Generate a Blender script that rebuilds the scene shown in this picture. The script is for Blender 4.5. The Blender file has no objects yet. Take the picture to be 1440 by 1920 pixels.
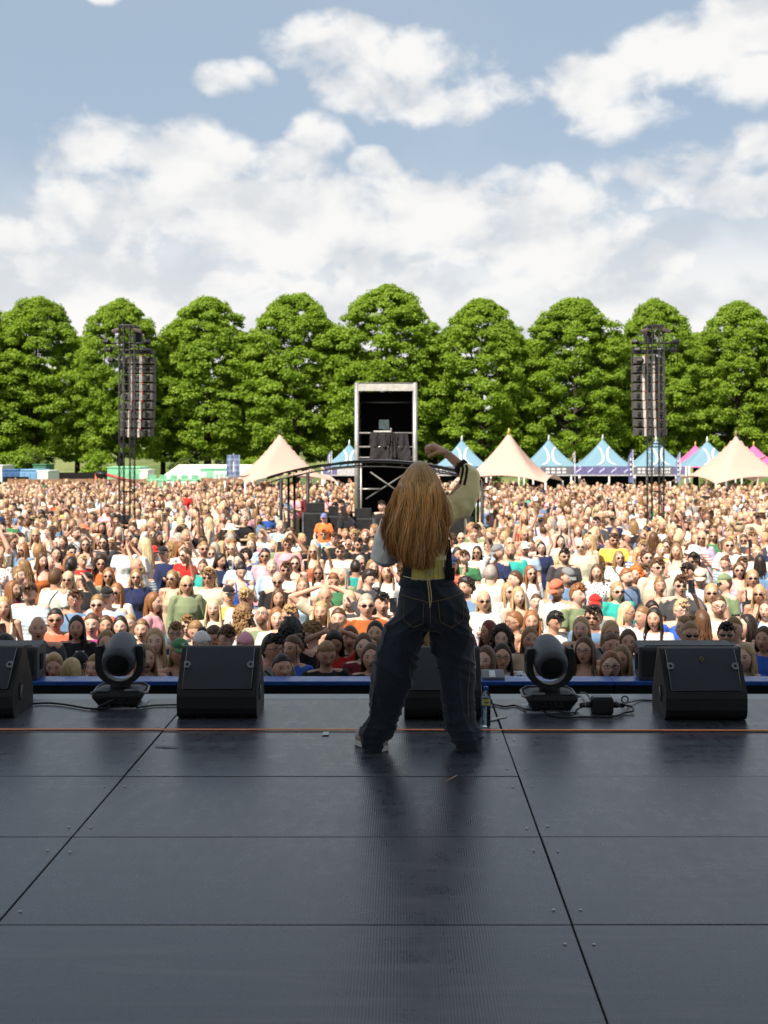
import bpy, bmesh, math, random
import numpy as np
from mathutils import Vector, Matrix, noise as mnoise

random.seed(7)
RNG = np.random.default_rng(7)
SC = bpy.context.scene
COL = SC.collection

# ------------------------------------------------------------------ camera
F = 2355.0          # focal length in photograph pixels (1440 x 1920)
VX, VY = 754.0, 850.0   # where the stage's depth lines meet
SZ = 1.55           # stage deck above the field
CZ = SZ + 1.69      # eye height
def at(px, py, d):
    return Vector(((px - VX) / F * d, d, CZ - (py - VY) / F * d))
cam_d = bpy.data.cameras.new('camera')
cam = bpy.data.objects.new('camera', cam_d)
COL.objects.link(cam)
cam.location = (0, 0, CZ)
cam.rotation_euler = (math.radians(90), 0, 0)
cam_d.sensor_width = 36
cam_d.lens = F / 1920 * 36
cam_d.shift_x = (720 - VX) / 1920
cam_d.shift_y = -(960 - VY) / 1920
cam_d.clip_end = 5000
cam_d.dof.use_dof = True
cam_d.dof.focus_distance = 7.6
cam_d.dof.aperture_fstop = 4.5
SC.camera = cam

# ------------------------------------------------------------------ light
SUN_EL, SUN_AZ = math.radians(50), math.radians(35)   # behind the stage, from the left
sdir = Vector((-math.sin(SUN_AZ) * math.cos(SUN_EL), -math.cos(SUN_AZ) * math.cos(SUN_EL), math.sin(SUN_EL)))
sun_d = bpy.data.lights.new('sun', 'SUN')
sun_d.energy = 4.6
sun_d.angle = math.radians(0.53)
sun_d.color = (1.0, 0.91, 0.78)
sun = bpy.data.objects.new('sun', sun_d)
COL.objects.link(sun)
sun.rotation_euler = sdir.to_track_quat('Z', 'Y').to_euler()
SC.view_settings.view_transform = 'Standard'
SC.view_settings.look = 'None'
SC.view_settings.exposure = 1.0
SC.view_settings.gamma = 1.0
SC.view_settings.use_curve_mapping = False
SC.cycles.use_denoising = True
SC.cycles.max_bounces = 6
SC.cycles.diffuse_bounces = 3
SC.cycles.glossy_bounces = 3
SC.cycles.transmission_bounces = 6
SC.cycles.transparent_max_bounces = 8
SC.cycles.caustics_reflective = False
SC.cycles.caustics_refractive = False
SC.cycles.sample_clamp_indirect = 6


class NT:
    """short-hand for building node trees"""
    def __init__(s, tree):
        s.t = tree
        tree.nodes.clear()
    def n(s, typ, **kw):
        nd = s.t.nodes.new(typ)
        for k, v in kw.items():
            setattr(nd, k, v)
        return nd
    def put(s, sock, v):
        if isinstance(v, bpy.types.NodeSocket):
            s.t.links.new(v, sock)
        elif v is not None:
            if sock.type == 'RGBA' and len(v) == 3:
                v = (*v, 1)
            sock.default_value = v
    def m(s, op, a, b=None, c=None, clamp=False):
        nd = s.n('ShaderNodeMath', operation=op, use_clamp=clamp)
        for i, v in enumerate((a, b, c)):
            if v is not None:
                s.put(nd.inputs[i], v)
        return nd.outputs[0]
    def vm(s, op, a, b=None):
        nd = s.n('ShaderNodeVectorMath', operation=op)
        s.put(nd.inputs[0], a)
        if b is not None:
            if op == 'SCALE':
                s.put(nd.inputs[3], b)
            else:
                s.put(nd.inputs[1], b)
        return nd.outputs[1] if op in ('LENGTH', 'DOT_PRODUCT', 'DISTANCE') else nd.outputs[0]
    def mix(s, f, a, b, typ='MIX'):
        nd = s.n('ShaderNodeMix', data_type='RGBA', blend_type=typ)
        s.put(nd.inputs[0], f); s.put(nd.inputs[6], a); s.put(nd.inputs[7], b)
        return nd.outputs[2]
    def noise(s, vec, scale=5, detail=4, rough=.55, dist=0.0, dims='3D'):
        nd = s.n('ShaderNodeTexNoise', noise_dimensions=dims)
        if vec is not None:
            s.put(nd.inputs['Vector'], vec)
        nd.inputs['Scale'].default_value = scale
        nd.inputs['Detail'].default_value = detail
        nd.inputs['Roughness'].default_value = rough
        nd.inputs['Distortion'].default_value = dist
        return nd.outputs[0]
    def ramp(s, f, lo, hi, a=0.0, b=1.0, smooth=True):
        nd = s.n('ShaderNodeMapRange', interpolation_type='SMOOTHSTEP' if smooth else 'LINEAR')
        s.put(nd.inputs[0], f)
        for i, v in zip((1, 2, 3, 4), (lo, hi, a, b)):
            nd.inputs[i].default_value = v
        return nd.outputs[0]
    def sep(s, v):
        nd = s.n('ShaderNodeSeparateXYZ'); s.put(nd.inputs[0], v); return nd.outputs
    def comb(s, x, y, z):
        nd = s.n('ShaderNodeCombineXYZ')
        for i, v in enumerate((x, y, z)):
            s.put(nd.inputs[i], v)
        return nd.outputs[0]
    def bump(s, h, strength=.3, dist=.01, normal=None):
        nd = s.n('ShaderNodeBump')
        nd.inputs['Strength'].default_value = strength
        nd.inputs['Distance'].default_value = dist
        s.put(nd.inputs['Height'], h)
        if normal is not None:
            s.put(nd.inputs['Normal'], normal)
        return nd.outputs[0]
    def pbsdf(s, col, rough=.6, metal=0.0, spec=.5, normal=None, **kw):
        nd = s.n('ShaderNodeBsdfPrincipled')
        s.put(nd.inputs['Base Color'], col); s.put(nd.inputs['Roughness'], rough)
        s.put(nd.inputs['Metallic'], metal); s.put(nd.inputs['Specular IOR Level'], spec)
        if normal is not None:
            s.put(nd.inputs['Normal'], normal)
        for k, v in kw.items():
            s.put(nd.inputs[k.replace('_', ' ')], v)
        return nd.outputs[0]
    def out(s, sh):
        o = s.n('ShaderNodeOutputMaterial'); s.t.links.new(sh, o.inputs[0])


MATS = {}
def newmat(name):
    m = bpy.data.materials.new(name); m.use_nodes = True
    MATS[name] = m
    return m, NT(m.node_tree)

def simple(name, col, rough=.6, metal=0.0, spec=.4, var=.15, scale=8, bump=0.0, bscale=60):
    if name in MATS:
        return MATS[name]
    m, t = newmat(name)
    co = t.n('ShaderNodeTexCoord').outputs['Object']
    nz = t.noise(co, scale, 4)
    c = t.mix(t.ramp(nz, .3, .7), tuple(x * (1 - var) for x in col), tuple(min(1, x * (1 + var)) for x in col))
    r = t.ramp(nz, .25, .75, max(.02, rough - .08), min(1, rough + .08))
    nrm = None
    if bump:
        nrm = t.bump(t.noise(co, bscale, 3), bump, .004)
    t.out(t.pbsdf(c, r, metal, spec, nrm))
    return m

# ------------------------------------------------------------------ sky
world = bpy.data.worlds.new('World')
SC.world = world
world.use_nodes = True
def build_world():
    t = NT(world.node_tree)
    sky = t.n('ShaderNodeTexSky', sky_type='NISHITA')
    sky.sun_disc = False
    sky.sun_elevation = SUN_EL
    # Nishita: rotation 0 puts the sun on +Y, turning clockwise seen from above
    sky.sun_rotation = math.atan2(sdir.x, sdir.y)
    sky.air_density = 1.0; sky.dust_density = 2.2; sky.ozone_density = 1.6
    g = t.n('ShaderNodeTexCoord').outputs['Generated']
    g = t.vm('NORMALIZE', g)
    x, y, z = t.sep(g)
    az = t.m('ARCTAN2', x, y)
    el = t.m('ARCSINE', z)
    # cumulus banks, as (photo x, y, half width, half height) turned into azimuth and elevation
    blobs = [(600,455,520,95),(250,415,260,85),(930,425,230,100),(1060,480,240,75),(190,290,125,62),(330,305,170,62),
             (600,262,62,48),(560,305,90,45),(700,312,55,38),(30,450,110,62),(610,85,115,62),(745,140,165,68),(860,190,125,45),
             (420,158,75,38),(1120,165,120,58),(1270,125,140,70),(1400,70,90,60),(1190,230,110,42),(1400,180,110,60),(1300,325,140,72),
             (1420,300,120,60),(1370,385,180,45),(1240,485,95,42),(185,12,48,22),(700,545,900,40),(480,140,60,30),(100,520,300,50),(520,390,330,75),(820,400,220,80),(330,380,260,70)]
    warp = t.noise(t.comb(t.m('MULTIPLY', az, 1.0), t.m('MULTIPLY', el, 1.5), 3.7), 9.0, 3, .5)
    wy = t.m('MULTIPLY', t.m('SUBTRACT', warp, .5), .055)
    azw, elw = t.m('ADD', az, wy), t.m('ADD', el, t.m('MULTIPLY', wy, .6))
    cov = None
    for px, py, rx, ry in blobs:
        a0, e0 = math.atan((px - VX) / F), math.atan((VY - py) / F)
        dx = t.m('MULTIPLY', t.m('SUBTRACT', azw, a0), F / rx)
        dy = t.m('MULTIPLY', t.m('SUBTRACT', elw, e0), F / ry)
        d = t.m('ADD', t.m('MULTIPLY', dx, dx), t.m('MULTIPLY', dy, dy))
        v = t.m('SUBTRACT', 1.0, d)
        cov = v if cov is None else t.m('SMOOTH_MAX', cov, v, .25)
    cov = t.m('MAXIMUM', cov, -1.6)
    # the same broken cumulus all round the sky, away from the banks in view
    allround = t.noise(t.comb(t.m('MULTIPLY', x, 1.0), t.m('MULTIPLY', y, 1.0), t.m('MULTIPLY', z, 2.2)), 2.6, 3, .5)
    allround = t.ramp(allround, .44, .62, -1.2, .9)
    inview = t.ramp(t.m('MAXIMUM', t.m('ABSOLUTE', az), t.m('ADD', t.m('MULTIPLY', el, .8), .02)), .33, .52)
    nd = t.n('ShaderNodeMix', data_type='FLOAT')
    t.put(nd.inputs[0], inview); t.put(nd.inputs[2], cov); t.put(nd.inputs[3], allround)
    cov = nd.outputs[0]
    q = t.comb(az, t.m('MULTIPLY', el, 1.35), 0.0)
    puff = t.noise(q, 11, 7, .5, .25)
    puff2 = t.noise(t.vm('ADD', q, (.010, -.030, 0.0)), 11, 7, .5, .25)
    edge = t.noise(q, 42, 5, .55, .3)
    dens = t.m('ADD', cov, t.m('ADD', t.m('MULTIPLY', t.m('SUBTRACT', puff, .5), 3.6), t.m('MULTIPLY', t.m('SUBTRACT', edge, .5), 1.5)))
    alpha = t.ramp(dens, -.22, .85, 0.0, .95)
    thin = t.ramp(t.noise(q, 4, 4, .5), .4, .8, 0.0, .14)
    lowhaze = t.ramp(el, 0.09, .25, .95, 0.0)
    alpha = t.m('MAXIMUM', alpha, t.m('ADD', thin, lowhaze), clamp=True)
    # lit tops, greyer bases
    relief = t.m('SUBTRACT', puff, puff2)
    lit = t.ramp(t.m('ADD', t.m('MULTIPLY', relief, 2.4), t.m('MULTIPLY', t.m('SUBTRACT', t.noise(q, 6, 4), .5), .5)), -.32, .22)
    ccol = t.mix(lit, (7.0, 7.15, 7.35), (9.1, 8.97, 8.8))
    base = t.mix(.6, sky.outputs[0], (4.9, 6.05, 7.3))
    col = t.mix(alpha, base, ccol)
    bg = t.n('ShaderNodeBackground')
    t.put(bg.inputs[0], col)
    bg.inputs[1].default_value = 0.054
    o = t.n('ShaderNodeOutputWorld')
    t.t.links.new(bg.outputs[0], o.inputs[0])
build_world()

# ------------------------------------------------------------------ mesh helpers
class MB:
    def __init__(s):
        s.v, s.f, s.mi, s.sm = [], [], [], []
    def add(s, verts, faces, mat=0, smooth=False):
        o = len(s.v)
        s.v.extend([tuple(p) for p in verts])
        for f in faces:
            s.f.append(tuple(i + o for i in f)); s.mi.append(mat); s.sm.append(smooth)
        return s
    def box(s, c, d, mat=0, M=None):
        x, y, z = (k / 2 for k in d)
        vs = [Vector((sx * x, sy * y, sz * z)) for sx in (-1, 1) for sy in (-1, 1) for sz in (-1, 1)]
        if M is not None:
            vs = [M @ v for v in vs]
        vs = [v + Vector(c) for v in vs]
        return s.add(vs, [(0, 1, 3, 2), (4, 6, 7, 5), (0, 4, 5, 1), (2, 3, 7, 6), (0, 2, 6, 4), (1, 5, 7, 3)], mat)
    def box2(s, lo, hi, mat=0):
        return s.box([(a + b) / 2 for a, b in zip(lo, hi)], [b - a for a, b in zip(lo, hi)], mat)
    def tube(s, pts, rad, n=8, mat=0, smooth=True, cap=True, flat=1.0, side=None):
        pts = [Vector(p) for p in pts]
        if not hasattr(rad, '__len__'):
            rad = [rad] * len(pts)
        rings = []
        prev = None
        for i, p in enumerate(pts):
            a = pts[max(0, i - 1)]; b = pts[min(len(pts) - 1, i + 1)]
            tn = (b - a)
            tn = tn.normalized() if tn.length > 1e-9 else Vector((0, 0, 1))
            if prev is None:
                ref = Vector(side) if side is not None else (Vector((1, 0, 0)) if abs(tn.x) < .8 else Vector((0, 1, 0)))
            else:
                ref = prev
            u = ref - tn * ref.dot(tn)
            u = u.normalized() if u.length > 1e-6 else tn.orthogonal().normalized()
            w = tn.cross(u); prev = u
            rx, ry = (rad[i] if hasattr(rad[i], '__len__') else (rad[i], rad[i] * flat))
            rings.append([p + u * (math.cos(k * 2 * math.pi / n) * rx) + w * (math.sin(k * 2 * math.pi / n) * ry) for k in range(n)])
        vs = [v for r in rings for v in r]
        fs = [(i * n + k, i * n + (k + 1) % n, (i + 1) * n + (k + 1) % n, (i + 1) * n + k) for i in range(len(pts) - 1) for k in range(n)]
        if cap:
            fs.append(tuple(range(n - 1, -1, -1)))
            fs.append(tuple((len(pts) - 1) * n + k for k in range(n)))
        return s.add(vs, fs, mat, smooth)
    def capsule(s, a, b, ra, rb, n=12, mat=0):
        """tapered limb with rounded ends"""
        a, b = Vector(a), Vector(b)
        t = (b - a).normalized()
        pts = [a - t * ra * .98, a - t * ra * .7, a - t * ra * .3, a, b, b + t * rb * .3, b + t * rb * .7, b + t * rb * .98]
        rr = [ra * .2, ra * .72, ra * .95, ra, rb, rb * .95, rb * .72, rb * .2]
        return s.tube(pts, rr, n, mat)
    def ell(s, c, r, nu=16, nv=10, mat=0, M=None):
        vs = [Vector((0, 0, -1))]
        for j in range(1, nv):
            ph = -math.pi / 2 + math.pi * j / nv
            for i in range(nu):
                th = 2 * math.pi * i / nu
                vs.append(Vector((math.cos(ph) * math.cos(th), math.cos(ph) * math.sin(th), math.sin(ph))))
        vs.append(Vector((0, 0, 1)))
        vs = [Vector((v.x * r[0], v.y * r[1], v.z * r[2])) for v in vs]
        if M is not None:
            vs = [M @ v for v in vs]
        vs = [v + Vector(c) for v in vs]
        fs = [(0, 1 + (i + 1) % nu, 1 + i) for i in range(nu)]
        for j in range(nv - 2):
            for i in range(nu):
                a = 1 + j * nu + i; b = 1 + j * nu + (i + 1) % nu
                fs.append((a, b, b + nu, a + nu))
        top = len(vs) - 1; o = 1 + (nv - 2) * nu
        fs += [(o + i, o + (i + 1) % nu, top) for i in range(nu)]
        return s.add(vs, fs, mat, True)
    def loft(s, rings, mat=0, smooth=True, cap=True, closed=True):
        n = len(rings[0])
        vs = [v for r in rings for v in r]
        fs = []
        for i in range(len(rings) - 1):
            for k in range(n if closed else n - 1):
                fs.append((i * n + k, i * n + (k + 1) % n, (i + 1) * n + (k + 1) % n, (i + 1) * n + k))
        if cap:
            fs.append(tuple(range(n - 1, -1, -1)))
            fs.append(tuple((len(rings) - 1) * n + k for k in range(n)))
        return s.add(vs, fs, mat, smooth)
    def ellipses(s, levels, n=20, mat=0):
        """levels: (z, cx, cy, rx, ry)"""
        return s.loft([[Vector((cx + rx * math.cos(2 * math.pi * k / n), cy + ry * math.sin(2 * math.pi * k / n), z)) for k in range(n)]
                       for z, cx, cy, rx, ry in levels], mat)
    def lathe(s, prof, n=20, c=(0, 0, 0), mat=0, smooth=True, M=None):
        rings = []
        for r, z in prof:
            ring = [Vector((r * math.cos(2 * math.pi * k / n), r * math.sin(2 * math.pi * k / n), z)) for k in range(n)]
            if M is not None:
                ring = [M @ v for v in ring]
            rings.append([v + Vector(c) for v in ring])
        return s.loft(rings, mat, smooth)
    def prism(s, prof, x0, x1, mat=0, smooth=False):
        """prof: (y, z) outline, extruded along x"""
        n = len(prof)
        vs = [(x0, y, z) for y, z in prof] + [(x1, y, z) for y, z in prof]
        fs = [(k, (k + 1) % n, n + (k + 1) % n, n + k) for k in range(n)]
        s.add(vs, fs, mat, smooth)
        return s.add(vs, [tuple(range(n - 1, -1, -1)), tuple(range(n, 2 * n))], mat, False)
    def grid(s, rows, mat=0, smooth=True):
        n = len(rows[0])
        return s.add([v for r in rows for v in r],
                     [(i * n + k, i * n + k + 1, (i + 1) * n + k + 1, (i + 1) * n + k) for i in range(len(rows) - 1) for k in range(n - 1)], mat, smooth)
    def mesh(s, name, mats):
        me = bpy.data.meshes.new(name)
        me.from_pydata(s.v, [], s.f)
        me.polygons.foreach_set('material_index', s.mi)
        me.polygons.foreach_set('use_smooth', s.sm)
        for m in mats:
            me.materials.append(m)
        me.validate()
        me.update()
        bm = bmesh.new(); bm.from_mesh(me)
        bmesh.ops.recalc_face_normals(bm, faces=bm.faces)
        bm.to_mesh(me); bm.free()
        return me
    def build(s, name, mats, parent=None, bevel=0, **props):
        if not isinstance(mats, (list, tuple)):
            mats = [mats]
        me = s.mesh(name, mats)
        if bevel:
            bm = bmesh.new(); bm.from_mesh(me)
            es = [e for e in bm.edges if len(e.link_faces) == 2 and e.calc_face_angle(0) > .5]
            bmesh.ops.bevel(bm, geom=es, offset=bevel, segments=2, affect='EDGES', profile=.5, clamp_overlap=True)
            bm.to_mesh(me); bm.free()
        return link(me, name, parent, **props)

def link(me, name, parent=None, **props):
    o = bpy.data.objects.new(name, me)
    COL.objects.link(o)
    if parent is not None:
        o.parent = parent
    for k, v in props.items():
        if v is not None:
            o[k] = v
    return o

def empty(name, loc, label, category, group=None, rz=0.0):
    o = bpy.data.objects.new(name, None)
    COL.objects.link(o)
    o.location = loc; o.rotation_euler[2] = rz
    o.empty_display_size = .1
    o['label'] = label; o['category'] = category
    if group:
        o['group'] = group
    return o

def tag(o, label, category=None, group=None):
    o['label'] = label
    if category:
        o['category'] = category
    if group:
        o['group'] = group
    return o

def copy_tree(o, parent=None):
    c = o.copy(); COL.objects.link(c)
    if parent is not None:
        c.parent = parent
    for ch in list(o.children):
        if ch is not c:
            copy_tree(ch, c)
    return c

SHOP = bpy.data.scenes.new('workshop')      # shapes are welded here, away from the scene
def evaluated(o):
    vl = SHOP.view_layers[0]
    vl.update()
    return bpy.data.meshes.new_from_object(o.evaluated_get(vl.depsgraph))

def finish(mb, voxel, smooth=2, decimate=0, extra=None):
    """weld overlapping volumes into one continuous skin"""
    me = mb.mesh('tmp', [])
    o = bpy.data.objects.new('tmp', me)
    SHOP.collection.objects.link(o)
    r = o.modifiers.new('r', 'REMESH'); r.mode = 'VOXEL'; r.voxel_size = voxel; r.use_smooth_shade = True
    if smooth:
        k = o.modifiers.new('s', 'SMOOTH'); k.factor = .5; k.iterations = smooth
    if extra is not None:
        extra(o)
    if decimate:
        k = o.modifiers.new('d', 'DECIMATE'); k.ratio = decimate
    res = evaluated(o)
    bpy.data.objects.remove(o)
    bpy.data.meshes.remove(me)
    res.polygons.foreach_set('use_smooth', [True] * len(res.polygons))
    return res

def get_co(me):
    a = np.empty(len(me.vertices) * 3, np.float32); me.vertices.foreach_get('co', a); return a.reshape(-1, 3)
def set_co(me, a):
    me.vertices.foreach_set('co', np.ascontiguousarray(a, np.float32).ravel()); me.update()
# ------------------------------------------------------------------ ground
def ground_mat():
    m, t = newmat('grass_ground')
    co = t.n('ShaderNodeTexCoord').outputs['Object']
    a = t.noise(co, .12, 5); b = t.noise(co, 3.0, 5, .7)
    c = t.mix(t.ramp(a, .35, .65), (.085, .12, .03), (.13, .17, .05))
    c = t.mix(t.ramp(b, .45, .75, 0, .7), c, (.16, .14, .075))
    t.out(t.pbsdf(c, .95, 0, .1, t.bump(b, .6, .05)))
    return m
gm = MB()
gm.add([(-1500, -300, 0), (1500, -300, 0), (1500, 3000, 0), (-1500, 3000, 0)], [(0, 1, 2, 3)])
gm.build('ground', ground_mat(), kind='structure')

# ------------------------------------------------------------------ stage
def deck_mat():
    m, t = newmat('deck')
    g = t.n('ShaderNodeNewGeometry').outputs['Position']
    oi = t.n('ShaderNodeObjectInfo')
    x, y, z = t.sep(g)
    big = t.noise(g, .9, 6, .65, .6)
    fine = t.noise(t.vm('MULTIPLY', g, (3.0, 1.2, 1.0)), 5.5, 7, .72, .5)
    dust = t.noise(t.vm('MULTIPLY', g, (.5, 4.0, 1.0)), 2.6, 6, .7, .9)
    scuff = t.noise(t.vm('MULTIPLY', g, (1.3, 9.0, 1.0)), 3.1, 4, .75, 2.4)
    c = t.mix(t.ramp(fine, .28, .75), (.028, .030, .042), (.060, .063, .079))
    c = t.mix(t.m('MULTIPLY', t.ramp(dust, .46, .68), .55), c, (.13, .125, .125))
    c = t.mix(t.m('MULTIPLY', t.ramp(big, .52, .74), .30), c, (.085, .08, .08))
    c = t.mix(t.m('MULTIPLY', t.ramp(scuff, .61, .67), .75), c, (.034, .034, .040))
    # old spill towards the right
    dx = t.m('MULTIPLY', t.m('SUBTRACT', x, 1.42), 1 / .40); dy = t.m('MULTIPLY', t.m('SUBTRACT', y, 5.10), 1 / .38)
    sp = t.m('SUBTRACT', 1.0, t.m('ADD', t.m('MULTIPLY', dx, dx), t.m('MULTIPLY', dy, dy)))
    sp = t.ramp(t.m('ADD', sp, t.m('MULTIPLY', t.m('SUBTRACT', t.noise(t.vm('MULTIPLY', g, (1.0, 1.6, 1.0)), 7.0, 5, .6), .54), 9.0)), .0, .7)
    c = t.mix(t.m('MULTIPLY', sp, .75), c, (.038, .030, .026))
    v = t.m('ADD', .9, t.m('MULTIPLY', oi.outputs['Random'], .2))
    c = t.mix(1.0, c, t.comb(v, v, v), 'MULTIPLY')
    rib = t.m('SINE', t.m('MULTIPLY', x, 2 * math.pi / .0105))
    h = t.m('ADD', t.m('MULTIPLY', rib, .5), t.m('MULTIPLY', fine, .8))
    r = t.ramp(t.m('ADD', t.m('MULTIPLY', fine, .55), t.m('MULTIPLY', dust, .45)), .3, .7, .24, .36)
    c = t.mix(t.ramp(rib, -.2, .8, 0, .42), c, (.045, .048, .058))
    t.out(t.pbsdf(c, r, 0, .62, t.bump(h, .2, .0014)))
    return m
DECK = deck_mat()
BLACK = simple('black_paint', (.012, .012, .013), .55, bump=.25, bscale=220)
BLACKM = simple('black_matt', (.010, .010, .011), .85, spec=.2)
ALU = simple('aluminium', (.27, .275, .29), .42, .85, var=.12, scale=5)
GREYP = simple('grey_plastic', (.035, .037, .042), .45)

PW, PD = 2.068, 1.035
X0, Y0 = -1.458, 7.61
sub = MB().box2((X0 - 3 * PW, Y0 - 13 * PD, .0), (X0 + 5 * PW, Y0 + PD - .003, SZ - .036))
floor = sub.build('stage_floor', BLACKM, kind='structure')
pm = MB().box((0, 0, -.018), (PW - .0065, PD - .006, .034)).mesh('deck_panel', [DECK])
_b = bmesh.new(); _b.from_mesh(pm)
bmesh.ops.bevel(_b, geom=[e for e in _b.edges], offset=.0022, segments=1, affect='EDGES')
_b.to_mesh(pm); _b.free()
rr = random.Random(3)
for j in range(-12, 2):
    for i in range(-3, 5):
        p = link(pm, 'deck_panel', floor)
        p.location = (X0 + PW * (i + .5) + rr.uniform(-.0015, .0015), Y0 + PD * (j - .5) + rr.uniform(-.001, .001), SZ + rr.uniform(-.0018, .0018))
        p.rotation_euler = (rr.uniform(-.0012, .0012), rr.uniform(-.0008, .0008), rr.uniform(-.0005, .0005))
sm_ = MB()
for j in range(-6, 2):
    for i in range(-1, 3):
        for sx in (-.05, .05):
            for sy in (.13, PD - .2):
                sm_.lathe([(.0065, 0), (.0065, .0016), (.004, .0022)], 8, (X0 + PW * i + sx, Y0 + PD * (j - 1) + sy + rr.uniform(-.02, .02), SZ + .001))
sm_.build('screws', simple('screw_steel', (.5, .5, .5), .35, .9), floor, kind='stuff')
# edge profile and the dark slot in front of it
YE = Y0 + PD
e = MB().box2((-6.5, YE + .015, SZ - .04), (7.5, YE + .20, SZ - .004)).build('edge_profile', ALU, floor, bevel=.004)

# unseen stage roof and rear wall behind and above the camera, sized for fill light
RZ, RY = 9.6, 6.45
rf = MB().box2((-11, -4.6, RZ), (11, RY, RZ + .5)).build('unseen_stage_roof', simple('roof_skin', (.34, .34, .35), .7), kind='structure')
for yy in (-4.1, RY - .5):
    for xx in (-10.5, 10.5):
        MB().box2((xx - .25, yy - .25, 0), (xx + .25, yy + .25, RZ)).build('unseen_roof_support_column', BLACK, rf)

MB().box2((-11, -8.3, 0), (11, -8.0, 6.2)).build('unseen_back_wall', BLACKM, kind='structure')  # added out of view; its height holds back fill light on the stage

# ledge between stage and crowd: black front, blue top
BLUE = simple('blue_gloss', (.015, .075, .33), .32, spec=.6)
led = empty('stage_front_ledge', (0, 9.49, 0), 'long black ledge with a blue top between the stage and the front row', 'ledge')
zt = SZ - .03
for i in range(-4, 4):
    MB().box2((i * 1.6 + .01, 0, .05), (i * 1.6 + 1.595, .30, zt - .035)).build('front_panel', BLACKM, led, bevel=.004)
    o_ = MB().box2((i * 1.6 + .003, -.012, zt - .034), (i * 1.6 + 1.599, .205, zt)).build('top_board', BLUE, led, bevel=.006)
    MB().box2((i * 1.6 + .1, .05, 0), (i * 1.6 + .2, .25, .05)).build('foot', BLACKM, led)

# ------------------------------------------------------------------ stage monitors
def grille_mat():
    m, t = newmat('grille')
    co = t.n('ShaderNodeTexCoord').outputs['Object']
    x, y, z = t.sep(co)
    a = t.m('SINE', t.m('MULTIPLY', x, 2 * math.pi / .0125)); b = t.m('SINE', t.m('MULTIPLY', z, 2 * math.pi / .011))
    hole = t.ramp(t.m('MULTIPLY', a, b), .15, .5)
    nz = t.noise(co, 5, 4)
    c = t.mix(hole, t.mix(nz, (.022, .025, .036), (.042, .046, .062)), (.004, .004, .005))
    t.out(t.pbsdf(c, .5, .2, .45, t.bump(hole, .5, -.002)))
    return m
GRILLE = grille_mat()
CAB = simple('cabinet_paint', (.006, .006, .007), .52, bump=.5, bscale=320)
TRIM = simple('worn_trim', (.22, .23, .25), .5, .3)
GOLD = simple('gold_print', (.30, .21, .05), .45, .3)
HOLE = simple('recess_black', (.003, .003, .003), .9)

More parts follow.
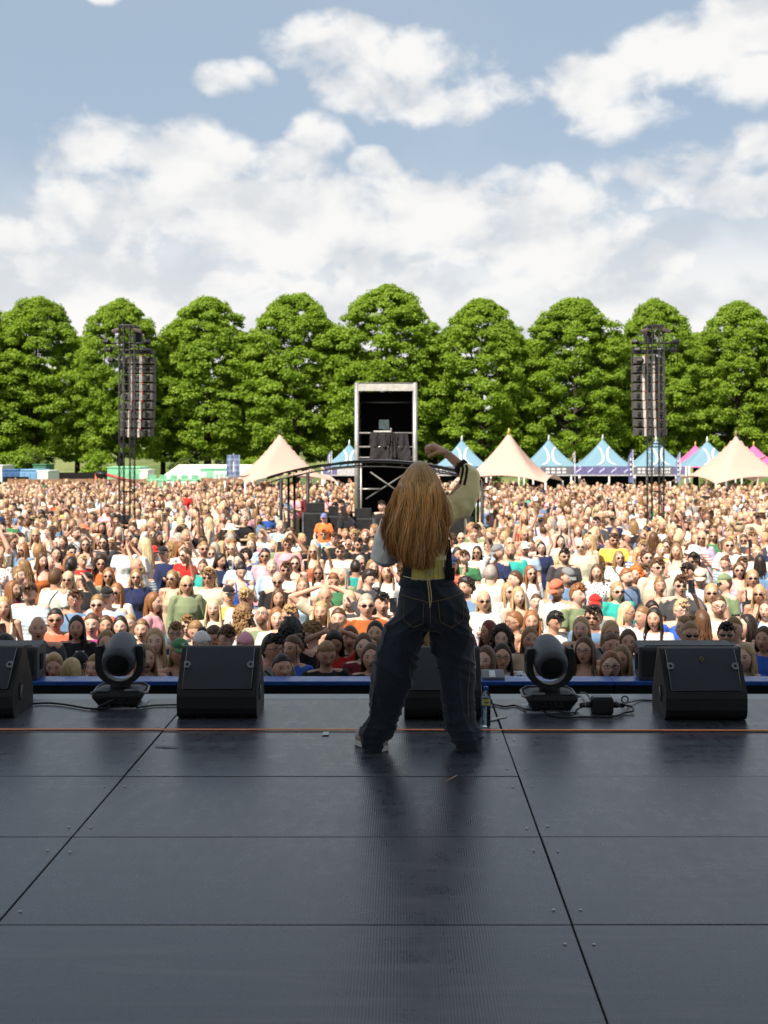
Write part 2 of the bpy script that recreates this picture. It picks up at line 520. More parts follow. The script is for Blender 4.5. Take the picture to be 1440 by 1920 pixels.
def wedge(px0, px1, py_bot, label, emblem=False):
    d = F * 1.69 / (py_bot - VY)
    w = (px1 - px0) / F * d
    cx = ((px0 + px1) / 2 - VX) / F * d
    t = empty('stage_monitor', (cx, d, SZ), label, 'speaker', 'stage monitor wedges')
    x0, x1 = -w / 2, w / 2
    prof = [(.07, .0), (.035, .008), (.012, .03), (.0, .07), (.0, .145), (.012, .185), (.215, .425), (.235, .432), (.275, .43), (.43, .16), (.44, .13), (.44, .012), (.43, .0)]
    cab = MB().prism(prof, x0, x1).build('cabinet', CAB, t, bevel=.012)
    # grille set on the sloping face
    y0, z0, y1, z1 = .014, .19, .205, .415
    n = Vector((0, -(z1 - z0), (y1 - y0))).normalized()
    def sp(u, v, off):
        return Vector((x0 + .035 + u * (w - .07), y0 + (y1 - y0) * v, z0 + (z1 - z0) * v)) + n * off
    g = MB()
    top = [[sp(i / 6, j / 4, .012 + .004 * math.sin(math.pi * j / 4)) for i in range(7)] for j in range(5)]
    g.grid(top)
    rim = [sp(0, 0, 0), sp(1, 0, 0), sp(1, 1, 0), sp(0, 1, 0)]
    rimt = [top[0][0], top[0][-1], top[-1][-1], top[-1][0]]
    for k in range(4):
        g.add([rim[k], rim[(k + 1) % 4], rimt[(k + 1) % 4], rimt[k]], [(0, 1, 2, 3)])
    gr = g.build('grille', GRILLE, t)
    for u in (0, 1):
        MB().tube([sp(u, 0, .013), sp(u, .5, .018), sp(u, 1, .013)], .0022, 5).build('grille_edge', TRIM, gr)
    dm = MB()
    for k in range(26):
        p = sp((k + .5) / 26, -.012, .014)
        dm.box(p, (.011, .003, .0022))
    dm.build('grille_edge', TRIM, gr)
    for s in (-1, 1):
        u = .5 + s * .465
        c = sp(u, .57, .02)
        M = Matrix(((1, 0, 0), (0, n.z, n.y), (0, -n.y, n.z))).to_3x3()
        ring = [Vector((-s * -.021, -.024)), Vector((-s * .010, -.024)), Vector((-s * .026, 0)), Vector((-s * .010, .024)), Vector((-s * -.021, .024))]
        up = Vector((0, (y1 - y0), (z1 - z0))).normalized()
        lo = [c + Vector((p[0], 0, 0)) + up * p[1] - n * .006 for p in ring]; hi = [q + n * .010 for q in lo]
        k = len(ring)
        b = MB().add(lo + hi, [(i, (i + 1) % k, k + (i + 1) % k, k + i) for i in range(k)] + [tuple(range(k, 2 * k)), tuple(range(k - 1, -1, -1))])
        br = b.build('bracket', TRIM, t)
        MB().tube([c + n * .002, c + n * .0065], .009, 10).build('bolt', HOLE, br)
        # handle recess in the side
        sx = x0 if s < 0 else x1
        hb = MB()
        oc = [(.15 + .032 * math.cos(q), .15 + .058 * math.sin(q)) for q in np.linspace(0, 2 * math.pi, 13)[:-1]]
        hb.prism(oc, sx - .003, sx + .003)
        hd = hb.build('handle', HOLE, t)
        MB().tube([(sx + s * .005, .135, .11), (sx + s * .007, .15, .15), (sx + s * .005, .168, .19)], .006, 6).build('grip_bar', TRIM, hd)
    if emblem:
        c = sp(.5, .74, .0185); up = Vector((0, (y1 - y0), (z1 - z0))).normalized()
        em = MB()
        em.tube([c + up * -.022 + n * .0, c + up * .004], .0022, 5)
        for s in (-1, 1):
            em.tube([c + up * -.012, c + Vector((s * .010, 0, 0)) + up * -.002, c + Vector((s * .012, 0, 0)) + up * .012, c + Vector((s * .005, 0, 0)) + up * .02, c + Vector((s * .001, 0, 0)) + up * .012], .002, 5)
        em.build('emblem', GOLD, t)
    return t
wedge(-150, 24, 1349, 'black stage monitor wedge cut off by the left edge of the picture')
wedge(331, 481, 1349, 'black stage monitor wedge with blue-grey grille, left of the singing person')
wedge(758, 903, 1351, 'black stage monitor wedge half hidden behind the legs of the person on stage')
wedge(1249, 1402, 1353, 'black stage monitor wedge with small gold emblem on its grille', True)

def front_fill(px0, px1, label):
    d = 9.5
    w = (px1 - px0) / F * d; cx = ((px0 + px1) / 2 - VX) / F * d
    t = empty('front_fill_speaker', (cx, d + .0, zt + .001), label, 'speaker', 'front fill speakers')
    h = .255
    vs = [(-w / 2, 0, 0), (w / 2, 0, 0), (w * .47, .30, 0), (-w * .47, .30, 0), (-w / 2, 0, h), (w / 2, 0, h), (w * .47, .33, h + .004), (-w * .47, .33, h + .004)]
    m = MB().add(vs, [(0, 3, 2, 1), (4, 5, 6, 7), (0, 1, 5, 4), (1, 2, 6, 5), (2, 3, 7, 6), (3, 0, 4, 7)])
    c = m.build('cabinet', simple('fill_paint', (.045, .048, .055), .6, bump=.4, bscale=250), t, bevel=.012)
    MB().box2((-w / 2 + .03, -.008, .03), (w / 2 - .03, -.001, h - .03)).build('back_panel', BLACK, t)
    for s in (-1, 1):
        MB().box((s * (w / 2 - .003), .12, .13), (.014, .07, .12)).build('handle', HOLE, t, bevel=.004)
    MB().box2((-w / 2 + .05, .03, h + .003), (w / 2 - .05, .045, h + .009)).build('top_rail', GREYP, t)
front_fill(1198, 1390, 'low grey-topped speaker on the ledge behind the emblem wedge')
front_fill(-122, 70, 'low grey-topped speaker on the ledge at the left edge')
t = empty('ledge_box', (at(925, 1262, 9.55).x, 9.52, zt + .001), 'small grey sloped box with pale stripe on the blue ledge', 'box')
MB().prism([(0, 0), (0, .02), (.10, .055), (.16, .055), (.16, 0)], -.085, .085).build('housing', simple('grey_box', (.12, .125, .14), .5), t, bevel=.004)
MB().add([(-.03, .004, .0235), (.015, .004, .0235), (.015, .096, .0557), (-.03, .096, .0557)], [(0, 1, 2, 3)]).build('stripe', simple('pale_print', (.55, .55, .55), .5), t)

# ------------------------------------------------------------------ moving heads
def moving_head(px, py_bot, label, tilt):
    d = F * 1.69 / (py_bot - VY) + .16
    t = empty('moving_light', ((px - VX) / F * d, d, SZ + .006), label, 'stage light', 'moving lights on the stage edge', rz=math.radians(3))
    b = MB()
    b.loft([[Vector((sx * wx, sy * wy, z)) for sx, sy in ((-1, -1), (1, -1), (1, 1), (-1, 1))] for z, wx, wy in
            ((.012, .125, .12), (.03, .135, .13), (.075, .165, .15), (.10, .16, .145), (.115, .12, .12))], smooth=False)
    base = b.build('base', BLACK, t, bevel=.006)
    MB().box((0, -.128, .055), (.15, .012, .05)).build('rear_panel', GREYP, base, bevel=.003)
    for k in range(4):
        MB().tube([(-.05 + k * .033, -.13, .055), (-.05 + k * .033, -.15, .05)], .011, 8).build('connector', BLACK, base)
    for s in (-1, 1):
        MB().tube([(s * .05, -.13, .116), (s * .13, -.135, .118), (s * .172, -.12, .095), (s * .178, 0, .08), (s * .172, .12, .095), (s * .13, .13, .118), (s * .05, .13, .116)], .009, 8).build('carry_handle', simple('handle_grey', (.17, .175, .185), .4), base)
        MB().box((s * .10, 0, .006), (.05, .2, .012)).build('foot', BLACKM, base)
    # yoke: U-shaped fork
    y = MB()
    R = .132
    outer, inner = [], []
    for a in np.linspace(math.pi, 2 * math.pi, 17):
        outer.append((math.cos(a) * (R + .028), .265 + math.sin(a) * .135)); inner.append((math.cos(a) * (R - .018), .275 + math.sin(a) * .112))
    outer = [(-(R + .028), .36), (-(R + .02), .395)][::-1] + outer + [(R + .028, .36), (R + .02, .395)]
    inner = [(-(R - .018), .40)] + [(-(R - .018), .36)] + inner + [(R - .018, .36), (R - .018, .40)]
    n = len(outer)
    def ring(yy):
        return [Vector((x, yy, z)) for x, z in outer] , [Vector((x, yy, z)) for x, z in inner]
    of, inf = ring(-.055); ob, ib = ring(.055)
    vs = of + inf + ob + ib
    fs = []
    for k in range(n - 1):
        fs += [(k, k + 1, n + k + 1, n + k), (2 * n + k, 3 * n + k, 3 * n + k + 1, 2 * n + k + 1), (k, 2 * n + k, 2 * n + k + 1, k + 1), (n + k, n + k + 1, 3 * n + k + 1, 3 * n + k)]
    for k in (0, n - 1):
        fs.append((k, n + k, 3 * n + k, 2 * n + k))
    y.add(vs, fs, 0, False)
    y.tube([(0, 0, .11), (0, 0, .15)], .07, 18)
    yk = y.build('yoke', CAB, t, bevel=.004)
    for s in (-1, 1):
        MB().tube([(s * (R + .031), 0, .34), (s * (R + .024), 0, .34)], .035, 16).build('pivot_cap', BLACK, yk)
    # lamp head
    M = Matrix.Rotation(math.radians(tilt), 3, 'X')
    c = (0, .0, .335)
    hprof = [(.0, -.125), (.082, -.125), (.100, -.115), (.111, -.09), (.113, -.03), (.112, .03), (.106, .07), (.095, .12), (.086, .150), (.078, .157), (.0, .154)]
    hd = MB().lathe(hprof, 28, c, M=M).build('lamp_head', simple('lamp_shell', (.065, .07, .082), .42, bump=.2, bscale=200), t)
    MB().lathe([(.0, .158), (.068, .158), (.070, .1615), (.0, .1645)], 24, c, M=M).build('lens', simple('lens_glass', (.01, .012, .016), .08, spec=.8), hd)
    MB().lathe([(.0, -.130), (.074, -.130), (.074, -.126), (.0, -.1255)], 24, c, M=M).build('rear_cover', HOLE, hd)
    for k in range(9):
        p = M @ Vector((-.045 + k * .011, .1135 - abs(k - 4) * .0022, -.075)) + Vector(c)
        MB().box(p, (.005, .006, .036), M=M).build('vent_slot', HOLE, hd)
    # the floor plate it stands on
    pl = MB().box((.0, 0, -.003), (.34, .30, .004)).build('floor_plate', simple('plate_white', (.45, .47, .52), .4), t, bevel=.001)
    return t
moving_head(226, 1331, 'moving stage light on the deck left of the stage monitors, head tipped to the crowd', -66)
moving_head(1030, 1338, 'moving stage light beside the water bottle with cables tangled round its base', -66)

# ------------------------------------------------------------------ cables, bottle, tape
CABLE = simple('cable_rubber', (.010, .010, .011), .45)
def floor_path(pts, r=.006, lift=None, sub_=8):
    P_ = []
    for k, (px, py) in enumerate(pts):
        d = F * 1.69 / (py - VY)
        z = SZ + r + .003 + (lift[k] if lift else 0)
        if lift and lift[k]:
            d = F * (CZ - z) / (py - VY)
        P_.append(Vector(((px - VX) / F * d, d, z)))
    out = []
    for i in range(len(P_) - 1):
        p0, p1, p2, p3 = P_[max(0, i - 1)], P_[i], P_[i + 1], P_[min(len(P_) - 1, i + 2)]
        for s in range(sub_):
            q = s / sub_
            out.append(.5 * ((2 * p1) + (p2 - p0) * q + (2 * p0 - 5 * p1 + 4 * p2 - p3) * q * q + (3 * p1 - p0 - 3 * p2 + p3) * q ** 3))
    out.append(P_[-1])
    return out
def cable(pts, label, r=.006, lift=None, mat=None):
    o = MB().tube(floor_path(pts, r, lift), r, 7).build('cable', mat or CABLE)
    return tag(o, label, 'cable', 'cables on the stage')
cable([(62, 1322), (95, 1321), (130, 1325), (165, 1331), (190, 1332)], 'black cable from the left edge wedge to the left moving light', .007)
cable([(256, 1330), (290, 1325), (332, 1324)], 'black cable between the left moving light and the blue-grey wedge', .006)
cable([(918, 1321), (945, 1327), (965, 1325), (985, 1332), (1005, 1335)], 'black cable running from the water bottle to the right moving light', .006)
cable([(1003, 1314), (1012, 1326), (1030, 1343), (1060, 1348), (1095, 1347), (1150, 1346), (1172, 1339), (1187, 1333), (1184, 1325), (1170, 1322)], 'long black cable looping in front of the power box', .0065, [.05, .02, 0, 0, 0, 0, 0, .01, .02, .04])
cable([(1020, 1316), (1036, 1330), (1058, 1336), (1078, 1338), (1082, 1330), (1097, 1324)], 'thin dark cable bundled at the right moving light base', .005, [.05, .02, .006, 0, .01, .03])
cable([(1078, 1342), (1080, 1333), (1090, 1326), (1102, 1323)], 'short cable curving into the power box', .005, [0, .02, .03, .04])
cable([(1088, 1301), (1098, 1300), (1104, 1306), (1108, 1314), (1112, 1318)], 'cable dropping over the stage edge behind the power box', .006, [.0, .03, .03, .03, .05])
cable([(1152, 1322), (1175, 1318), (1200, 1315), (1226, 1316)], 'grey cable from the power box to the emblem wedge', .005, [.05, .02, 0, 0])
cable([(186, 1322), (197, 1316), (205, 1325), (196, 1333), (184, 1331), (192, 1322), (215, 1312)], 'black cable coiled at the foot of the left moving light', .008, [.02, .03, .02, 0, 0, .03, .06])
d = F * 1.69 / (1340 - VY)
pb = empty('power_box', ((1131 - VX) / F * d, d, SZ + .001), 'small black power junction box among cables on the deck', 'power box')
MB().box((0, .05, .052), (.138, .10, .104)).build('case', BLACK, pb, bevel=.012)
MB().box((0, .05, .107), (.12, .085, .006)).build('lid', simple('lid_grey', (.07, .07, .075), .4), pb, bevel=.002)
for s in (-1, 1):
    c_ = MB().tube([(s * .066, .05, .055), (s * .10, .05, .053), (s * .105, .05, .053), (s * .145, .05, .048)], [.021, .021, .017, .015], 12).build('connector', simple('plug_black', (.03, .03, .033), .4), pb)
    MB().tube([(s * .108, .05, .053), (s * .113, .05, .053)], .02, 12).build('collar', simple('plug_steel', (.4, .41, .43), .35, .8), c_)
hk = MB().tube([(.02 + .022 * math.cos(a), .12, .03 + .022 * math.sin(a)) for a in np.linspace(0, 2 * math.pi, 18)], .005, 6).build('hook_clamp', simple('clamp_black', (.02, .02, .022), .35))
hk.location = at(1172, 1318, 8.35); hk.location.z = SZ + .0
tag(hk, 'small round hook clamp lying beside the power box', 'clamp')

# water bottle
d = F * 1.69 / (1362 - VY)
bt = empty('water_bottle', ((911 - VX) / F * d, d, SZ + .001), 'clear plastic water bottle with blue cap and yellow label', 'bottle')
def clear_mat(name, col, rough=.05):
    m, t_ = newmat(name)
    sh = t_.pbsdf(col, rough, 0, .5, None, Transmission_Weight=1.0, IOR=1.2)
    t_.out(sh); return m
pr = [(.0, .0), (.026, .0), (.030, .006)]
for k in range(7):
    z = .014 + k * .016
    pr += [(.0305, z), (.028, z + .008)]
pr += [(.0305, .128), (.0305, .185), (.026, .198), (.016, .215), (.0125, .222), (.0125, .232), (.0, .232)]
MB().lathe(pr, 20).build('bottle_body', clear_mat('clear_plastic', (.72, .82, .88)), bt)
MB().lathe([(.0, .004), (.025, .004), (.027, .02), (.027, .125), (.027, .16), (.0, .16)], 16).build('water', clear_mat('water_fill', (.55, .66, .72), .0), bt)
MB().lathe([(.0312, .128), (.0314, .13), (.0314, .178), (.0312, .18)], 24).build('label_wrap', simple('label_blue', (.08, .16, .26), .4), bt)
yl = MB()
rows = [[Vector((.0318 * math.sin(a), -.0318 * math.cos(a), .135 + .038 * v)) for a in np.linspace(-.85, .85, 9)] for v in (0, .2, .5, .8, 1)]
yl.grid(rows).build('label_patch', simple('label_yellow', (.62, .55, .12), .5), bt)
tm = MB()
for k in range(5):
    a = -.4 + k * .2
    tm.box((.0322 * math.sin(a), -.0322 * math.cos(a), .152), (.0045, .001, .009), M=Matrix.Rotation(a, 3, 'Z'))
tm.build('label_print', simple('print_dark', (.03, .05, .1), .5), bt)
MB().lathe([(.0, .224), (.0155, .224), (.0155, .243), (.0145, .246), (.0, .246)], 20).build('cap', simple('cap_blue', (.02, .08, .36), .35), bt)

# tape, scraps
def floor_strip(name, pts, mat, label, cat, h=.003):
    q = [Vector(((px - VX) / F * (F * 1.69 / (py - VY)), F * 1.69 / (py - VY), SZ + .003)) for px, py in pts]
    n = len(q)
    m_ = MB().add(q + [v + Vector((0, 0, h)) for v in q], [tuple(range(n - 1, -1, -1)), tuple(range(n, 2 * n))] + [(k, (k + 1) % n, n + (k + 1) % n, n + k) for k in range(n)])
    return tag(m_.build(name, mat), label, cat)
ORANGE = simple('orange_tape', (1.0, .33, .15), .5, var=.12)
yl_, yr_ = F * 1.69 / (1369.5 - VY), F * 1.69 / (1371 - VY)
m_ = MB().tube([(-4.2, yl_ + .012, SZ + .005), (-1.5, yl_ + .004, SZ + .005), (0, yl_ - .004, SZ + .005), (2.2, yr_, SZ + .005), (4.2, yr_ - .01, SZ + .005)], .0095, 6, flat=.5, side=(0, 1, 0))
tag(m_.build('tape_line', ORANGE), 'thin orange line running across the whole deck', 'tape')
WT = simple('white_tape', (.62, .62, .60), .6)
floor_strip('tape_scrap', [(604, 1379.5), (616, 1379.5), (617, 1374), (606, 1374)], WT, 'small white paper scrap on the deck near the orange line', 'scrap')
floor_strip('tape_scrap', [(919, 1349), (938, 1345.5), (951, 1343.5), (948, 1346), (921, 1351.5)], WT, 'white tape strip on the deck beside the water bottle', 'tape')
floor_strip('tape_scrap', [(292, 1399), (318, 1400), (334, 1401.5), (334, 1402.5), (310, 1402), (290, 1400.5)], simple('grey_tape', (.13, .13, .14), .5), 'faint grey tape strip left of the singing person', 'tape', .0015)
lf = []
for (px, py), w in zip([(834, 1469), (842, 1465), (850, 1461), (857, 1457)], (.0, .006, .0075, .001)):
    dd = F * 1.69 / (py - VY)
    lf.append([Vector(((px - VX) / F * dd, dd + s * w, SZ + .006 + .006 * (1 - abs(s)) + .004 * w / .0075)) for s in (-1, 0, 1)])
tag(MB().grid(lf).build('dry_leaf', simple('leaf_tan', (.36, .24, .11), .7)), 'curled dry tan leaf on the deck', 'leaf')
# ------------------------------------------------------------------ people: materials
def colour_source(t, mode, attr):
    if mode == 'OBJ':
        return t.n('ShaderNodeObjectInfo').outputs['Color']
    nd = t.n('ShaderNodeAttribute', attribute_type='INSTANCER', attribute_name=attr)
    return nd.outputs['Color']

def skin_mat(mode):
    m, t = newmat('skin_' + mode.lower())
    base = colour_source(t, mode, 'c_skin')
    fp = t.n('ShaderNodeAttribute', attribute_type='GEOMETRY', attribute_name='fpos').outputs['Vector']
    x, y, z = t.sep(fp)
    ax = t.m('ABSOLUTE', x)
    front = t.ramp(y, -.055, -.045, 1, 0)
    def ell(cx, cz, rx, rz, soft=.25):
        dx = t.m('MULTIPLY', t.m('SUBTRACT', ax, cx), 1 / rx); dz = t.m('MULTIPLY', t.m('SUBTRACT', z, cz), 1 / rz)
        return t.m('MULTIPLY', t.ramp(t.m('ADD', t.m('MULTIPLY', dx, dx), t.m('MULTIPLY', dz, dz)), 1 - soft, 1 + soft, 1, 0), front)
    g = t.n('ShaderNodeTexCoord').outputs['Object']
    mot = t.noise(g, 30, 4)
    c = t.mix(t.ramp(mot, .3, .7, 0, .25), base, t.mix(1.0, base, (.92, .78, .72), 'MULTIPLY'))
    c = t.mix(t.m('MULTIPLY', ell(.044, -.018, .026, .022, .8), .35), c, t.mix(1.0, base, (1.0, .66, .58), 'MULTIPLY'))
    c = t.mix(t.m('MULTIPLY', ell(.031, .012, .020, .013, .6), .40), c, t.mix(1.0, base, (.62, .50, .46), 'MULTIPLY'))
    c = t.mix(t.m('MULTIPLY', ell(0, -.053, .024, .0085, .3), .85), c, t.mix(1.0, base, (.78, .38, .36), 'MULTIPLY'))
    if mode == 'OBJ':
        oi = t.n('ShaderNodeObjectInfo')
        # stubble or beard where the figure has one, and mouths more or less open
        dz = t.m('MULTIPLY', t.m('SUBTRACT', z, -.078), 1 / .046); dx = t.m('MULTIPLY', ax, 1 / .072)
        bd = t.m('MULTIPLY', t.ramp(t.m('ADD', t.m('MULTIPLY', dx, dx), t.m('MULTIPLY', dz, dz)), .7, 1.1, 1, 0), t.ramp(y, -.02, -.0, 1, 0))
        bd = t.m('MULTIPLY', bd, t.ramp(oi.outputs['Alpha'], .5, .95, .85, 0))
        bd = t.m('MULTIPLY', bd, t.m('SUBTRACT', 1.0, ell(0, -.053, .022, .008)))
        c = t.mix(bd, c, (.10, .055, .03))
        op = t.m('ADD', .0024, t.m('MULTIPLY', t.m('POWER', oi.outputs['Random'], 3.0), .0075))
        dx = t.m('MULTIPLY', ax, 1 / .020); dz = t.m('DIVIDE', t.m('SUBTRACT', z, -.0535), op)
        mo = t.m('MULTIPLY', t.ramp(t.m('ADD', t.m('MULTIPLY', dx, dx), t.m('MULTIPLY', dz, dz)), .75, 1.25, 1, 0), front)
        c = t.mix(mo, c, (.05, .018, .015))
    else:
        c = t.mix(ell(0, -.0525, .021, .0026), c, (.05, .018, .015))
    c = t.mix(t.m('MULTIPLY', ell(.0085, -.031, .0045, .003, .5), .8), c, (.06, .025, .02))
    c = t.mix(t.m('MULTIPLY', ell(.033, .036, .0185, .0042, .5), .7), c, (.06, .035, .02))
    c = t.mix(ell(.031, .0125, .0125, .0052), c, (.55, .52, .50))
    c = t.mix(ell(.031, .0125, .0058, .0056), c, (.02, .014, .012))
    c = t.mix(ell(.031, .0178, .0145, .0022), c, (.03, .018, .014))
    t.out(t.pbsdf(c, .48, 0, .35, t.bump(mot, .08, .002), Subsurface_Weight=.0))
    return m

def cloth_mat(mode, attr='c_top', name='cloth', pattern=None):
    m, t = newmat(name + '_' + mode.lower())
    base = colour_source(t, mode, attr)
    g = t.n('ShaderNodeTexCoord').outputs['Object']
    nz = t.noise(g, 9, 5, .6)
    c = t.mix(t.ramp(nz, .3, .75, 0, .3), base, t.mix(1.0, base, (.78, .78, .80), 'MULTIPLY'))
    if pattern == 'floral':
        v = t.n('ShaderNodeTexVoronoi'); t.put(v.inputs['Vector'], g); v.inputs['Scale'].default_value = 26
        c = t.mix(t.ramp(v.outputs[0], .28, .40, 1, 0), (.72, .72, .72), c)
    if pattern == 'print':      # a faded chest print
        x_, y_, z_ = t.sep(g)
        inside = t.m('MULTIPLY', t.ramp(t.m('ABSOLUTE', x_), .075, .08, 1, 0), t.m('MULTIPLY', t.ramp(t.m('ABSOLUTE', t.m('SUBTRACT', z_, 1.24)), .06, .065, 1, 0), t.ramp(y_, -.03, .0, 1, 0)))
        blot = t.ramp(t.noise(t.vm('MULTIPLY', g, (1, 1, 2.2)), 34, 2), .45, .55)
        lum = t.m('GREATER_THAN', t.vm('DOT_PRODUCT', base, (.3, .5, .2)), .25)
        c = t.mix(t.m('MULTIPLY', inside, blot), c, t.mix(lum, (.6, .56, .5), (.06, .07, .12)))
    if pattern == 'strap':      # a bag strap across the chest
        x_, y_, z_ = t.sep(g)
        ln = t.m('ABSOLUTE', t.m('ADD', t.m('MULTIPLY', x_, .86), t.m('MULTIPLY', t.m('SUBTRACT', z_, 1.25), .5)))
        c = t.mix(t.ramp(ln, .010, .012, 1, 0), c, (.025, .022, .02))
    if pattern == 'stripe':
        z = t.sep(g)[2]
        c = t.mix(t.ramp(t.m('SINE', t.m('MULTIPLY', z, 2 * math.pi / .045)), -.1, .1), (.70, .70, .68), c)
    t.out(t.pbsdf(c, .88, 0, .15, t.bump(t.noise(t.vm('MULTIPLY', g, (1, 1, .5)), 9, 2, .5), .45, .02), Sheen_Weight=.15))
    return m

def hair_mat(mode, name='hair'):
    m, t = newmat(name + '_' + mode.lower())
    base = colour_source(t, mode, 'c_hair')
    g = t.n('ShaderNodeTexCoord').outputs['Object']
    st = t.noise(t.vm('MULTIPLY', g, (1, 1, .07)), 95, 4, .65)
    st2 = t.noise(t.vm('MULTIPLY', g, (1, 1, .15)), 22, 3)
    c = t.mix(t.ramp(st, .3, .7), t.mix(1.0, base, (.66, .62, .57), 'MULTIPLY'), t.mix(1.0, base, (1.3, 1.27, 1.2), 'MULTIPLY'))
    c = t.mix(t.ramp(st2, .35, .7, 0, .5), c, t.mix(1.0, base, (.82, .76, .70), 'MULTIPLY'))
    t.out(t.pbsdf(c, .46, 0, .4, t.bump(st, .5, .006)))
    return m
M_SKIN, M_TOP, M_HAIR, M_LEG = skin_mat('OBJ'), cloth_mat('OBJ'), hair_mat('OBJ'), cloth_mat('OBJ', name='denim')
M_PRINT, M_STRAP = cloth_mat('OBJ', name='printed_cloth', pattern='print'), cloth_mat('OBJ', name='strapped_cloth', pattern='strap')
M_FLORAL, M_STRIPE = cloth_mat('OBJ', name='floral_cloth', pattern='floral'), cloth_mat('OBJ', name='striped_cloth', pattern='stripe')
I_SKIN, I_TOP, I_HAIR, I_LEG = skin_mat('INST'), cloth_mat('INST'), hair_mat('INST'), cloth_mat('INST', 'c_leg', 'denim')
M_CAP = cloth_mat('OBJ', name='cap_cloth')
SHADES = simple('dark_lens', (.012, .010, .010), .12, spec=.7)
FRAME = simple('thin_frame', (.05, .035, .03), .3)
PHONE = simple('phone_black', (.012, .012, .014), .2, spec=.6)

# ------------------------------------------------------------------ people: geometry
HC = Vector((0, -.012, 1.585))      # head centre of a 1.70 m figure facing -Y

def head_shape(n):
    """n: unit directions (N,3) -> head-local points, face towards -Y"""
    nx, ny, nz = n[:, 0], n[:, 1], n[:, 2]
    x, y, z = .0745 * nx, .097 * ny, .116 * nz
    low = np.clip(-nz, 0, 1)
    x = x * (1 - .30 * low ** 1.6)
    y = np.where(ny > 0, y * (1 - .45 * low), y * (.94 - .02 * low))
    fr = np.clip(-ny, 0, 1) ** .7
    def g(cx, cz, sx, sz):
        return np.exp(-((np.abs(x) - cx) / sx) ** 2 - ((z - cz) / sz) ** 2) * fr
    d = (.021 * g(0, -.020, .0115, .013) + .012 * g(0, .004, .009, .022) - .010 * g(.031, .012, .014, .011) + .005 * g(.028, .036, .022, .009)
         + .007 * g(0, -.053, .021, .009) - .004 * g(0, -.070, .018, .006) + .009 * g(0, -.094, .021, .014) + .004 * g(.042, -.014, .017, .017))
    return np.stack([x, y - d, z], 1)

def sphere_dirs(nu, nv):
    mb = MB().ell((0, 0, 0), (1, 1, 1), nu, nv)
    return np.array(mb.v), mb.f

def add_head(mb, M, nu=44, nv=34):
    dirs, fs = sphere_dirs(nu, nv)
    p = head_shape(dirs)
    mb.add([M @ Vector(v) for v in p], fs, 0, True)
    for s in (-1, 1):
        e = MB().ell((s * .077, .006, -.004), (.009, .019, .031), 10, 8)
        mb.add([M @ Vector(v) for v in e.v], e.f, 0, True)

def add_hand(mb, w, dr, palm_n, s, curl=.5, r=.0088, scale=1.0):
    """palm and five fingers from wrist w along dr"""
    dr = dr.normalized(); n = (palm_n - dr * palm_n.dot(dr)).normalized(); sd = dr.cross(n) * s
    k = scale
    mb.loft([[w + dr * t * k + sd * (a * wx * k) + n * (b * wn * k) for a, b in ((-1, -.6), (-.5, -1), (.5, -1), (1, -.6), (1, .6), (.5, 1), (-.5, 1), (-1, .6))]
             for t, wx, wn in ((-.01, .024, .017), (.025, .032, .016), (.07, .039, .014), (.092, .036, .012))], smooth=True)
    for i, (off, ln) in enumerate(((-.031, .072), (-.0105, .082), (.0105, .077), (.030, .060))):
        p = w + dr * .085 * k + sd * off * k
        pts = [p - dr * .02 * k]
        d_ = dr.copy(); nn = n.copy()
        for j, q in enumerate((.45, .32, .23)):
            a = curl * (.55, 1.0, .75)[j]
            d_, nn = (d_ * math.cos(a) + nn * math.sin(a)).normalized(), (nn * math.cos(a) - d_ * math.sin(a)).normalized()
            p = p + d_ * ln * q * k
            pts.append(p.copy())
        mb.tube(pts, [r * k * 1.1, r * k * 1.05, r * k, r * k * .8], 8)
    p = w + dr * .02 * k - sd * .026 * k
    q1 = p + (dr * .6 - sd * .75 + n * .25).normalized() * .036 * k
    q2 = q1 + (dr * .85 - sd * .25 + n * (.2 + .5 * curl)).normalized() * .03 * k
    q3 = q2 + (dr * .8 + sd * .1 + n * (.3 + .6 * curl)).normalized() * .024 * k
    mb.tube([p, q1, q2, q3], [.013 * k, .0115 * k, .0105 * k, .008 * k], 8)

POSES = {
    'down':    (((.055, .03, 1.13), (.065, -.06, .88)), None),
    'crossed': (((.06, -.03, 1.14), ('x', -.05, -.21, 1.17)), None),
    'chest':   (((.07, -.03, 1.15), ('x', .035, -.25, 1.27)), None),
    'shade':   (((.05, .03, 1.13), (.06, -.07, .88)), ((.13, -.19, 1.37), ('x', .10, -.17, 1.615))),
    'phone':   (((.06, -.03, 1.14), ('x', .05, -.24, 1.2)), ((.07, -.2, 1.26), ('x', .12, -.36, 1.52))),
    'cup':     (((.055, .03, 1.13), (.065, -.06, .88)), ((.06, -.03, 1.15), ('x', .11, -.26, 1.28))),
    'raise':   (((.055, .03, 1.13), (.065, -.06, .88)), ((.09, -.04, 1.62), (.02, -.12, 1.86))),
    'onhead':  (((.20, -.03, 1.58), ('x', .085, .03, 1.69)), None),
}
SW = {'M': .185, 'F': .155}

def arm_points(sex, pose, s):
    base, right = POSES[pose]
    e, w = (right if (right and s > 0) else base)
    sw = SW[sex]
    sh = Vector((s * sw, .0, 1.405))
    el = Vector((s * (sw + e[0]), e[1], e[2]))
    wr = Vector((s * w[1], w[2], w[3])) if w[0] == 'x' else Vector((s * (sw + w[0]), w[1], w[2]))
    if pose == 'crossed':
        wr = wr + Vector((0, -.03 * s, .03 * s))
    return sh, el, wr

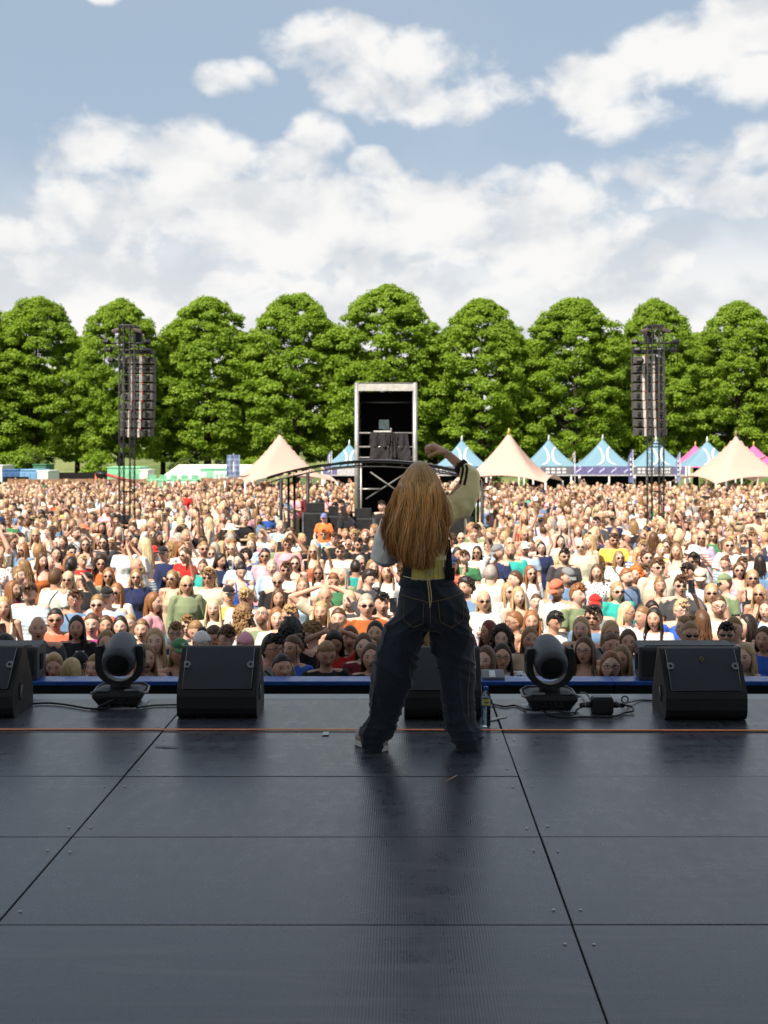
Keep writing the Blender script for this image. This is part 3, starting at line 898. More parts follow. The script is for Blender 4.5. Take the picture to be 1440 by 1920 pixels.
def torso_levels(sex, g=0.0):
    f = sex == 'F'
    hip, wa, ch, sh = (.165, .125, .135, .150) if f else (.160, .148, .165, .178)
    g2 = g * 1.9
    return [(.84, 0, .01, hip * .97 + g2, .106 + g2), (.92, 0, .012, hip + g2, .108 + g2), (1.02, 0, .0, (hip + wa) / 2 + g2, .095 + g2), (1.12, 0, -.004, wa + g, .088 + g),
            (1.24, 0, -.008, ch + g, .108 + g + (.014 if f else 0)), (1.33, 0, -.004, sh * .96 + g, .102 + g), (1.395, 0, .006, sh * .80 + g, .076 + g), (1.44, 0, .014, .082 + g, .056 + g)]

BODY, TOPS, PANTS, HAIRS = {}, {}, {}, {}

def head_matrix(look=(0, 0)):
    """look: (pitch, yaw) degrees; pitch > 0 looks down"""
    return Matrix.Translation(HC) @ Matrix.Rotation(math.radians(look[1]), 4, 'Z') @ Matrix.Rotation(math.radians(look[0]), 4, 'X')

def put_fpos(me, Mh):
    co = get_co(me)
    inv = np.array(Mh.inverted())
    l = co @ inv[:3, :3].T + inv[:3, 3]
    far = (l[:, 2] < -.125) | (np.abs(l[:, 0]) > .1) | (l[:, 1] < -.14)
    l[far] = (0, 5, 0)
    a = me.attributes.new('fpos', 'FLOAT_VECTOR', 'POINT')
    a.data.foreach_set('vector', np.ascontiguousarray(l, np.float32).ravel())

def body_prims(sex, pose, Mh, legs=True, hand=True):
    mb = MB()
    add_head(mb, Mh)
    f = sex == 'F'
    nr = .047 if f else .056
    mb.capsule((0, .018, 1.36), (0, .004, 1.52), nr * 1.12, nr)
    mb.ellipses(torso_levels(sex))
    for s in (-1, 1):
        sh, el, wr = arm_points(sex, pose, s)
        k = .88 if f else 1.0
        mb.capsule((s * .06, .012, 1.425), sh + Vector((0, 0, .005)), .045 * k, .052 * k)
        mb.capsule(sh, el, .050 * k, .038 * k)
        mb.capsule(el, wr, .038 * k, .026 * k)
        if hand:
            dr = (wr - el).normalized()
            pn = Vector((-s, 0, 0)) if pose == 'down' else Vector((-s * .6, 0, .5))
            add_hand(mb, wr, dr, pn, s, .45, .0095)
        if legs:
            mb.capsule((s * .088, .01, .88), (s * .095, .0, .49), .088, .056)
            mb.capsule((s * .095, .0, .49), (s * .10, .03, .09), .055, .036)
            mb.ell((s * .105, -.045, .035), (.042, .115, .036), 12, 8)
    return mb

def get_body(sex, pose, look=(0, 0)):
    k = (sex, pose, look)
    if k not in BODY:
        Mh = head_matrix(look)
        me = finish(body_prims(sex, pose, Mh), .0082, 1, .38)
        me.name = 'body'
        put_fpos(me, Mh)
        me.materials.append(M_SKIN)
        BODY[k] = me
    return BODY[k]

def wrinkle(me, amp, sx=(14, 14, 7), seed=0.0):
    co = get_co(me)
    nn = np.empty(len(me.vertices) * 3, np.float32); me.vertices.foreach_get('normal', nn); nn = nn.reshape(-1, 3)
    off = Vector((seed, seed * 2, 3))
    d = np.array([mnoise.noise(Vector((p[0] * sx[0], p[1] * sx[1], p[2] * sx[2])) + off) for p in co], np.float32)
    set_co(me, co + nn * (d * amp)[:, None])

def get_top(sex, pose, typ):
    k = (sex, pose, typ)
    if k not in TOPS:
        mb = MB()
        g = {'tee': .018, 'shirt': .026, 'tank': .010}[typ]
        lv = torso_levels(sex, g)
        if typ == 'tank':
            lv = lv[:5] + [(1.31, 0, -.006, (.118 if sex == 'F' else .14), .112)]
            mb.ellipses(lv)
            for s in (-1, 1):
                mb.tube([(s * .085, -.098, 1.29), (s * .09, -.06, 1.41), (s * .085, .03, 1.445), (s * .085, .1, 1.30)], .016, 8)
        else:
            mb.ellipses(lv)
            for s in (-1, 1):
                sh, el, wr = arm_points(sex, pose, s)
                mb.capsule((s * .07, .012, 1.415), sh + Vector((0, 0, -.004)), .050, .056)
                if typ == 'tee':
                    mb.tube([sh - (el - sh) * .1, sh + (el - sh) * .2, sh + (el - sh) * .62, sh + (el - sh) * .64], [.050, .062, .064, .05], 12)
                else:
                    mb.capsule(sh, el, .064, .054)
                    mb.tube([el, el + (wr - el) * .5, el + (wr - el) * .93, el + (wr - el) * .95], [.052, .05, .042, .03], 12)
        me = finish(mb, .014, 1, .7)
        wrinkle(me, .011, seed=len(TOPS) * 3.1)
        me.name = 'top'
        TOPS[k] = me
    return TOPS[k]

def get_pants(typ):
    if typ not in PANTS:
        mb = MB()
        if typ == 'skirt':
            mb.ellipses([(.45, 0, 0, .26, .2), (.7, 0, .005, .22, .165), (.92, 0, .01, .178, .12), (1.03, 0, 0, .152, .108)])
        else:
            mb.ellipses([(.80, 0, .01, .162, .112), (.90, 0, .012, .168, .112), (.97, 0, .003, .146, .094), (1.0, 0, 0, .13, .085)])
            for s in (-1, 1):
                mb.capsule((s * .088, .01, .86), (s * .096, .0, .49), .098, .078)
                mb.tube([(s * .096, 0, .55), (s * .098, .01, .3), (s * .102, .025, .07), (s * .102, .025, .06)], [.078, .072, .07, .05], 12)
        me = finish(mb, .018, 1, .6)
        wrinkle(me, .012, (10, 10, 9))
        me.name = 'trousers'
        PANTS[typ] = me
    return PANTS[typ]

def cap_surface(dirs, long_, lift, rough, seed, bald_front=0):
    p = head_shape(dirs)
    nx, ny, nz = dirs[:, 0], dirs[:, 1], dirs[:, 2]
    z = p[:, 2]
    front = -ny
    line = (.087 if long_ else .076) - (13.0 if long_ else 6.0) * p[:, 0] ** 2
    a = np.clip((z - line) / .026, -1, 1)
    b = np.clip(((.22 if long_ else .12) - front) / .12, -1, 1)
    hair = np.maximum(a, b)
    nape = np.clip((z + (.115 if long_ else .068)) / .02, -1, 1)
    if not long_:       # bare skin in front of and below the ears
        ear = np.clip((z + .018 + np.clip(ny, -.3, 1) * .12) / .02, -1, 1)
        nape = np.minimum(nape, ear)
    h = np.minimum(hair, nape)
    o = Vector((seed, 2.3 * seed, 0))
    rz = np.array([mnoise.noise(Vector((d[0] * 6, d[1] * 6, d[2] * 3)) + o) + .5 * mnoise.noise(Vector((d[0] * 16, d[1] * 16, d[2] * 7)) + o) for d in dirs])
    off = np.where(h > 0, .0025 + h * (lift + .003) * (.75 + .5 * np.clip(nz, 0, 1)) + rz * rough, h * .03)
    rad = np.linalg.norm(p, axis=1)
    return p * (1 + off / rad)[:, None]

def lock(mb, phi, L, rs, wave, wph, out, front_fall, r0=.015):
    """one lock of hair: from the parting, over the skull at azimuth phi (0 = back, +-pi = face), down by L"""
    sx, cy = math.sin(phi), math.cos(phi)
    pts, rad = [], []
    for q in (0, .25, .5, .75, 1.0):
        th = (1 - q) * 1.35 + q * .05     # elevation on the skull
        p = Vector((.082 * math.cos(th) * sx, .104 * math.cos(th) * cy, .122 * math.sin(th)))
        pts.append(p); rad.append(r0 * (.6 + .4 * q))
    base = pts[-1]
    n = 9
    for j in range(1, n + 1):
        q = j / n
        z = base.z - L * q
        ox = sx * (out * math.sin(min(1, q * 1.3) * math.pi / 2)); oy = cy * out * .9 * math.sin(min(1, q * 1.3) * math.pi / 2)
        if front_fall and abs(phi) > 1.5:
            oy -= .05 * q
        w = wave * math.sin(wph + q * 11) * min(1, q * 3)
        pts.append(Vector((base.x + ox + w * cy, base.y + oy + w * .6 * sx, z)))
        rad.append(r0 * (1.0 - .75 * q ** 2.2))
    mb.tube(pts, rad, 5, flat=.6, side=(cy, -sx, 0))

def get_hair(style):
    """styles: straight, wavy, tail, bun, short, curly, bob, crop"""
    if style in HAIRS:
        return HAIRS[style]
    r = random.Random(hash(style) % 1000 if False else sum(map(ord, style)))
    mb = MB()
    dirs, fs = sphere_dirs(40, 30)
    long_ = style in ('straight', 'wavy', 'bob', 'longwavy', 'back', 'side')
    lift = {'short': .011, 'crop': .005, 'curly': .03, 'bun': .007, 'tail': .007, 'boycurl': .022}.get(style, .010)
    rough = {'short': .005, 'curly': .02, 'boycurl': .012, 'crop': .001}.get(style, .0025)
    mb.add([Vector(v) for v in cap_surface(dirs, long_ or style in ('curly',), lift, rough, len(style) * 1.7)], fs, 0, True)
    if long_:
        L0 = {'straight': .33, 'wavy': .34, 'bob': .13, 'longwavy': .42, 'back': .30, 'side': .32}[style]
        for k in range(78):
            phi = (k / 77 - .5) * 2 * {'straight': 1.72, 'back': 1.38, 'side': 1.5}.get(style, 1.95) + (.35 if style == 'side' else 0) + r.uniform(-.05, .05)
            lock(mb, phi, L0 * r.uniform(.82, 1.1), 0, {'wavy': .013, 'longwavy': .016}.get(style, .003) * r.uniform(.6, 1.3), r.uniform(0, 6), r.uniform(-.008, .024), True, r.uniform(.009, .0135))
        for k in range(0 if style == 'back' else 14):
            phi = (1 if k % 2 or style == 'side' else -1) * r.uniform(1.35, 1.95)
            lock(mb, phi, L0 * r.uniform(.9, 1.25), 0, .006, r.uniform(0, 6), r.uniform(-.006, .012), True, .010)
    elif style == 'tail':
        mb.ell((0, .108, .035), (.022, .02, .022), 10, 8)
        for k in range(16):
            a = r.uniform(0, 6.28); q = r.uniform(0, .014)
            pts = [Vector((math.cos(a) * q, .108 + math.sin(a) * q, .035))]
            for j in range(1, 8):
                u = j / 7
                pts.append(Vector((math.cos(a) * q * (1 + 1.5 * u) + r.uniform(-.004, .004), .108 + .035 * math.sin(u * 2.6) + math.sin(a) * q, .035 - .30 * u ** 1.2)))
            mb.tube(pts, [.010, .012, .013, .013, .012, .010, .007, .003], 5)
    elif style == 'bun':
        for k in range(14):
            a = r.uniform(0, 6.28); b = r.uniform(-.6, 1.2)
            mb.ell((math.cos(a) * .018, .075 + .012 * math.sin(a), .105 + .016 * math.sin(b * 2)), (.026, .02, .017), 8, 6, M=Matrix.Rotation(a, 3, 'Z'))
        for k in range(4):
            s = 1 if k % 2 else -1
            mb.tube([(s * .07, -.04, .06), (s * .08, -.045, .0), (s * .078, -.05, -.05 - .02 * k)], [.004, .005, .002], 5)
    elif style in ('curly', 'boycurl'):
        n = 420 if style == 'curly' else 230
        for k in range(n):
            u = r.uniform(-.2, 1) if style == 'boycurl' else r.uniform(-.75, 1); a = r.uniform(-2.45, 2.45) + math.pi / 2
            if style == 'boycurl' and u < .35 and math.sin(a) < .1:
                continue
            q = math.sqrt(1 - u * u); rr_ = r.uniform(.9, 1.25 if style == 'curly' else 1.1)
            if u < .5 and math.sin(a) < -.55:
                continue
            mb.ell((.095 * rr_ * q * math.cos(a), .118 * rr_ * q * math.sin(a) + .01, .128 * u * rr_ + (-.02 if style == 'curly' else .008)),
                   (r.uniform(.008, .018), r.uniform(.007, .012), r.uniform(.010, .020)), 6, 4, M=Matrix.Rotation(r.uniform(0, 3), 3, 'Y'))
        if style == 'curly':
            for k in range(40):
                phi = r.uniform(-2.0, 2.0)
                lock(mb, phi, .26 * r.uniform(.7, 1.1), 0, .018, r.uniform(0, 6), .05, True, .016)
    elif style == 'short':
        for k in range(60):
            a = r.uniform(0, 6.28); u = r.uniform(.45, 1); q = math.sqrt(1 - u * u)
            p = Vector((.08 * q * math.cos(a), .102 * q * math.sin(a), .122 * u))
            t_ = Vector((r.uniform(-.02, .02), r.uniform(-.035, -.01), r.uniform(.004, .02)))
            mb.tube([p * .97, p * 1.05 + t_ * .5, p * 1.06 + t_], [.009, .008, .002], 5)
    me = mb.mesh('hair', [])
    me.polygons.foreach_set('use_smooth', [True] * len(me.polygons))
    HAIRS[style] = me
    return me

def acc_mesh(kind):
    mb = MB()
    if kind in ('sunglasses', 'glasses', 'sunglasses_up'):
        for s in (-1, 1):
            rim = [Vector((s * (.033 + .025 * math.cos(a)), -.101 + .012 * (math.cos(a) * .5 + .5) * 1.0 + .004, .013 + (.0150 if kind != 'glasses' else .016) * math.sin(a))) for a in np.linspace(0, 2 * math.pi, 15)[:-1]]
            if kind == 'glasses':
                mb.tube(rim + [rim[0]], .0022, 5, mat=1)
            else:
                c = sum(rim, Vector()) / len(rim) + Vector((0, -.004, 0))
                k = len(rim)
                mb.add(rim + [c] + [v + Vector((0, .005, 0)) for v in rim], [(i, (i + 1) % k, k) for i in range(k)] + [(i, (i + 1) % k, k + 1 + (i + 1) % k, k + 1 + i) for i in range(k)] + [tuple(range(2 * k, k, -1))], 0, False)
            mb.tube([(s * .055, -.088, .018), (s * .075, -.05, .017), (s * .082, .004, .012)], .0026, 5, mat=1)
        mb.tube([(-.012, -.106, .018), (0, -.109, .020), (.012, -.106, .018)], .0026, 5, mat=1)
        if kind == 'sunglasses_up':
            mb.v = [tuple(Matrix.Rotation(math.radians(-48), 3, 'X') @ Vector(v) + Vector((0, .005, .012))) for v in mb.v]
        return mb.mesh(kind, [SHADES, FRAME])
    if kind in ('cap', 'cap_back'):
        dirs, fs = sphere_dirs(28, 18)
        p = head_shape(dirs)
        rad = np.linalg.norm(p, axis=1)
        p = p * (1 + np.where(p[:, 2] > .040, .0185, -.02) / rad)[:, None]
        p[:, 1] = np.where(p[:, 2] > .04, p[:, 1] * 1.03, p[:, 1])
        mb.add([Vector(v) for v in p], fs, 0, True)
        top = [[Vector((x * (1 - .12 * j), -.085 - .075 * j / 3 * (1 - (x / .085) ** 2 * .75), .052 - .016 * j / 3 - 5.5 * x * x * .4)) for x in np.linspace(-.075, .075, 9)] for j in range(4)]
        mb.grid(top)
        mb.grid([[v - Vector((0, 0, .005)) for v in r_] for r_ in top])
        mb.grid([[top[3][i], top[3][i] - Vector((0, 0, .005))] for i in range(9)])
        mb.ell((0, .004, .137), (.008, .008, .004), 8, 6)
        if kind == 'cap_back':
            mb.v = [(-v[0], -v[1] + .012, v[2]) for v in mb.v]
        return mb.mesh('cap', [M_CAP])
    if kind == 'hat':
        mb.lathe([(.0, .15), (.05, .15), (.085, .135), (.094, .09), (.098, .055), (.15, .045), (.165, .036), (.16, .031), (.10, .045), (.0, .05)], 28)
        mb.v = [(v[0], v[1] * 1.12 + .004, v[2]) for v in mb.v]
        return mb.mesh('hat', [M_CAP])
    if kind == 'bandana':
        dirs, fs = sphere_dirs(28, 18)
        p = head_shape(dirs); rad = np.linalg.norm(p, axis=1)
        lim = .03 - .25 * p[:, 1]
        p = p * (1 + np.where(p[:, 2] > lim, .016, -.02) / rad)[:, None]
        mb.add([Vector(v) for v in p], fs, 0, True)
        return mb.mesh('bandana', [M_CAP])
ACC = {}
def get_acc(kind):
    if kind not in ACC:
        ACC[kind] = acc_mesh(kind)
    return ACC[kind]

HCOL = {'blonde': (.42, .295, .155), 'fair': (.54, .425, .27), 'darkblonde': (.25, .15, .068), 'brown': (.095, .048, .022), 'dark': (.020, .013, .010),
        'ginger': (.25, .105, .042), 'orange': (.46, .125, .02), 'grey': (.36, .34, .31), 'red': (.15, .028, .016), 'black': (.010, .008, .008)}
TCOL = {'mint': (.30, .50, .43), 'white': (.64, .63, .615), 'cream': (.60, .53, .41), 'black': (.016, .016, .018), 'navy': (.018, .028, .085), 'pale blue': (.38, .50, .66), 'denim blue': (.13, .22, .36),
        'red': (.50, .025, .02), 'coral': (.68, .16, .09), 'pink': (.72, .34, .40), 'beige': (.48, .36, .25), 'grey': (.20, .20, .21), 'green': (.06, .20, .09), 'olive': (.19, .24, .13),
        'teal': (.03, .33, .28), 'rust': (.36, .10, .028), 'lilac': (.46, .38, .58), 'blue': (.03, .10, .42), 'magenta': (.42, .05, .22), 'yellow': (.62, .48, .09), 'charcoal': (.055, .055, .06), 'maroon': (.16, .02, .03)}
SKINS = [(.58, .355, .26), (.62, .40, .305), (.54, .315, .225), (.48, .27, .185), (.64, .425, .33), (.38, .205, .135)]
POSE_TXT = {'down': '', 'crossed': ' with arms crossed', 'chest': ' with hands clasped at the chest', 'shade': ' shading the eyes with one hand', 'phone': ' holding up a phone',
            'cup': ' holding a cup', 'raise': ' with one arm raised', 'onhead': ' with both hands on the head'}
TOP_TXT = {'tee': 'T-shirt', 'tank': 'sleeveless top', 'shirt': 'long-sleeved top'}
ACC_TXT = {'sunglasses': 'sunglasses', 'glasses': 'glasses', 'cap': 'cap', 'cap_back': 'backward cap', 'hat': 'sun hat', 'bandana': 'bandana', 'sunglasses_up': 'sunglasses pushed up'}
PEOPLE = []     # (object, px, py, depth, text)
prs = random.Random(21)

def jitter(c, a=.12, r=prs):
    k = 1 + r.uniform(-a, a)
    return tuple(max(0, min(1, v * k * (1 + r.uniform(-.04, .04)))) for v in c)

def make_person(px, py, d, zh, sex='F', hair='straight', hcol='brown', top='white', ttype='tee', pose='down', acc=(), rz=0.0, look=(0, 0), skin=None, legs='denim blue', acc_col='black', pattern=None, base_z=0.0):
    """head centre at photograph point (px, py), depth d"""
    if hair == 'straight':
        hair = prs.choice(['straight', 'back', 'side', 'back'])
    if acc and acc[0] in ('cap', 'cap_back', 'bandana', 'hat') and hair in ('short', 'boycurl', 'curly'):
        hair = 'crop'
    sc = (zh - base_z) / HC.z
    a = math.radians(rz)
    hx = (px - VX) / F * d
    off = Matrix.Rotation(a, 3, 'Z') @ Vector((HC.x, HC.y, 0)) * sc
    o = link(get_body(sex, pose, look), 'person')
    o.location = (hx - off.x, d - off.y, base_z)
    o.rotation_euler[2] = a
    o.scale = (sc * prs.uniform(.95, 1.06), sc * prs.uniform(.97, 1.03), sc)
    o['category'] = 'person'
    o['group'] = 'festival crowd in front of the stage'
    o.color = (*(skin or prs.choice(SKINS[:5] if prs.random() < .93 else SKINS)), .5 if sex == 'M' and zh > 1.5 and prs.random() < .4 else 1)
    Mh = head_matrix(look)
    def child(me, name, mat, col, M=None):
        c = bpy.data.objects.new(name, me); COL.objects.link(c); c.parent = o
        if mat is not None:
            if not me.materials:
                me.materials.append(mat)
            c.material_slots[0].link = 'OBJECT'
            c.material_slots[0].material = mat
        if M is not None:
            c.matrix_local = M
        if col is not None:
            c.color = (*col, 1)
        return c
    if hair != 'bald':
        child(get_hair(hair), 'hair', M_HAIR, jitter(HCOL[hcol]), Mh)
    child(get_top(sex, pose, ttype), 'top', {'floral': M_FLORAL, 'stripe': M_STRIPE, 'print': M_PRINT, 'strap': M_STRAP}.get(pattern, M_TOP), jitter(TCOL[top], .08))
    child(get_pants('skirt' if legs == 'skirt' else 'jeans'), 'skirt' if legs == 'skirt' else 'trousers', M_LEG, jitter(TCOL.get(legs, TCOL['denim blue']), .3))
    for k in acc:
        nm = {'sunglasses_up': 'sunglasses', 'cap_back': 'cap'}.get(k, k)
        c = child(get_acc(k), nm, None, TCOL[acc_col] if k in ('cap', 'cap_back', 'hat', 'bandana') else None, Mh)
    held = []
    sgn = 1
    if pose in ('phone', 'cup'):
        sh, el, wr = arm_points(sex, pose, 1)
        dr = (wr - el).normalized()
        h = wr + dr * .10
        hw = o.matrix_basis @ (h + Vector((0, -.025, .03)))
        if pose == 'phone':
            ph = MB().box((0, 0, 0), (.074, .009, .15)).build('phone', PHONE, bevel=.003)
            held.append((ph, 'phone'))
            lens = MB().box((.02, -.0055, .05), (.022, .003, .03)).build('camera_bump', GREYP, ph, bevel=.001)
        else:
            ph = MB().lathe([(0, -.05), (.030, -.05), (.040, .055), (.038, .055), (.029, -.04), (0, -.04)], 16).build('cup', simple('cup_red' if prs.random() < .4 else 'cup_white', (.5, .05, .04) if prs.random() < .4 else (.65, .62, .55), .35))
            held.append((ph, 'cup'))
        ph.location = hw
        ph.rotation_euler = (math.radians(-8), 0, a)
    txt = (('%s %s%s' % (top, 'patterned ' if pattern == 'floral' else 'striped ' if pattern == 'stripe' else 'printed ' if pattern == 'print' else 'strap-crossed ' if pattern == 'strap' else '', TOP_TXT[ttype]))
           + ((' and ' + (acc_col + ' ' if acc[0] in ('cap', 'cap_back', 'hat', 'bandana') else '') + ACC_TXT[acc[0]]) if acc else '') + POSE_TXT[pose]
           + (' turned away from the stage' if abs(rz) > 125 else ' turned sideways' if abs(rz) > 50 else ''))
    PEOPLE.append(dict(o=o, px=px, py=py, d=d, txt=txt, held=held))
    return o
# ------------------------------------------------------------------ the person on stage
from mathutils.bvhtree import BVHTree
PDIST = 7.17
PB = Vector(((797 - VX) / F * PDIST, PDIST, SZ))
def Q(px, py, dy=0.0):
    """point of the figure, relative to its base; dy towards the crowd"""
    p = at(px, py, PDIST); p.y += dy
    return p - PB
def denim_mat():
    m, t = newmat('dark_denim')
    g = t.n('ShaderNodeTexCoord').outputs['Object']
    x, y, z = t.sep(g)
    fade = t.noise(t.vm('MULTIPLY', g, (1, 1, .5)), 4.5, 5, .6)
    tw = t.m('SINE', t.m('MULTIPLY', t.m('ADD', t.m('ADD', x, y), t.m('MULTIPLY', z, 1.0)), 2100))
    fine = t.noise(g, 190, 3, .7)
    c = t.mix(t.ramp(fade, .42, .75), (.009, .012, .021), (.026, .034, .050))
    c = t.mix(t.ramp(fine, .4, .8, 0, .45), c, (.040, .048, .060))
    c = t.mix(t.ramp(tw, -.5, .9, 0, .18), c, (.044, .052, .065))
    t.out(t.pbsdf(c, .82, 0, .2, t.bump(t.m('ADD', fine, t.noise(g, 30, 4)), .3, .004), Sheen_Weight=.2))
    return m
DENIM = denim_mat()
LAMPLIT_SATIN = simple('lamplit_satin', (.95, .80, .40), .42, var=.06, scale=5, bump=.08, bscale=40)  # jacket is white; the yellow stage light is painted into this colour
LAMPLIT_PANEL = simple('lamplit_panel', (.66, .53, .12), .5, var=.12, scale=9)  # tint of the yellow stage light put into the corset colour
BLACKC = simple('black_cloth', (.010, .010, .012), .8)
STITCH = simple('tan_stitch', (.20, .13, .05), .7)
LACE = simple('cream_lace', (.62, .50, .26), .6)

def fold_displace(me, fn):
    co = get_co(me)
    nn = np.empty(len(me.vertices) * 3, np.float32); me.vertices.foreach_get('normal', nn); nn = nn.reshape(-1, 3)
    d = np.array([fn(Vector(p)) for p in co], np.float32)
    set_co(me, co + nn * d[:, None])
def ridge(p, s, o=0.0):
    v = mnoise.noise(Vector((p.x * s[0] + o, p.y * s[1], p.z * s[2] + o)))
    return 1 - abs(v) * 2

# body: head facing the crowd, neck, torso, arms with hands, legs
Hq = Q(787, 908, .02)
Mhp = Matrix.Translation(Hq) @ Matrix.Rotation(math.radians(180 - 6), 4, 'Z') @ Matrix.Rotation(math.radians(-6), 4, 'X')
pb_ = MB()
add_head(pb_, Mhp)
shL, shR = Q(742, 972, .0), Q(836, 957, .0)
elL, wrL = Q(724, 1042, .10), Q(768, 975, .27)
elR, wrR = Q(884, 892, .10), Q(838, 849, .15)
pb_.capsule(Q(790, 975), Q(787, 925, .01), .05, .045)
tors = [(1000, 792, 50, .10), (975, 790, 43, .085), (960, 789, 26, .06)]
def ring_px(cx, cy, hw, dep, n=24, dy=0.0):
    c = Q(cx, cy, dy); r = hw / F * PDIST
    return [c + Vector((r * math.cos(2 * math.pi * k / n), dep * math.sin(2 * math.pi * k / n), 0)) for k in range(n)]
pb_.loft([ring_px(803, 1130, 50, .11), ring_px(800, 1095, 44, .10), ring_px(797, 1060, 36, .085), ring_px(793, 1020, 41, .095), ring_px(790, 985, 44, .09), ring_px(789, 962, 30, .06)])
for sh, el, wr in ((shL, elL, wrL), (shR, elR, wrR)):
    pb_.capsule(Q(789, 968), sh, .04, .043)
    pb_.capsule(sh, el, .043, .034); pb_.capsule(el, wr, .035, .0235)
add_hand(pb_, wrR, Vector((-.86, .06, .46)), Vector((-.35, .3, -1)), -1, 1.5, .0118, 1.08)
add_hand(pb_, wrL, Vector((.3, .5, .6)), Vector((.5, .2, -.3)), 1, .9)
hipL, hipR = Q(778, 1125), Q(832, 1125)
knL, knR = Q(735, 1262, .04), Q(857, 1268, .03)
anL, anR = Q(706, 1385, .0), Q(874, 1388, .0)
for h, k, a in ((hipL, knL, anL), (hipR, knR, anR)):
    pb_.capsule(h, k, .085, .055); pb_.capsule(k, a, .052, .034)
bme = finish(pb_, .0065, 2, .5)
put_fpos(bme, Mhp)
bme.materials.append(M_SKIN)
perf = link(bme, 'person')
perf.location = PB
perf.color = (.56, .31, .20, 1)
tag(perf, 'person on stage seen from behind in wide dark jeans, one arm raised to the crowd', 'person')

# jeans: both legs lofted from their outlines, then welded with the hips
LEGL = [(1110, 748, 806), (1150, 740, 806), (1182, 724, 803), (1220, 707, 790), (1250, 698, 781), (1285, 692, 771), (1320, 691, 760), (1342, 692, 752), (1358, 684, 746), (1372, 673, 738), (1385, 673, 730), (1397, 680, 724), (1405, 686, 719)]
LEGR = [(1110, 803, 869), (1150, 805, 879), (1182, 807, 882), (1220, 813, 888), (1260, 820, 891), (1305, 826, 892), (1335, 830, 893), (1352, 832, 895), (1368, 836, 902), (1382, 842, 906), (1396, 850, 905), (1405, 855, 900), (1410, 862, 893)]
jm = MB()
jm.loft([ring_px(799, 1084, 46, .107, 40), ring_px(803, 1098, 54, .118, 40), ring_px(808, 1112, 61, .128, 40), ring_px(810, 1135, 66, .135, 40), ring_px(809, 1160, 69, .130, 40), ring_px(806, 1178, 56, .10, 40)])
for tb in (LEGL, LEGR):
    rg = []
    for (y, a, b) in tb:
        hw = (b - a) / 2
        dy = .03 * math.sin(max(0, min(1, (y - 1110) / 290)) * math.pi)
        rg.append(ring_px((a + b) / 2, y, hw, max(.085, hw / F * PDIST * .92), 36, dy))
    jm.loft(rg)
jme = finish(jm, .0075, 3)
def crease(p, sc_, o=0.0):
    return max(0.0, ridge(p, sc_, o)) ** 4 - .18
def jean_fold(p):
    z = p.z
    low = max(0, min(1, (.42 - z) / .3))
    d = .013 * low * crease(p, (4, 4, 15), 1.3) + .009 * low * crease(p, (8, 8, 24), 5.1)
    d += .020 * crease(p + Vector((z * .12, 0, 0)), (7.5, 6, 1.6), 8.0) * (1 - .3 * low)
    kn = math.exp(-((z - .50) / .13) ** 2)
    d += .017 * kn * crease(p + Vector((0, 0, p.x * .7)), (3, 3, 10), 2.0)
    hp = math.exp(-((z - .72) / .12) ** 2)
    d += .014 * hp * crease(p + Vector((0, 0, abs(p.x - .01) * .8)), (3, 3, 12), 4.0)
    return d
fold_displace(jme, jean_fold)
jme.materials.append(DENIM)
jeans = link(jme, 'jeans', perf)
def bvh(me):
    return BVHTree.FromPolygons([v.co[:] for v in me.vertices], [p.vertices[:] for p in me.polygons])
def on_surface(tree, pts, off=.002, step=6):
    """lay a path, given in photograph points, on the back of a garment"""
    out = []
    for (a, b) in zip(pts[:-1], pts[1:]):
        for k in range(step):
            q = k / step
            out.append((a[0] + (b[0] - a[0]) * q, a[1] + (b[1] - a[1]) * q))
    out.append(pts[-1])
    res = []
    for px, py in out:
        o = Q(px, py, -1.0); 
        hit = tree.ray_cast(o, Vector((0, 1, 0)))
        if hit[0] is not None:
            n = hit[1] if hit[1].y < 0 else -hit[1]
            res.append(hit[0] + n * off)
    return res
jt = bvh(jme)
for pts_ in ([(752, 1113), (775, 1118), (803, 1124)], [(805, 1124), (840, 1117), (868, 1110)], [(805, 1125), (806, 1150), (806, 1176)], [(820, 1122), (824, 1160), (846, 1172), (868, 1158), (868, 1116)],
             [(758, 1121), (757, 1160), (775, 1172), (792, 1164), (794, 1126)], [(876, 1140), (880, 1190), (880, 1250), (876, 1300), (877, 1350)]):
    s_ = on_surface(jt, pts_, .0012)
    if len(s_) > 2:
        MB().tube(s_, .0021, 5).build('stitching', STITCH, jeans)
wb = MB().loft([ring_px(799, 1083, 47.5, .111, 40), ring_px(799, 1084, 49, .114, 40), ring_px(801, 1096, 54.5, .122, 40), ring_px(801, 1098, 53, .119, 40)])
MB.build(wb, 'waistband', DENIM, jeans)
for px in (772, 828):
    s_ = on_surface(bvh(wb.mesh('t', [])), [(px, 1082), (px, 1100)], .003)
    if len(s_) > 1:
        MB().tube(s_, .006, 6, flat=.4).build('belt_loop', DENIM, jeans)

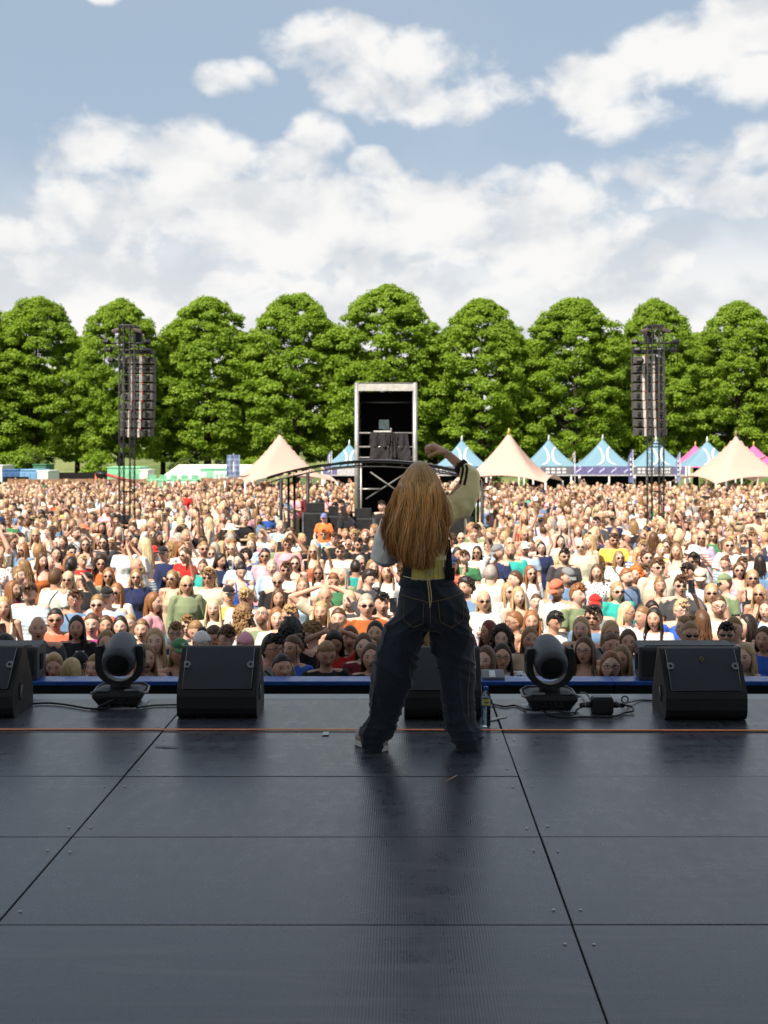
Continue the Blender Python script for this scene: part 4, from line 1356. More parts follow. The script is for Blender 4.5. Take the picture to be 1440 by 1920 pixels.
# shoes
def shoe(c, rz, nm='shoe'):
    M = Matrix.Translation(c) @ Matrix.Rotation(rz, 4, 'Z')
    s = MB(); L = [(-.13, .030), (-.11, .043), (-.04, .040), (.05, .046), (.10, .042), (.128, .024)]
    def rg(z, k):
        pts_ = [Vector((w * k, y * (1 if k == 1 else .97), z)) for y, w in L] + [Vector((-w * k, y * (1 if k == 1 else .97), z)) for y, w in reversed(L)]
        return [M @ v for v in pts_]
    sole = MB().loft([rg(.0, 1), rg(.026, 1.02), rg(.030, .98)], smooth=False)
    up = MB().loft([rg(.030, .93), rg(.055, .88), rg(.075, .70), rg(.085, .4)])
    o = up.build(nm, simple('shoe_canvas', (.42, .30, .28), .8), perf)
    sole.build('sole', simple('shoe_sole', (.62, .58, .54), .6), o)
shoe(Q(695, 1404, .045), math.radians(38))
shoe(Q(880, 1408, .08), math.radians(-14))
for o in perf.children:
    if o.name.startswith('shoe'):
        zmin = min((v.co.z for c in list(o.children) + [o] for v in c.data.vertices))
        o.location.z = -zmin + .003

# jacket: cropped body with wide sleeves pushed up
kt = MB()
kt.loft([ring_px(795, 1050, 42, .110, 28), ring_px(793, 1025, 47, .118, 28), ring_px(791, 990, 51, .112, 28), ring_px(789, 968, 44, .085, 28), ring_px(788, 955, 24, .06, 28)])
kt.capsule(Q(789, 974), shR, .06, .075); kt.capsule(Q(789, 978), shL, .06, .07)
kt.tube([shR + Vector((-.02, 0, -.03)), shR * .6 + elR * .4 + Vector((.02, 0, -.055)), shR * .25 + elR * .75 + Vector((.02, 0, -.045)), elR + Vector((.004, 0, -.012))], [.074, .084, .078, .057], 16)
kt.capsule(elR + Vector((0, 0, -.012)), elR * .62 + wrR * .38, .060, .044)
kt.tube([shL, shL * .5 + elL * .5 + Vector((-.008, 0, -.02)), elL + Vector((-.006, 0, -.025)), elL + Vector((.01, 0, -.055))], [.075, .088, .085, .045], 16)
kt.capsule(elL + Vector((0, .02, -.01)), elL * .35 + wrL * .65, .078, .055)
kme = finish(kt, .0075, 3)
fold_displace(kme, lambda p: .012 * (ridge(p, (6, 6, 9), 3.3) - .55) + .006 * (ridge(p, (15, 15, 12), 7.7) - .55))
kme.materials.append(LAMPLIT_SATIN)
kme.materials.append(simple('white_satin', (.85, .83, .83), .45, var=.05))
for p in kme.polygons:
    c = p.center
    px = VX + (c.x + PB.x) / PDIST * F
    if px < 768:  # left side keeps plain white, without the painted yellow light
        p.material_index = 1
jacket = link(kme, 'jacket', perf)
kb = bvh(kme)
for k in range(3):
    s_ = on_surface(kb, [(860 + k * 7.5, 869 + k * 2.0), (863 + k * 7, 880), (861 + k * 7, 893), (856 + k * 7.5, 907 + k * 1.5)], .003, 8)
    if len(s_) > 3:
        MB().tube(s_, .0072, 8, flat=.35).build('sleeve_stripe', BLACKC, jacket)
s_ = on_surface(kb, [(858, 906), (850, 912), (838, 925), (830, 938)], .002, 8)
if len(s_) > 3:
    MB().tube(s_, .005, 8, flat=.4).build('piping', BLACKC, jacket)
for pts_ in ([(833, 962), (837, 1000), (834, 1040)],):
    s_ = on_surface(kb, pts_, .001, 8)
    if len(s_) > 3:
        MB().tube(s_, .004, 8, flat=.4).build('piping', BLACKC, jacket)
# cuff
cu = elR * .60 + wrR * .40; ax = (wrR - elR).normalized()
MB().tube([cu - ax * .014, cu - ax * .012, cu + ax * .012, cu + ax * .014], [.040, .0465, .045, .038], 20).build('cuff', BLACKC, jacket)
br = elR * .08 + wrR * .92
MB().tube([br - ax * .003, br + ax * .003], .028, 20).build('bracelet', simple('bracelet_metal', (.5, .45, .35), .3, .9), perf)

# corset with lacing
cm = MB().loft([ring_px(799, 1086, 45.5, .113, 40), ring_px(798, 1084, 46, .115, 40), ring_px(796, 1062, 40.5, .103, 40), ring_px(795, 1040, 42.5, .106, 40), ring_px(794, 1034, 42, .104, 40)])
cme = cm.mesh('corset', [LAMPLIT_PANEL, BLACKC])
for p in cme.polygons:
    c = p.center; px = VX + (c.x + PB.x) / PDIST * F
    if p.normal.y < .2 and (px < 769 or px > 833):
        p.material_index = 1
    if p.normal.y > .2:
        p.material_index = 1
cors = link(cme, 'corset', perf)
ct = bvh(cme)
for px in (772, 781, 790, 811, 820, 828):
    s_ = on_surface(ct, [(px, 1036), (px + 1, 1060), (px + 2, 1083)], .001)
    if len(s_) > 2:
        MB().tube(s_, .0022, 5).build('boning', LAMPLIT_PANEL, cors)
s_ = on_surface(ct, [(757, 1079), (780, 1082), (800, 1083), (830, 1081)], .0015)
MB().tube(s_, .005, 6, flat=.5).build('lower_trim', simple('pale_trim', (.66, .60, .42), .5), cors)
for k in range(5):
    y = 1042 + k * 8
    for a, b in ((794, 808), (808, 794)):
        s_ = on_surface(ct, [(a, y), (b, y + 8)], .004)
        if len(s_) > 2:
            MB().tube(s_, .0024, 5).build('lacing', LACE, cors)
def hang(pts_, r, nm='lace_end'):
    P_ = [Q(px, py, dy) for px, py, dy in pts_]
    MB().tube(P_, r, 6).build(nm, LACE, cors)
hang([(801, 1078, -.122), (801, 1090, -.132), (803, 1105, -.142), (804, 1120, -.146), (805, 1134, -.148)], .0030)
hang([(803, 1078, -.122), (805, 1090, -.132), (807, 1105, -.142), (808, 1118, -.146), (806, 1130, -.148)], .0028)
hang([(801, 1076, -.124), (808, 1069, -.132), (812, 1063, -.134), (808, 1064, -.134), (802, 1075, -.126)], .0022, 'lace_bow')
# radio pack and strap
bp = MB().box(Q(846, 1074, -.075), (.034, .024, .072)).build('radio_pack', BLACKC, perf, bevel=.004)
MB().tube([Q(846, 1064, -.075), Q(845, 1048, -.07), Q(842, 1025, -.07), Q(838, 1000, -.085)], .004, 6).build('antenna_lead', BLACKC, bp)
MB().tube([Q(838, 1085, -.09), Q(840, 1060, -.085), Q(841, 1035, -.085), Q(838, 1010, -.095)], [.016, .016, .015, .012], 8, flat=.3, side=(1, 0, 0)).build('strap', BLACKC, perf)

# hair: a dense under-layer and many locks
def long_hair_mat():
    m, t = newmat('long_blonde_hair')
    col = t.n('ShaderNodeAttribute', attribute_type='GEOMETRY', attribute_name='lockcol').outputs['Color']
    g = t.n('ShaderNodeTexCoord').outputs['Object']
    st = t.noise(t.vm('MULTIPLY', g, (1, 1, .05)), 240, 3, .6)
    c = t.mix(t.ramp(st, .3, .7), t.mix(1.0, col, (.72, .68, .62), 'MULTIPLY'), t.mix(1.0, col, (1.2, 1.18, 1.12), 'MULTIPLY'))
    t.out(t.pbsdf(c, .40, 0, .5, t.bump(st, .35, .003), Sheen_Weight=.1))
    return m
hr = random.Random(5)
hairmb = MB()
lockcol = []
px2m = PDIST / F
def hair_width(py):
    """left and right edge of the fall of hair, in photograph x"""
    T = [(885, 755, 818), (900, 748, 825), (930, 738, 831), (960, 731, 832), (1000, 723, 836), (1030, 728, 837), (1060, 744, 829)]
    for (y0, a0, b0), (y1, a1, b1) in zip(T[:-1], T[1:]):
        if py <= y1:
            q = max(0, (py - y0) / (y1 - y0)); return a0 + (a1 - a0) * q, b0 + (b1 - b0) * q
    return T[-1][1:]
def hair_lock(u, layer, r0, tone):
    """u in -1..1 across the back; layer 0 inside .. 1 outside"""
    phi = u * 1.75
    pts_, rad = [], []
    lift = 1.02 + .07 * layer
    for q in np.linspace(0, 1, 6):
        th = (1 - q) * 1.42 + q * .12
        vol = lift + .40 * q * q * (.6 + .4 * layer)
        v = Vector((.078 * vol * math.cos(th) * math.sin(phi), -.102 * (lift + .16 * q) * math.cos(th) * math.cos(phi), .121 * lift * math.sin(th)))
        pts_.append(Hq + v); rad.append(r0 * (.55 + .45 * q))
    endy = 1064 - 22 * u * u - hr.random() ** 2 * 34 - (14 if u > .4 else 0)
    y0 = 897
    g_ = int((u + 1.2) * 5.5)
    gph = (g_ * 2.39) % 6.28
    wv = hr.uniform(.3, 1.0) * .007; ph = hr.uniform(0, 6.3); fr = hr.uniform(5, 12)
    drift = hr.gauss(0, 5)
    bx = pts_[-1]
    for q in np.linspace(.06, 1, 16):
        py = y0 + (endy - y0) * q
        a, b = hair_width(py)
        x = (a + b) / 2 + u * (b - a) / 2 * .97 + drift * q
        dep = -.112 - .05 * layer * math.cos(u * 1.3) * min(1, q * 2.6) - .035 * math.sin(q * 2.2) * math.cos(u * 1.4) + .05 * abs(u) ** 3
        tgt = Q(x, py, dep)
        k = min(1, q * 4.5)
        p = Vector((bx.x, bx.y, tgt.z)).lerp(tgt, k * k * (3 - 2 * k))
        p.x += wv * math.sin(ph + q * fr) + .021 * q * math.sin(gph + q * 8.0); p.y += wv * .8 * math.cos(ph * 1.7 + q * fr * .8) + .018 * q * math.cos(gph * 1.3 + q * 7.5)
        pts_.append(p); rad.append(r0 * (1.05 - .85 * max(0, q - .35) ** 1.5 / .65 ** 1.5 * .98))
    n0 = len(hairmb.v)
    hairmb.tube(pts_, rad, 5, flat=.55)
    n = len(pts_)
    for i in range(n):
        s = i / (n - 1)
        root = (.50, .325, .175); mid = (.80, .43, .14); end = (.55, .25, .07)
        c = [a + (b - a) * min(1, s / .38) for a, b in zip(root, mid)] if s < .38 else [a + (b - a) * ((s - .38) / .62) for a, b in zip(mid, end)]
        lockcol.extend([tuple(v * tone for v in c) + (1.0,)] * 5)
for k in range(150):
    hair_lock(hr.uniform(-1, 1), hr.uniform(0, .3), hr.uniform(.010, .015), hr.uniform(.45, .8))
for k in range(900):
    hair_lock(max(-1.06, min(1.06, hr.gauss(0, .62))), hr.uniform(.3, 1.0), hr.uniform(.0022, .0056), (.45, .7, .95, 1.1, .6, 1.35, .85, 1.0, .5, 1.2, .8, 1.0, .65)[(g0 := int((hr.random()) * 13))])
for k in range(260):
    hair_lock(hr.uniform(-1.12, 1.12), hr.uniform(.9, 1.25), hr.uniform(.0010, .0020), hr.uniform(.9, 1.6))
# skull cap under the locks
dirs_, fs_ = sphere_dirs(32, 24)
cp = cap_surface(dirs_, True, .010, .001, 3.0)
hairmb.add([Mhp @ Vector(v) for v in cp], fs_, 0, True)
lockcol.extend([(.45, .30, .15, 1.0)] * len(cp))
hme = bpy.data.meshes.new('hair')
hme.from_pydata(hairmb.v, [], hairmb.f)
hme.polygons.foreach_set('use_smooth', [True] * len(hme.polygons))
la = hme.attributes.new('lockcol', 'FLOAT_COLOR', 'POINT')
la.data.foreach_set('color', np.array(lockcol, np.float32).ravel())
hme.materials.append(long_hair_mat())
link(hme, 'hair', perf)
# ------------------------------------------------------------------ the crowd: people one can pick out of the photograph
# (x, y of head centre, build, hair, hair colour, top colour, top type, pose, accessories, turn, (nod, head turn), extras)
U, D_, N_ = (-22, 0), (22, 0), (0, 0)
SP = [
 # behind the ledge, in the shade of the roof
 (71,1180,'M','bald','grey','charcoal','tee','cup',(),20,N_,{}), (144,1178,'F','straight','dark','black','tee','cup',(),8,N_,{}),
 (104,1163,'F','tail','dark','coral','tee','down',('sunglasses',),12,N_,{}), (172,1172,'F','tail','brown','magenta','tee','down',(),8,N_,{}),
 (198,1174,'F','straight','brown','beige','tank','down',(),15,N_,{}), (200,1207,'F','wavy','darkblonde','beige','tank','down',(),10,N_,{}),
 (266,1182,'F','tail','darkblonde','black','tee','down',('sunglasses_up',),0,N_,{}), (291,1204,'F','wavy','blonde','charcoal','tank','chest',(),5,N_,{}),
 (330,1189,'M','short','darkblonde','navy','tee','down',('glasses',),5,N_,{}), (337,1224,'F','straight','blonde','black','tank','down',('cap',),25,N_,{'acc_col':'green'}),
 (101,1248,'F','straight','blonde','black','tee','down',('sunglasses_up',),10,D_,{}), (150,1245,'M','boycurl','blonde','black','tee','down',('cap',),20,D_,{}),
 (134,1262,'F','straight','blonde','pink','tee','down',(),170,N_,{}), (179,1253,'F','bun','darkblonde','cream','tank','down',(),-15,N_,{}),
 (273,1236,'F','straight','darkblonde','beige','tank','down',(),25,N_,{}), (226,1176,'F','straight','dark','charcoal','tee','down',(),5,N_,{}), (243,1170,'F','tail','blonde','cream','tee','down',(),0,N_,{}),
 (491,1157,'M','bald','grey','olive','tee','down',('glasses',),-4,(-28,0),{}), (546,1190,'M','curly','black','black','tee','down',(),170,N_,{}),
 (584,1190,'M','boycurl','darkblonde','white','tee','down',(),-60,D_,{}), (511,1218,'M','short','black','grey','tee','down',('glasses',),45,N_,{}),
 (549,1217,'F','bun','brown','blue','tee','down',(),-35,N_,{}), (529,1254,'F','tail','black','charcoal','tee','chest',(),20,N_,{}),
 (626,1207,'F','straight','black','red','tee','onhead',(),8,D_,{}), (612,1228,'F','tail','darkblonde','black','tee','down',(),18,D_,{}),
 (656,1198,'F','straight','brown','charcoal','tee','down',(),0,N_,{}), (682,1214,'F','straight','brown','maroon','tee','down',(),4,N_,{}),
 (704,1188,'F','straight','dark','black','tee','down',(),-5,N_,{}), (696,1234,'F','straight','brown','black','tee','down',(),0,N_,{}),
 (460,1210,'F','tail','brown','pink','tee','down',('bandana',),5,D_,{'acc_col':'pink'}), (425,1196,'M','short','brown','beige','tee','down',(),20,D_,{}),
 (367,1184,'F','tail','darkblonde','grey','tee','down',(),8,D_,{}), (352,1174,'M','short','darkblonde','charcoal','tee','down',('sunglasses',),0,N_,{}),
 (378,1208,'F','bun','dark','grey','tee','down',('bandana',),6,D_,{'acc_col':'white'}), (400,1195,'F','tail','brown','black','tee','down',(),40,D_,{}),
 (916,1187,'F','wavy','red','black','tank','down',(),-60,N_,{}), (941,1199,'F','curly','dark','navy','tee','down',(),-10,N_,{}),
 (941,1233,'F','straight','dark','blue','shirt','down',('glasses',),0,N_,{'pattern':'floral'}), (911,1240,'F','bob','brown','beige','tee','down',(),-25,N_,{}),
 (994,1201,'F','straight','darkblonde','beige','shirt','down',(),5,N_,{}), (1097,1221,'F','longwavy','brown','beige','tank','chest',('glasses',),-25,N_,{}),
 (1145,1250,'F','straight','ginger','teal','tee','down',('glasses',),-6,N_,{}), (1166,1238,'F','wavy','darkblonde','pale blue','tee','down',(),-25,N_,{}),
 (1147,1212,'F','tail','brown','rust','tank','down',(),5,N_,{}), (1178,1205,'F','bob','brown','pale blue','tee','down',(),-6,N_,{}),
 (1090,1180,'F','straight','blonde','black','tank','down',(),-18,N_,{}), (1113,1159,'M','short','dark','denim blue','tee','down',('sunglasses',),-20,N_,{}),
 (1145,1188,'F','straight','blonde','grey','tee','down',('glasses',),5,N_,{}), (1040,1166,'M','short','black','white','shirt','down',(),30,D_,{}),
 (997,1167,'F','straight','ginger','charcoal','tank','down',(),-4,N_,{}), (965,1167,'F','tail','ginger','navy','tee','down',('glasses',),-70,N_,{}),
 (1227,1162,'F','longwavy','dark','white','tee','down',('sunglasses_up',),-25,N_,{'pattern':'floral'}), (1284,1178,'F','bun','darkblonde','pink','tank','down',(),-80,N_,{}),
 (1294,1192,'M','crop','darkblonde','charcoal','tee','down',('sunglasses',),0,N_,{}), (1362,1191,'M','short','black','navy','tee','down',('sunglasses',),-15,N_,{}),
 (1376,1180,'M','crop','darkblonde','white','tee','down',(),-25,N_,{}), (1401,1175,'F','longwavy','dark','black','tank','down',('sunglasses_up',),-75,N_,{'pattern':'floral'}),
 (1397,1234,'F','straight','blonde','blue','tee','down',(),-40,N_,{}), (1316,1166,'F','longwavy','brown','cream','tank','down',(),175,N_,{}),
 (1176,1150,'F','straight','fair','white','tee','down',('glasses',),60,N_,{}), (1205,1158,'F','tail','darkblonde','white','tee','cup',(),-60,N_,{}),
 (1432,1200,'F','straight','brown','blue','tee','down',(),-30,N_,{}),
 # the first rows in the sun
 (56,1112,'M','short','brown','pale blue','tee','down',(),-8,D_,{'pattern':'stripe','zh':1.62}), (24,1107,'F','longwavy','ginger','magenta','tee','down',(),70,N_,{}), (6,1140,'F','straight','blonde','cream','tank','down',(),20,N_,{}),
 (141,1126,'M','short','brown','denim blue','tee','down',('glasses',),10,N_,{}), (200,1121,'M','short','brown','pale blue','tee','down',('cap',),0,N_,{'acc_col':'black'}),
 (183,1135,'F','tail','darkblonde','coral','tee','down',('sunglasses',),5,N_,{}), (219,1112,'F','longwavy','ginger','white','tee','down',('sunglasses',),-15,N_,{}),
 (288,1131,'F','straight','ginger','pink','tee','down',(),75,N_,{}), (189,1058,'F','curly','dark','rust','tee','down',('sunglasses',),15,N_,{}), (194,1018,'F','straight','dark','charcoal','tee','down',('sunglasses',),0,N_,{'zh':1.62}),
 (235,1026,'F','bun','red','pale blue','tee','down',('sunglasses',),10,N_,{'pattern':'floral','zh':1.6}), (306,1039,'M','short','brown','navy','tee','down',('cap',),-8,N_,{'acc_col':'black'}),
 (346,1042,'F','straight','brown','red','tee','crossed',('sunglasses',),-30,N_,{'zh':1.62}), (323,1086,'F','straight','darkblonde','beige','tank','down',('sunglasses',),-15,N_,{}),
 (255,1083,'F','bob','darkblonde','navy','tee','down',('sunglasses',),10,N_,{}), (128,1088,'F','straight','fair','cream','shirt','down',('sunglasses',),0,N_,{}), (105,1085,'M','short','brown','white','tee','down',(),150,N_,{}),
 (203,1081,'F','wavy','ginger','olive','tee','down',('sunglasses',),10,N_,{}), (163,1090,'F','tail','black','black','shirt','shade',('cap',),-15,N_,{'acc_col':'black'}),
 (66,1005,'F','longwavy','blonde','black','tank','crossed',('sunglasses',),15,N_,{'zh':1.6}), (92,1001,'F','straight','brown','white','tank','cup',('sunglasses',),-25,N_,{'zh':1.6}), (160,1022,'F','longwavy','brown','white','tank','crossed',('sunglasses',),15,N_,{'zh':1.6}),
 (142,1001,'M','crop','brown','white','tee','down',(),65,N_,{'zh':1.68}), (44,1032,'F','longwavy','ginger','denim blue','shirt','down',('sunglasses',),-30,N_,{}), (2,990,'M','short','dark','coral','tee','down',(),60,N_,{'zh':1.7}),
 (36,1080,'F','bun','darkblonde','black','tee','down',(),60,N_,{}), (350,1098,'F','straight','fair','olive','shirt','down',('sunglasses',),20,N_,{}),
 (392,1084,'M','short','darkblonde','cream','shirt','down',('sunglasses',),-10,N_,{'zh':1.66}), (456,1155,'F','curly','darkblonde','white','tee','down',(),175,N_,{}),
 (522,1123,'F','wavy','brown','beige','tank','down',(),10,N_,{}), (521,1088,'M','bald','grey','black','tee','down',('sunglasses',),0,D_,{}), (537,1070,'M','short','brown','white','tee','down',('sunglasses',),0,N_,{}),
 (602,1149,'F','straight','blonde','black','tee','down',('sunglasses_up',),-6,N_,{}), (635,1162,'F','tail','brown','beige','tank','down',(),-5,N_,{}), (687,1136,'M','crop','grey','rust','tee','crossed',('sunglasses',),10,N_,{'zh':1.66}),
 (717,1133,'M','short','black','charcoal','shirt','phone',(),5,N_,{}), (544,1158,'M','short','blonde','white','tee','down',('sunglasses',),0,N_,{}), (519,1161,'F','straight','ginger','white','tee','down',(),10,N_,{}),
 (400,1142,'F','longwavy','fair','cream','tee','down',(),5,N_,{}), (461,1122,'M','short','blonde','white','shirt','down',('glasses',),-15,D_,{}), (568,1100,'F','straight','darkblonde','pale blue','tank','down',(),0,N_,{}),
 (452,1072,'F','bun','dark','blue','tank','cup',('sunglasses_up',),20,D_,{}), (393,1085,'F','straight','brown','black','tee','down',(),160,N_,{}), (553,1057,'F','straight','brown','black','tank','down',('sunglasses',),5,N_,{}),
 (587,1035,'F','longwavy','blonde','coral','tank','down',('sunglasses',),0,N_,{}), (625,1090,'F','tail','ginger','green','tee','down',('sunglasses_up',),10,D_,{}), (692,1085,'M','short','dark','charcoal','shirt','down',(),55,D_,{}),
 (638,1035,'M','short','brown','white','tee','down',('sunglasses',),0,N_,{}), (672,1022,'M','short','dark','black','shirt','down',('sunglasses',),15,N_,{}), (540,1022,'M','short','brown','pink','tee','down',('sunglasses',),0,N_,{}),
 (382,1030,'M','crop','darkblonde','white','tee','crossed',('sunglasses',),20,N_,{'zh':1.68}), (610,1118,'M','bald','darkblonde','cream','tee','onhead',(),0,D_,{}), (655,1128,'F','straight','fair','charcoal','shirt','shade',(),-20,N_,{}),
 (567,1012,'F','bun','blonde','black','tank','down',(),40,N_,{}), (628,1012,'M','short','brown','black','tee','down',('glasses',),-10,N_,{}),
 (934,1036,'M','short','grey','navy','tee','down',('cap',),-60,D_,{'acc_col':'grey','zh':1.70}), (920,1077,'M','crop','grey','white','tee','down',(),165,N_,{'zh':1.70}), (953,1110,'F','straight','blonde','white','tee','down',('sunglasses',),30,N_,{}),
 (966,1088,'M','crop','brown','grey','tee','down',(),-70,N_,{'zh':1.68}), (1084,1116,'M','short','ginger','olive','tee','crossed',(),35,N_,{'zh':1.66}), (1063,1082,'M','short','brown','denim blue','tee','down',('cap',),35,D_,{'acc_col':'grey'}),
 (1044,1106,'M','short','brown','white','tee','down',('cap',),-40,D_,{'acc_col':'coral'}), (1116,1135,'M','short','brown','grey','tee','down',('cap',),-15,N_,{'acc_col':'red'}), (1119,1074,'F','bob','brown','navy','tee','down',(),-15,N_,{'pattern':'floral'}),
 (985,1030,'M','short','blonde','pale blue','tee','down',('cap',),0,N_,{'acc_col':'white'}), (1059,1044,'M','short','dark','charcoal','tee','down',('sunglasses',),10,N_,{'zh':1.66}), (972,1120,'F','wavy','blonde','cream','tank','down',(),10,N_,{}),
 (907,1128,'F','straight','fair','white','tee','chest',('sunglasses',),5,N_,{}), (1005,1130,'M','crop','brown','white','tee','down',(),0,N_,{'zh':1.4}), (994,1076,'F','wavy','ginger','white','tee','down',('sunglasses',),20,N_,{}),
 (1158,1110,'F','straight','blonde','teal','shirt','down',('sunglasses',),10,N_,{}), (1192,1079,'F','curly','orange','black','tee','down',(),-20,N_,{}), (1175,1083,'M','crop','ginger','denim blue','tee','down',(),40,N_,{}),
 (1234,1065,'M','short','brown','cream','shirt','down',('sunglasses',),10,N_,{'zh':1.7}), (1277,1099,'M','short','brown','charcoal','tee','phone',('sunglasses',),-8,N_,{'zh':1.66}), (1278,1146,'M','short','fair','blue','tee','down',('glasses',),5,N_,{}),
 (1313,1083,'M','short','brown','pale blue','shirt','down',('cap',),-15,D_,{'acc_col':'cream'}), (1358,1095,'M','short','brown','olive','tee','down',('cap',),-70,N_,{'acc_col':'olive'}), (1411,1085,'F','straight','blonde','black','tank','down',('sunglasses',),-10,N_,{}),
 (1386,1070,'F','straight','brown','lilac','tank','down',('sunglasses',),-10,N_,{}), (1334,1113,'F','straight','blonde','beige','tank','down',('sunglasses',),-10,N_,{}), (1348,1138,'M','crop','brown','cream','tee','down',('glasses',),-5,N_,{}),
 (1424,1115,'F','longwavy','blonde','beige','tank','down',('sunglasses',),-25,N_,{}), (1237,1100,'F','bun','darkblonde','maroon','tank','chest',(),0,N_,{}), (1160,1047,'F','straight','darkblonde','white','tee','down',('sunglasses',),10,N_,{}),
 (1240,1033,'F','bun','blonde','yellow','tee','down',(),0,N_,{}), (1175,1008,'M','short','brown','black','tank','down',('cap',),50,N_,{'acc_col':'white'}), (1425,1055,'F','longwavy','dark','denim blue','tee','down',(),170,N_,{}),
 (1300,1050,'M','short','dark','white','tee','down',('sunglasses',),0,D_,{}), (1290,1072,'M','short','dark','charcoal','tee','down',(),-50,D_,{}), (1437,1145,'F','bob','brown','pale blue','tee','down',(),-35,N_,{}),
]
placed = []
def depth_for(py, zh):
    return F * (CZ - zh) / (py - VY)
for s in sorted(SP, key=lambda q: -q[1]):
    px, py, sex, hair, hc, top, tt, pose, acc, rz, look, ex = s
    ex = dict(ex)
    zh = ex.pop('zh', 1.54 if sex == 'F' else 1.61)
    d = max(10.02, depth_for(py, zh))
    for _ in range(12):
        x = (px - VX) / F * d
        bad = [q for q in placed if abs(q[0] - x) < .36 and abs(q[1] - d) < .34]
        if not bad:
            break
        d = max(q[1] for q in bad) + .35
    zh = CZ - (py - VY) / F * d
    if zh < 1.2:
        d = depth_for(py, 1.2); zh = 1.2
    placed.append(((px - VX) / F * d, d, px, py, zh))
    if 'pattern' not in ex and tt == 'tee':
        ex['pattern'] = prs.choice([None, None, None, 'print', 'strap'])
    make_person(px, py, d, zh, sex, hair, hc, top, tt, pose, acc, rz, look, **ex)

# ------------------------------------------------------------------ the rest of the crowd
def blocked(x, y):
    if -3.7 < x < 2.6 and 26.5 < y < 45:
        return True                      # sound desk
    for tx in ((237 - VX) / F * 31, (1228 - VX) / F * 31):
        if abs(x - tx) < .75 and abs(y - 31) < .9:
            return True
    return False
crng = random.Random(99)
for py_ in (1003, 972):     # keep the pair in front of the sound desk in view
    placed.append(((607 - VX) / F * 25.5, 25.5, 607, py_, 1.55))
pts = [(p[0], p[1]) for p in placed]
cell = {}
def near(x, y, r):
    cx, cy = int(x // 1), int(y // 1)
    for i in range(cx - 1, cx + 2):
        for j in range(cy - 1, cy + 2):
            for q in cell.get((i, j), ()):
                if (q[0] - x) ** 2 + (q[1] - y) ** 2 < r * r:
                    return True
    return False
def reg(x, y):
    cell.setdefault((int(x // 1), int(y // 1)), []).append((x, y))
for p in pts:
    reg(*p)
cand = []
YB = 68.0
for k in range(75000):
    y = math.sqrt(crng.uniform(10.2 ** 2, YB ** 2))
    hw = .335 * y + 4.5
    x = crng.uniform(-hw, hw)
    if x > 6 and y > 64.5 or blocked(x, y):
        continue
    r = .47 if y < 13 else .52 if y < 25 else .58
    # a worn gap or two among the standing groups
    gap = mnoise.noise(Vector((x * .22, y * .22, 4.0)))
    if gap > .30 and y > 14:
        r *= 1.45
    if near(x, y, r):
        continue
    zh = crng.gauss(1.585, .07)
    py = VY + F * (CZ - zh) / y; px = VX + F * x / y
    if y < 26:      # do not stand in front of somebody picked out above
        hide = False
        for q in placed:
            if q[1] > y - .05 and abs(q[2] - px) < .235 * F / q[1] and py - .17 * F / y < q[3] + .10 * F / q[1]:
                hide = True
                break
        if hide:
            continue
    reg(x, y)
    cand.append((y, x, zh, px, py))
cand.sort()
FEM = ['straight', 'straight', 'wavy', 'longwavy', 'tail', 'bun', 'bob', 'straight', 'curly']
HC_W = ['blonde'] * 5 + ['fair'] * 3 + ['darkblonde'] * 7 + ['brown'] * 8 + ['dark'] * 5 + ['ginger'] + ['grey'] * 2
HC_FAR = ['blonde'] * 8 + ['fair'] * 6 + ['darkblonde'] * 6 + ['brown'] * 4 + ['dark'] * 2 + ['ginger', 'grey', 'grey']  # lighter hair put in to brighten the far rows by colour
TOP_W = ['white'] * 15 + ['cream'] * 5 + ['pale blue'] * 4 + ['pink'] * 3 + ['beige'] * 4 + ['black'] * 6 + ['navy'] * 4 + ['denim blue'] * 4 + ['grey'] * 2 + ['charcoal'] * 2 + ['coral', 'red', 'green', 'olive', 'teal', 'lilac', 'rust', 'blue', 'maroon', 'yellow']
POSE_W = ['down'] * 9 + ['crossed'] * 4 + ['chest'] * 3 + ['shade', 'cup', 'cup', 'raise', 'phone']
inframe = [c for c in cand if -10 < c[3] < 1450]
n_ind = 300 - len(PEOPLE) - 2
ind = set(id(c) for c in inframe[:n_ind])
rest = []
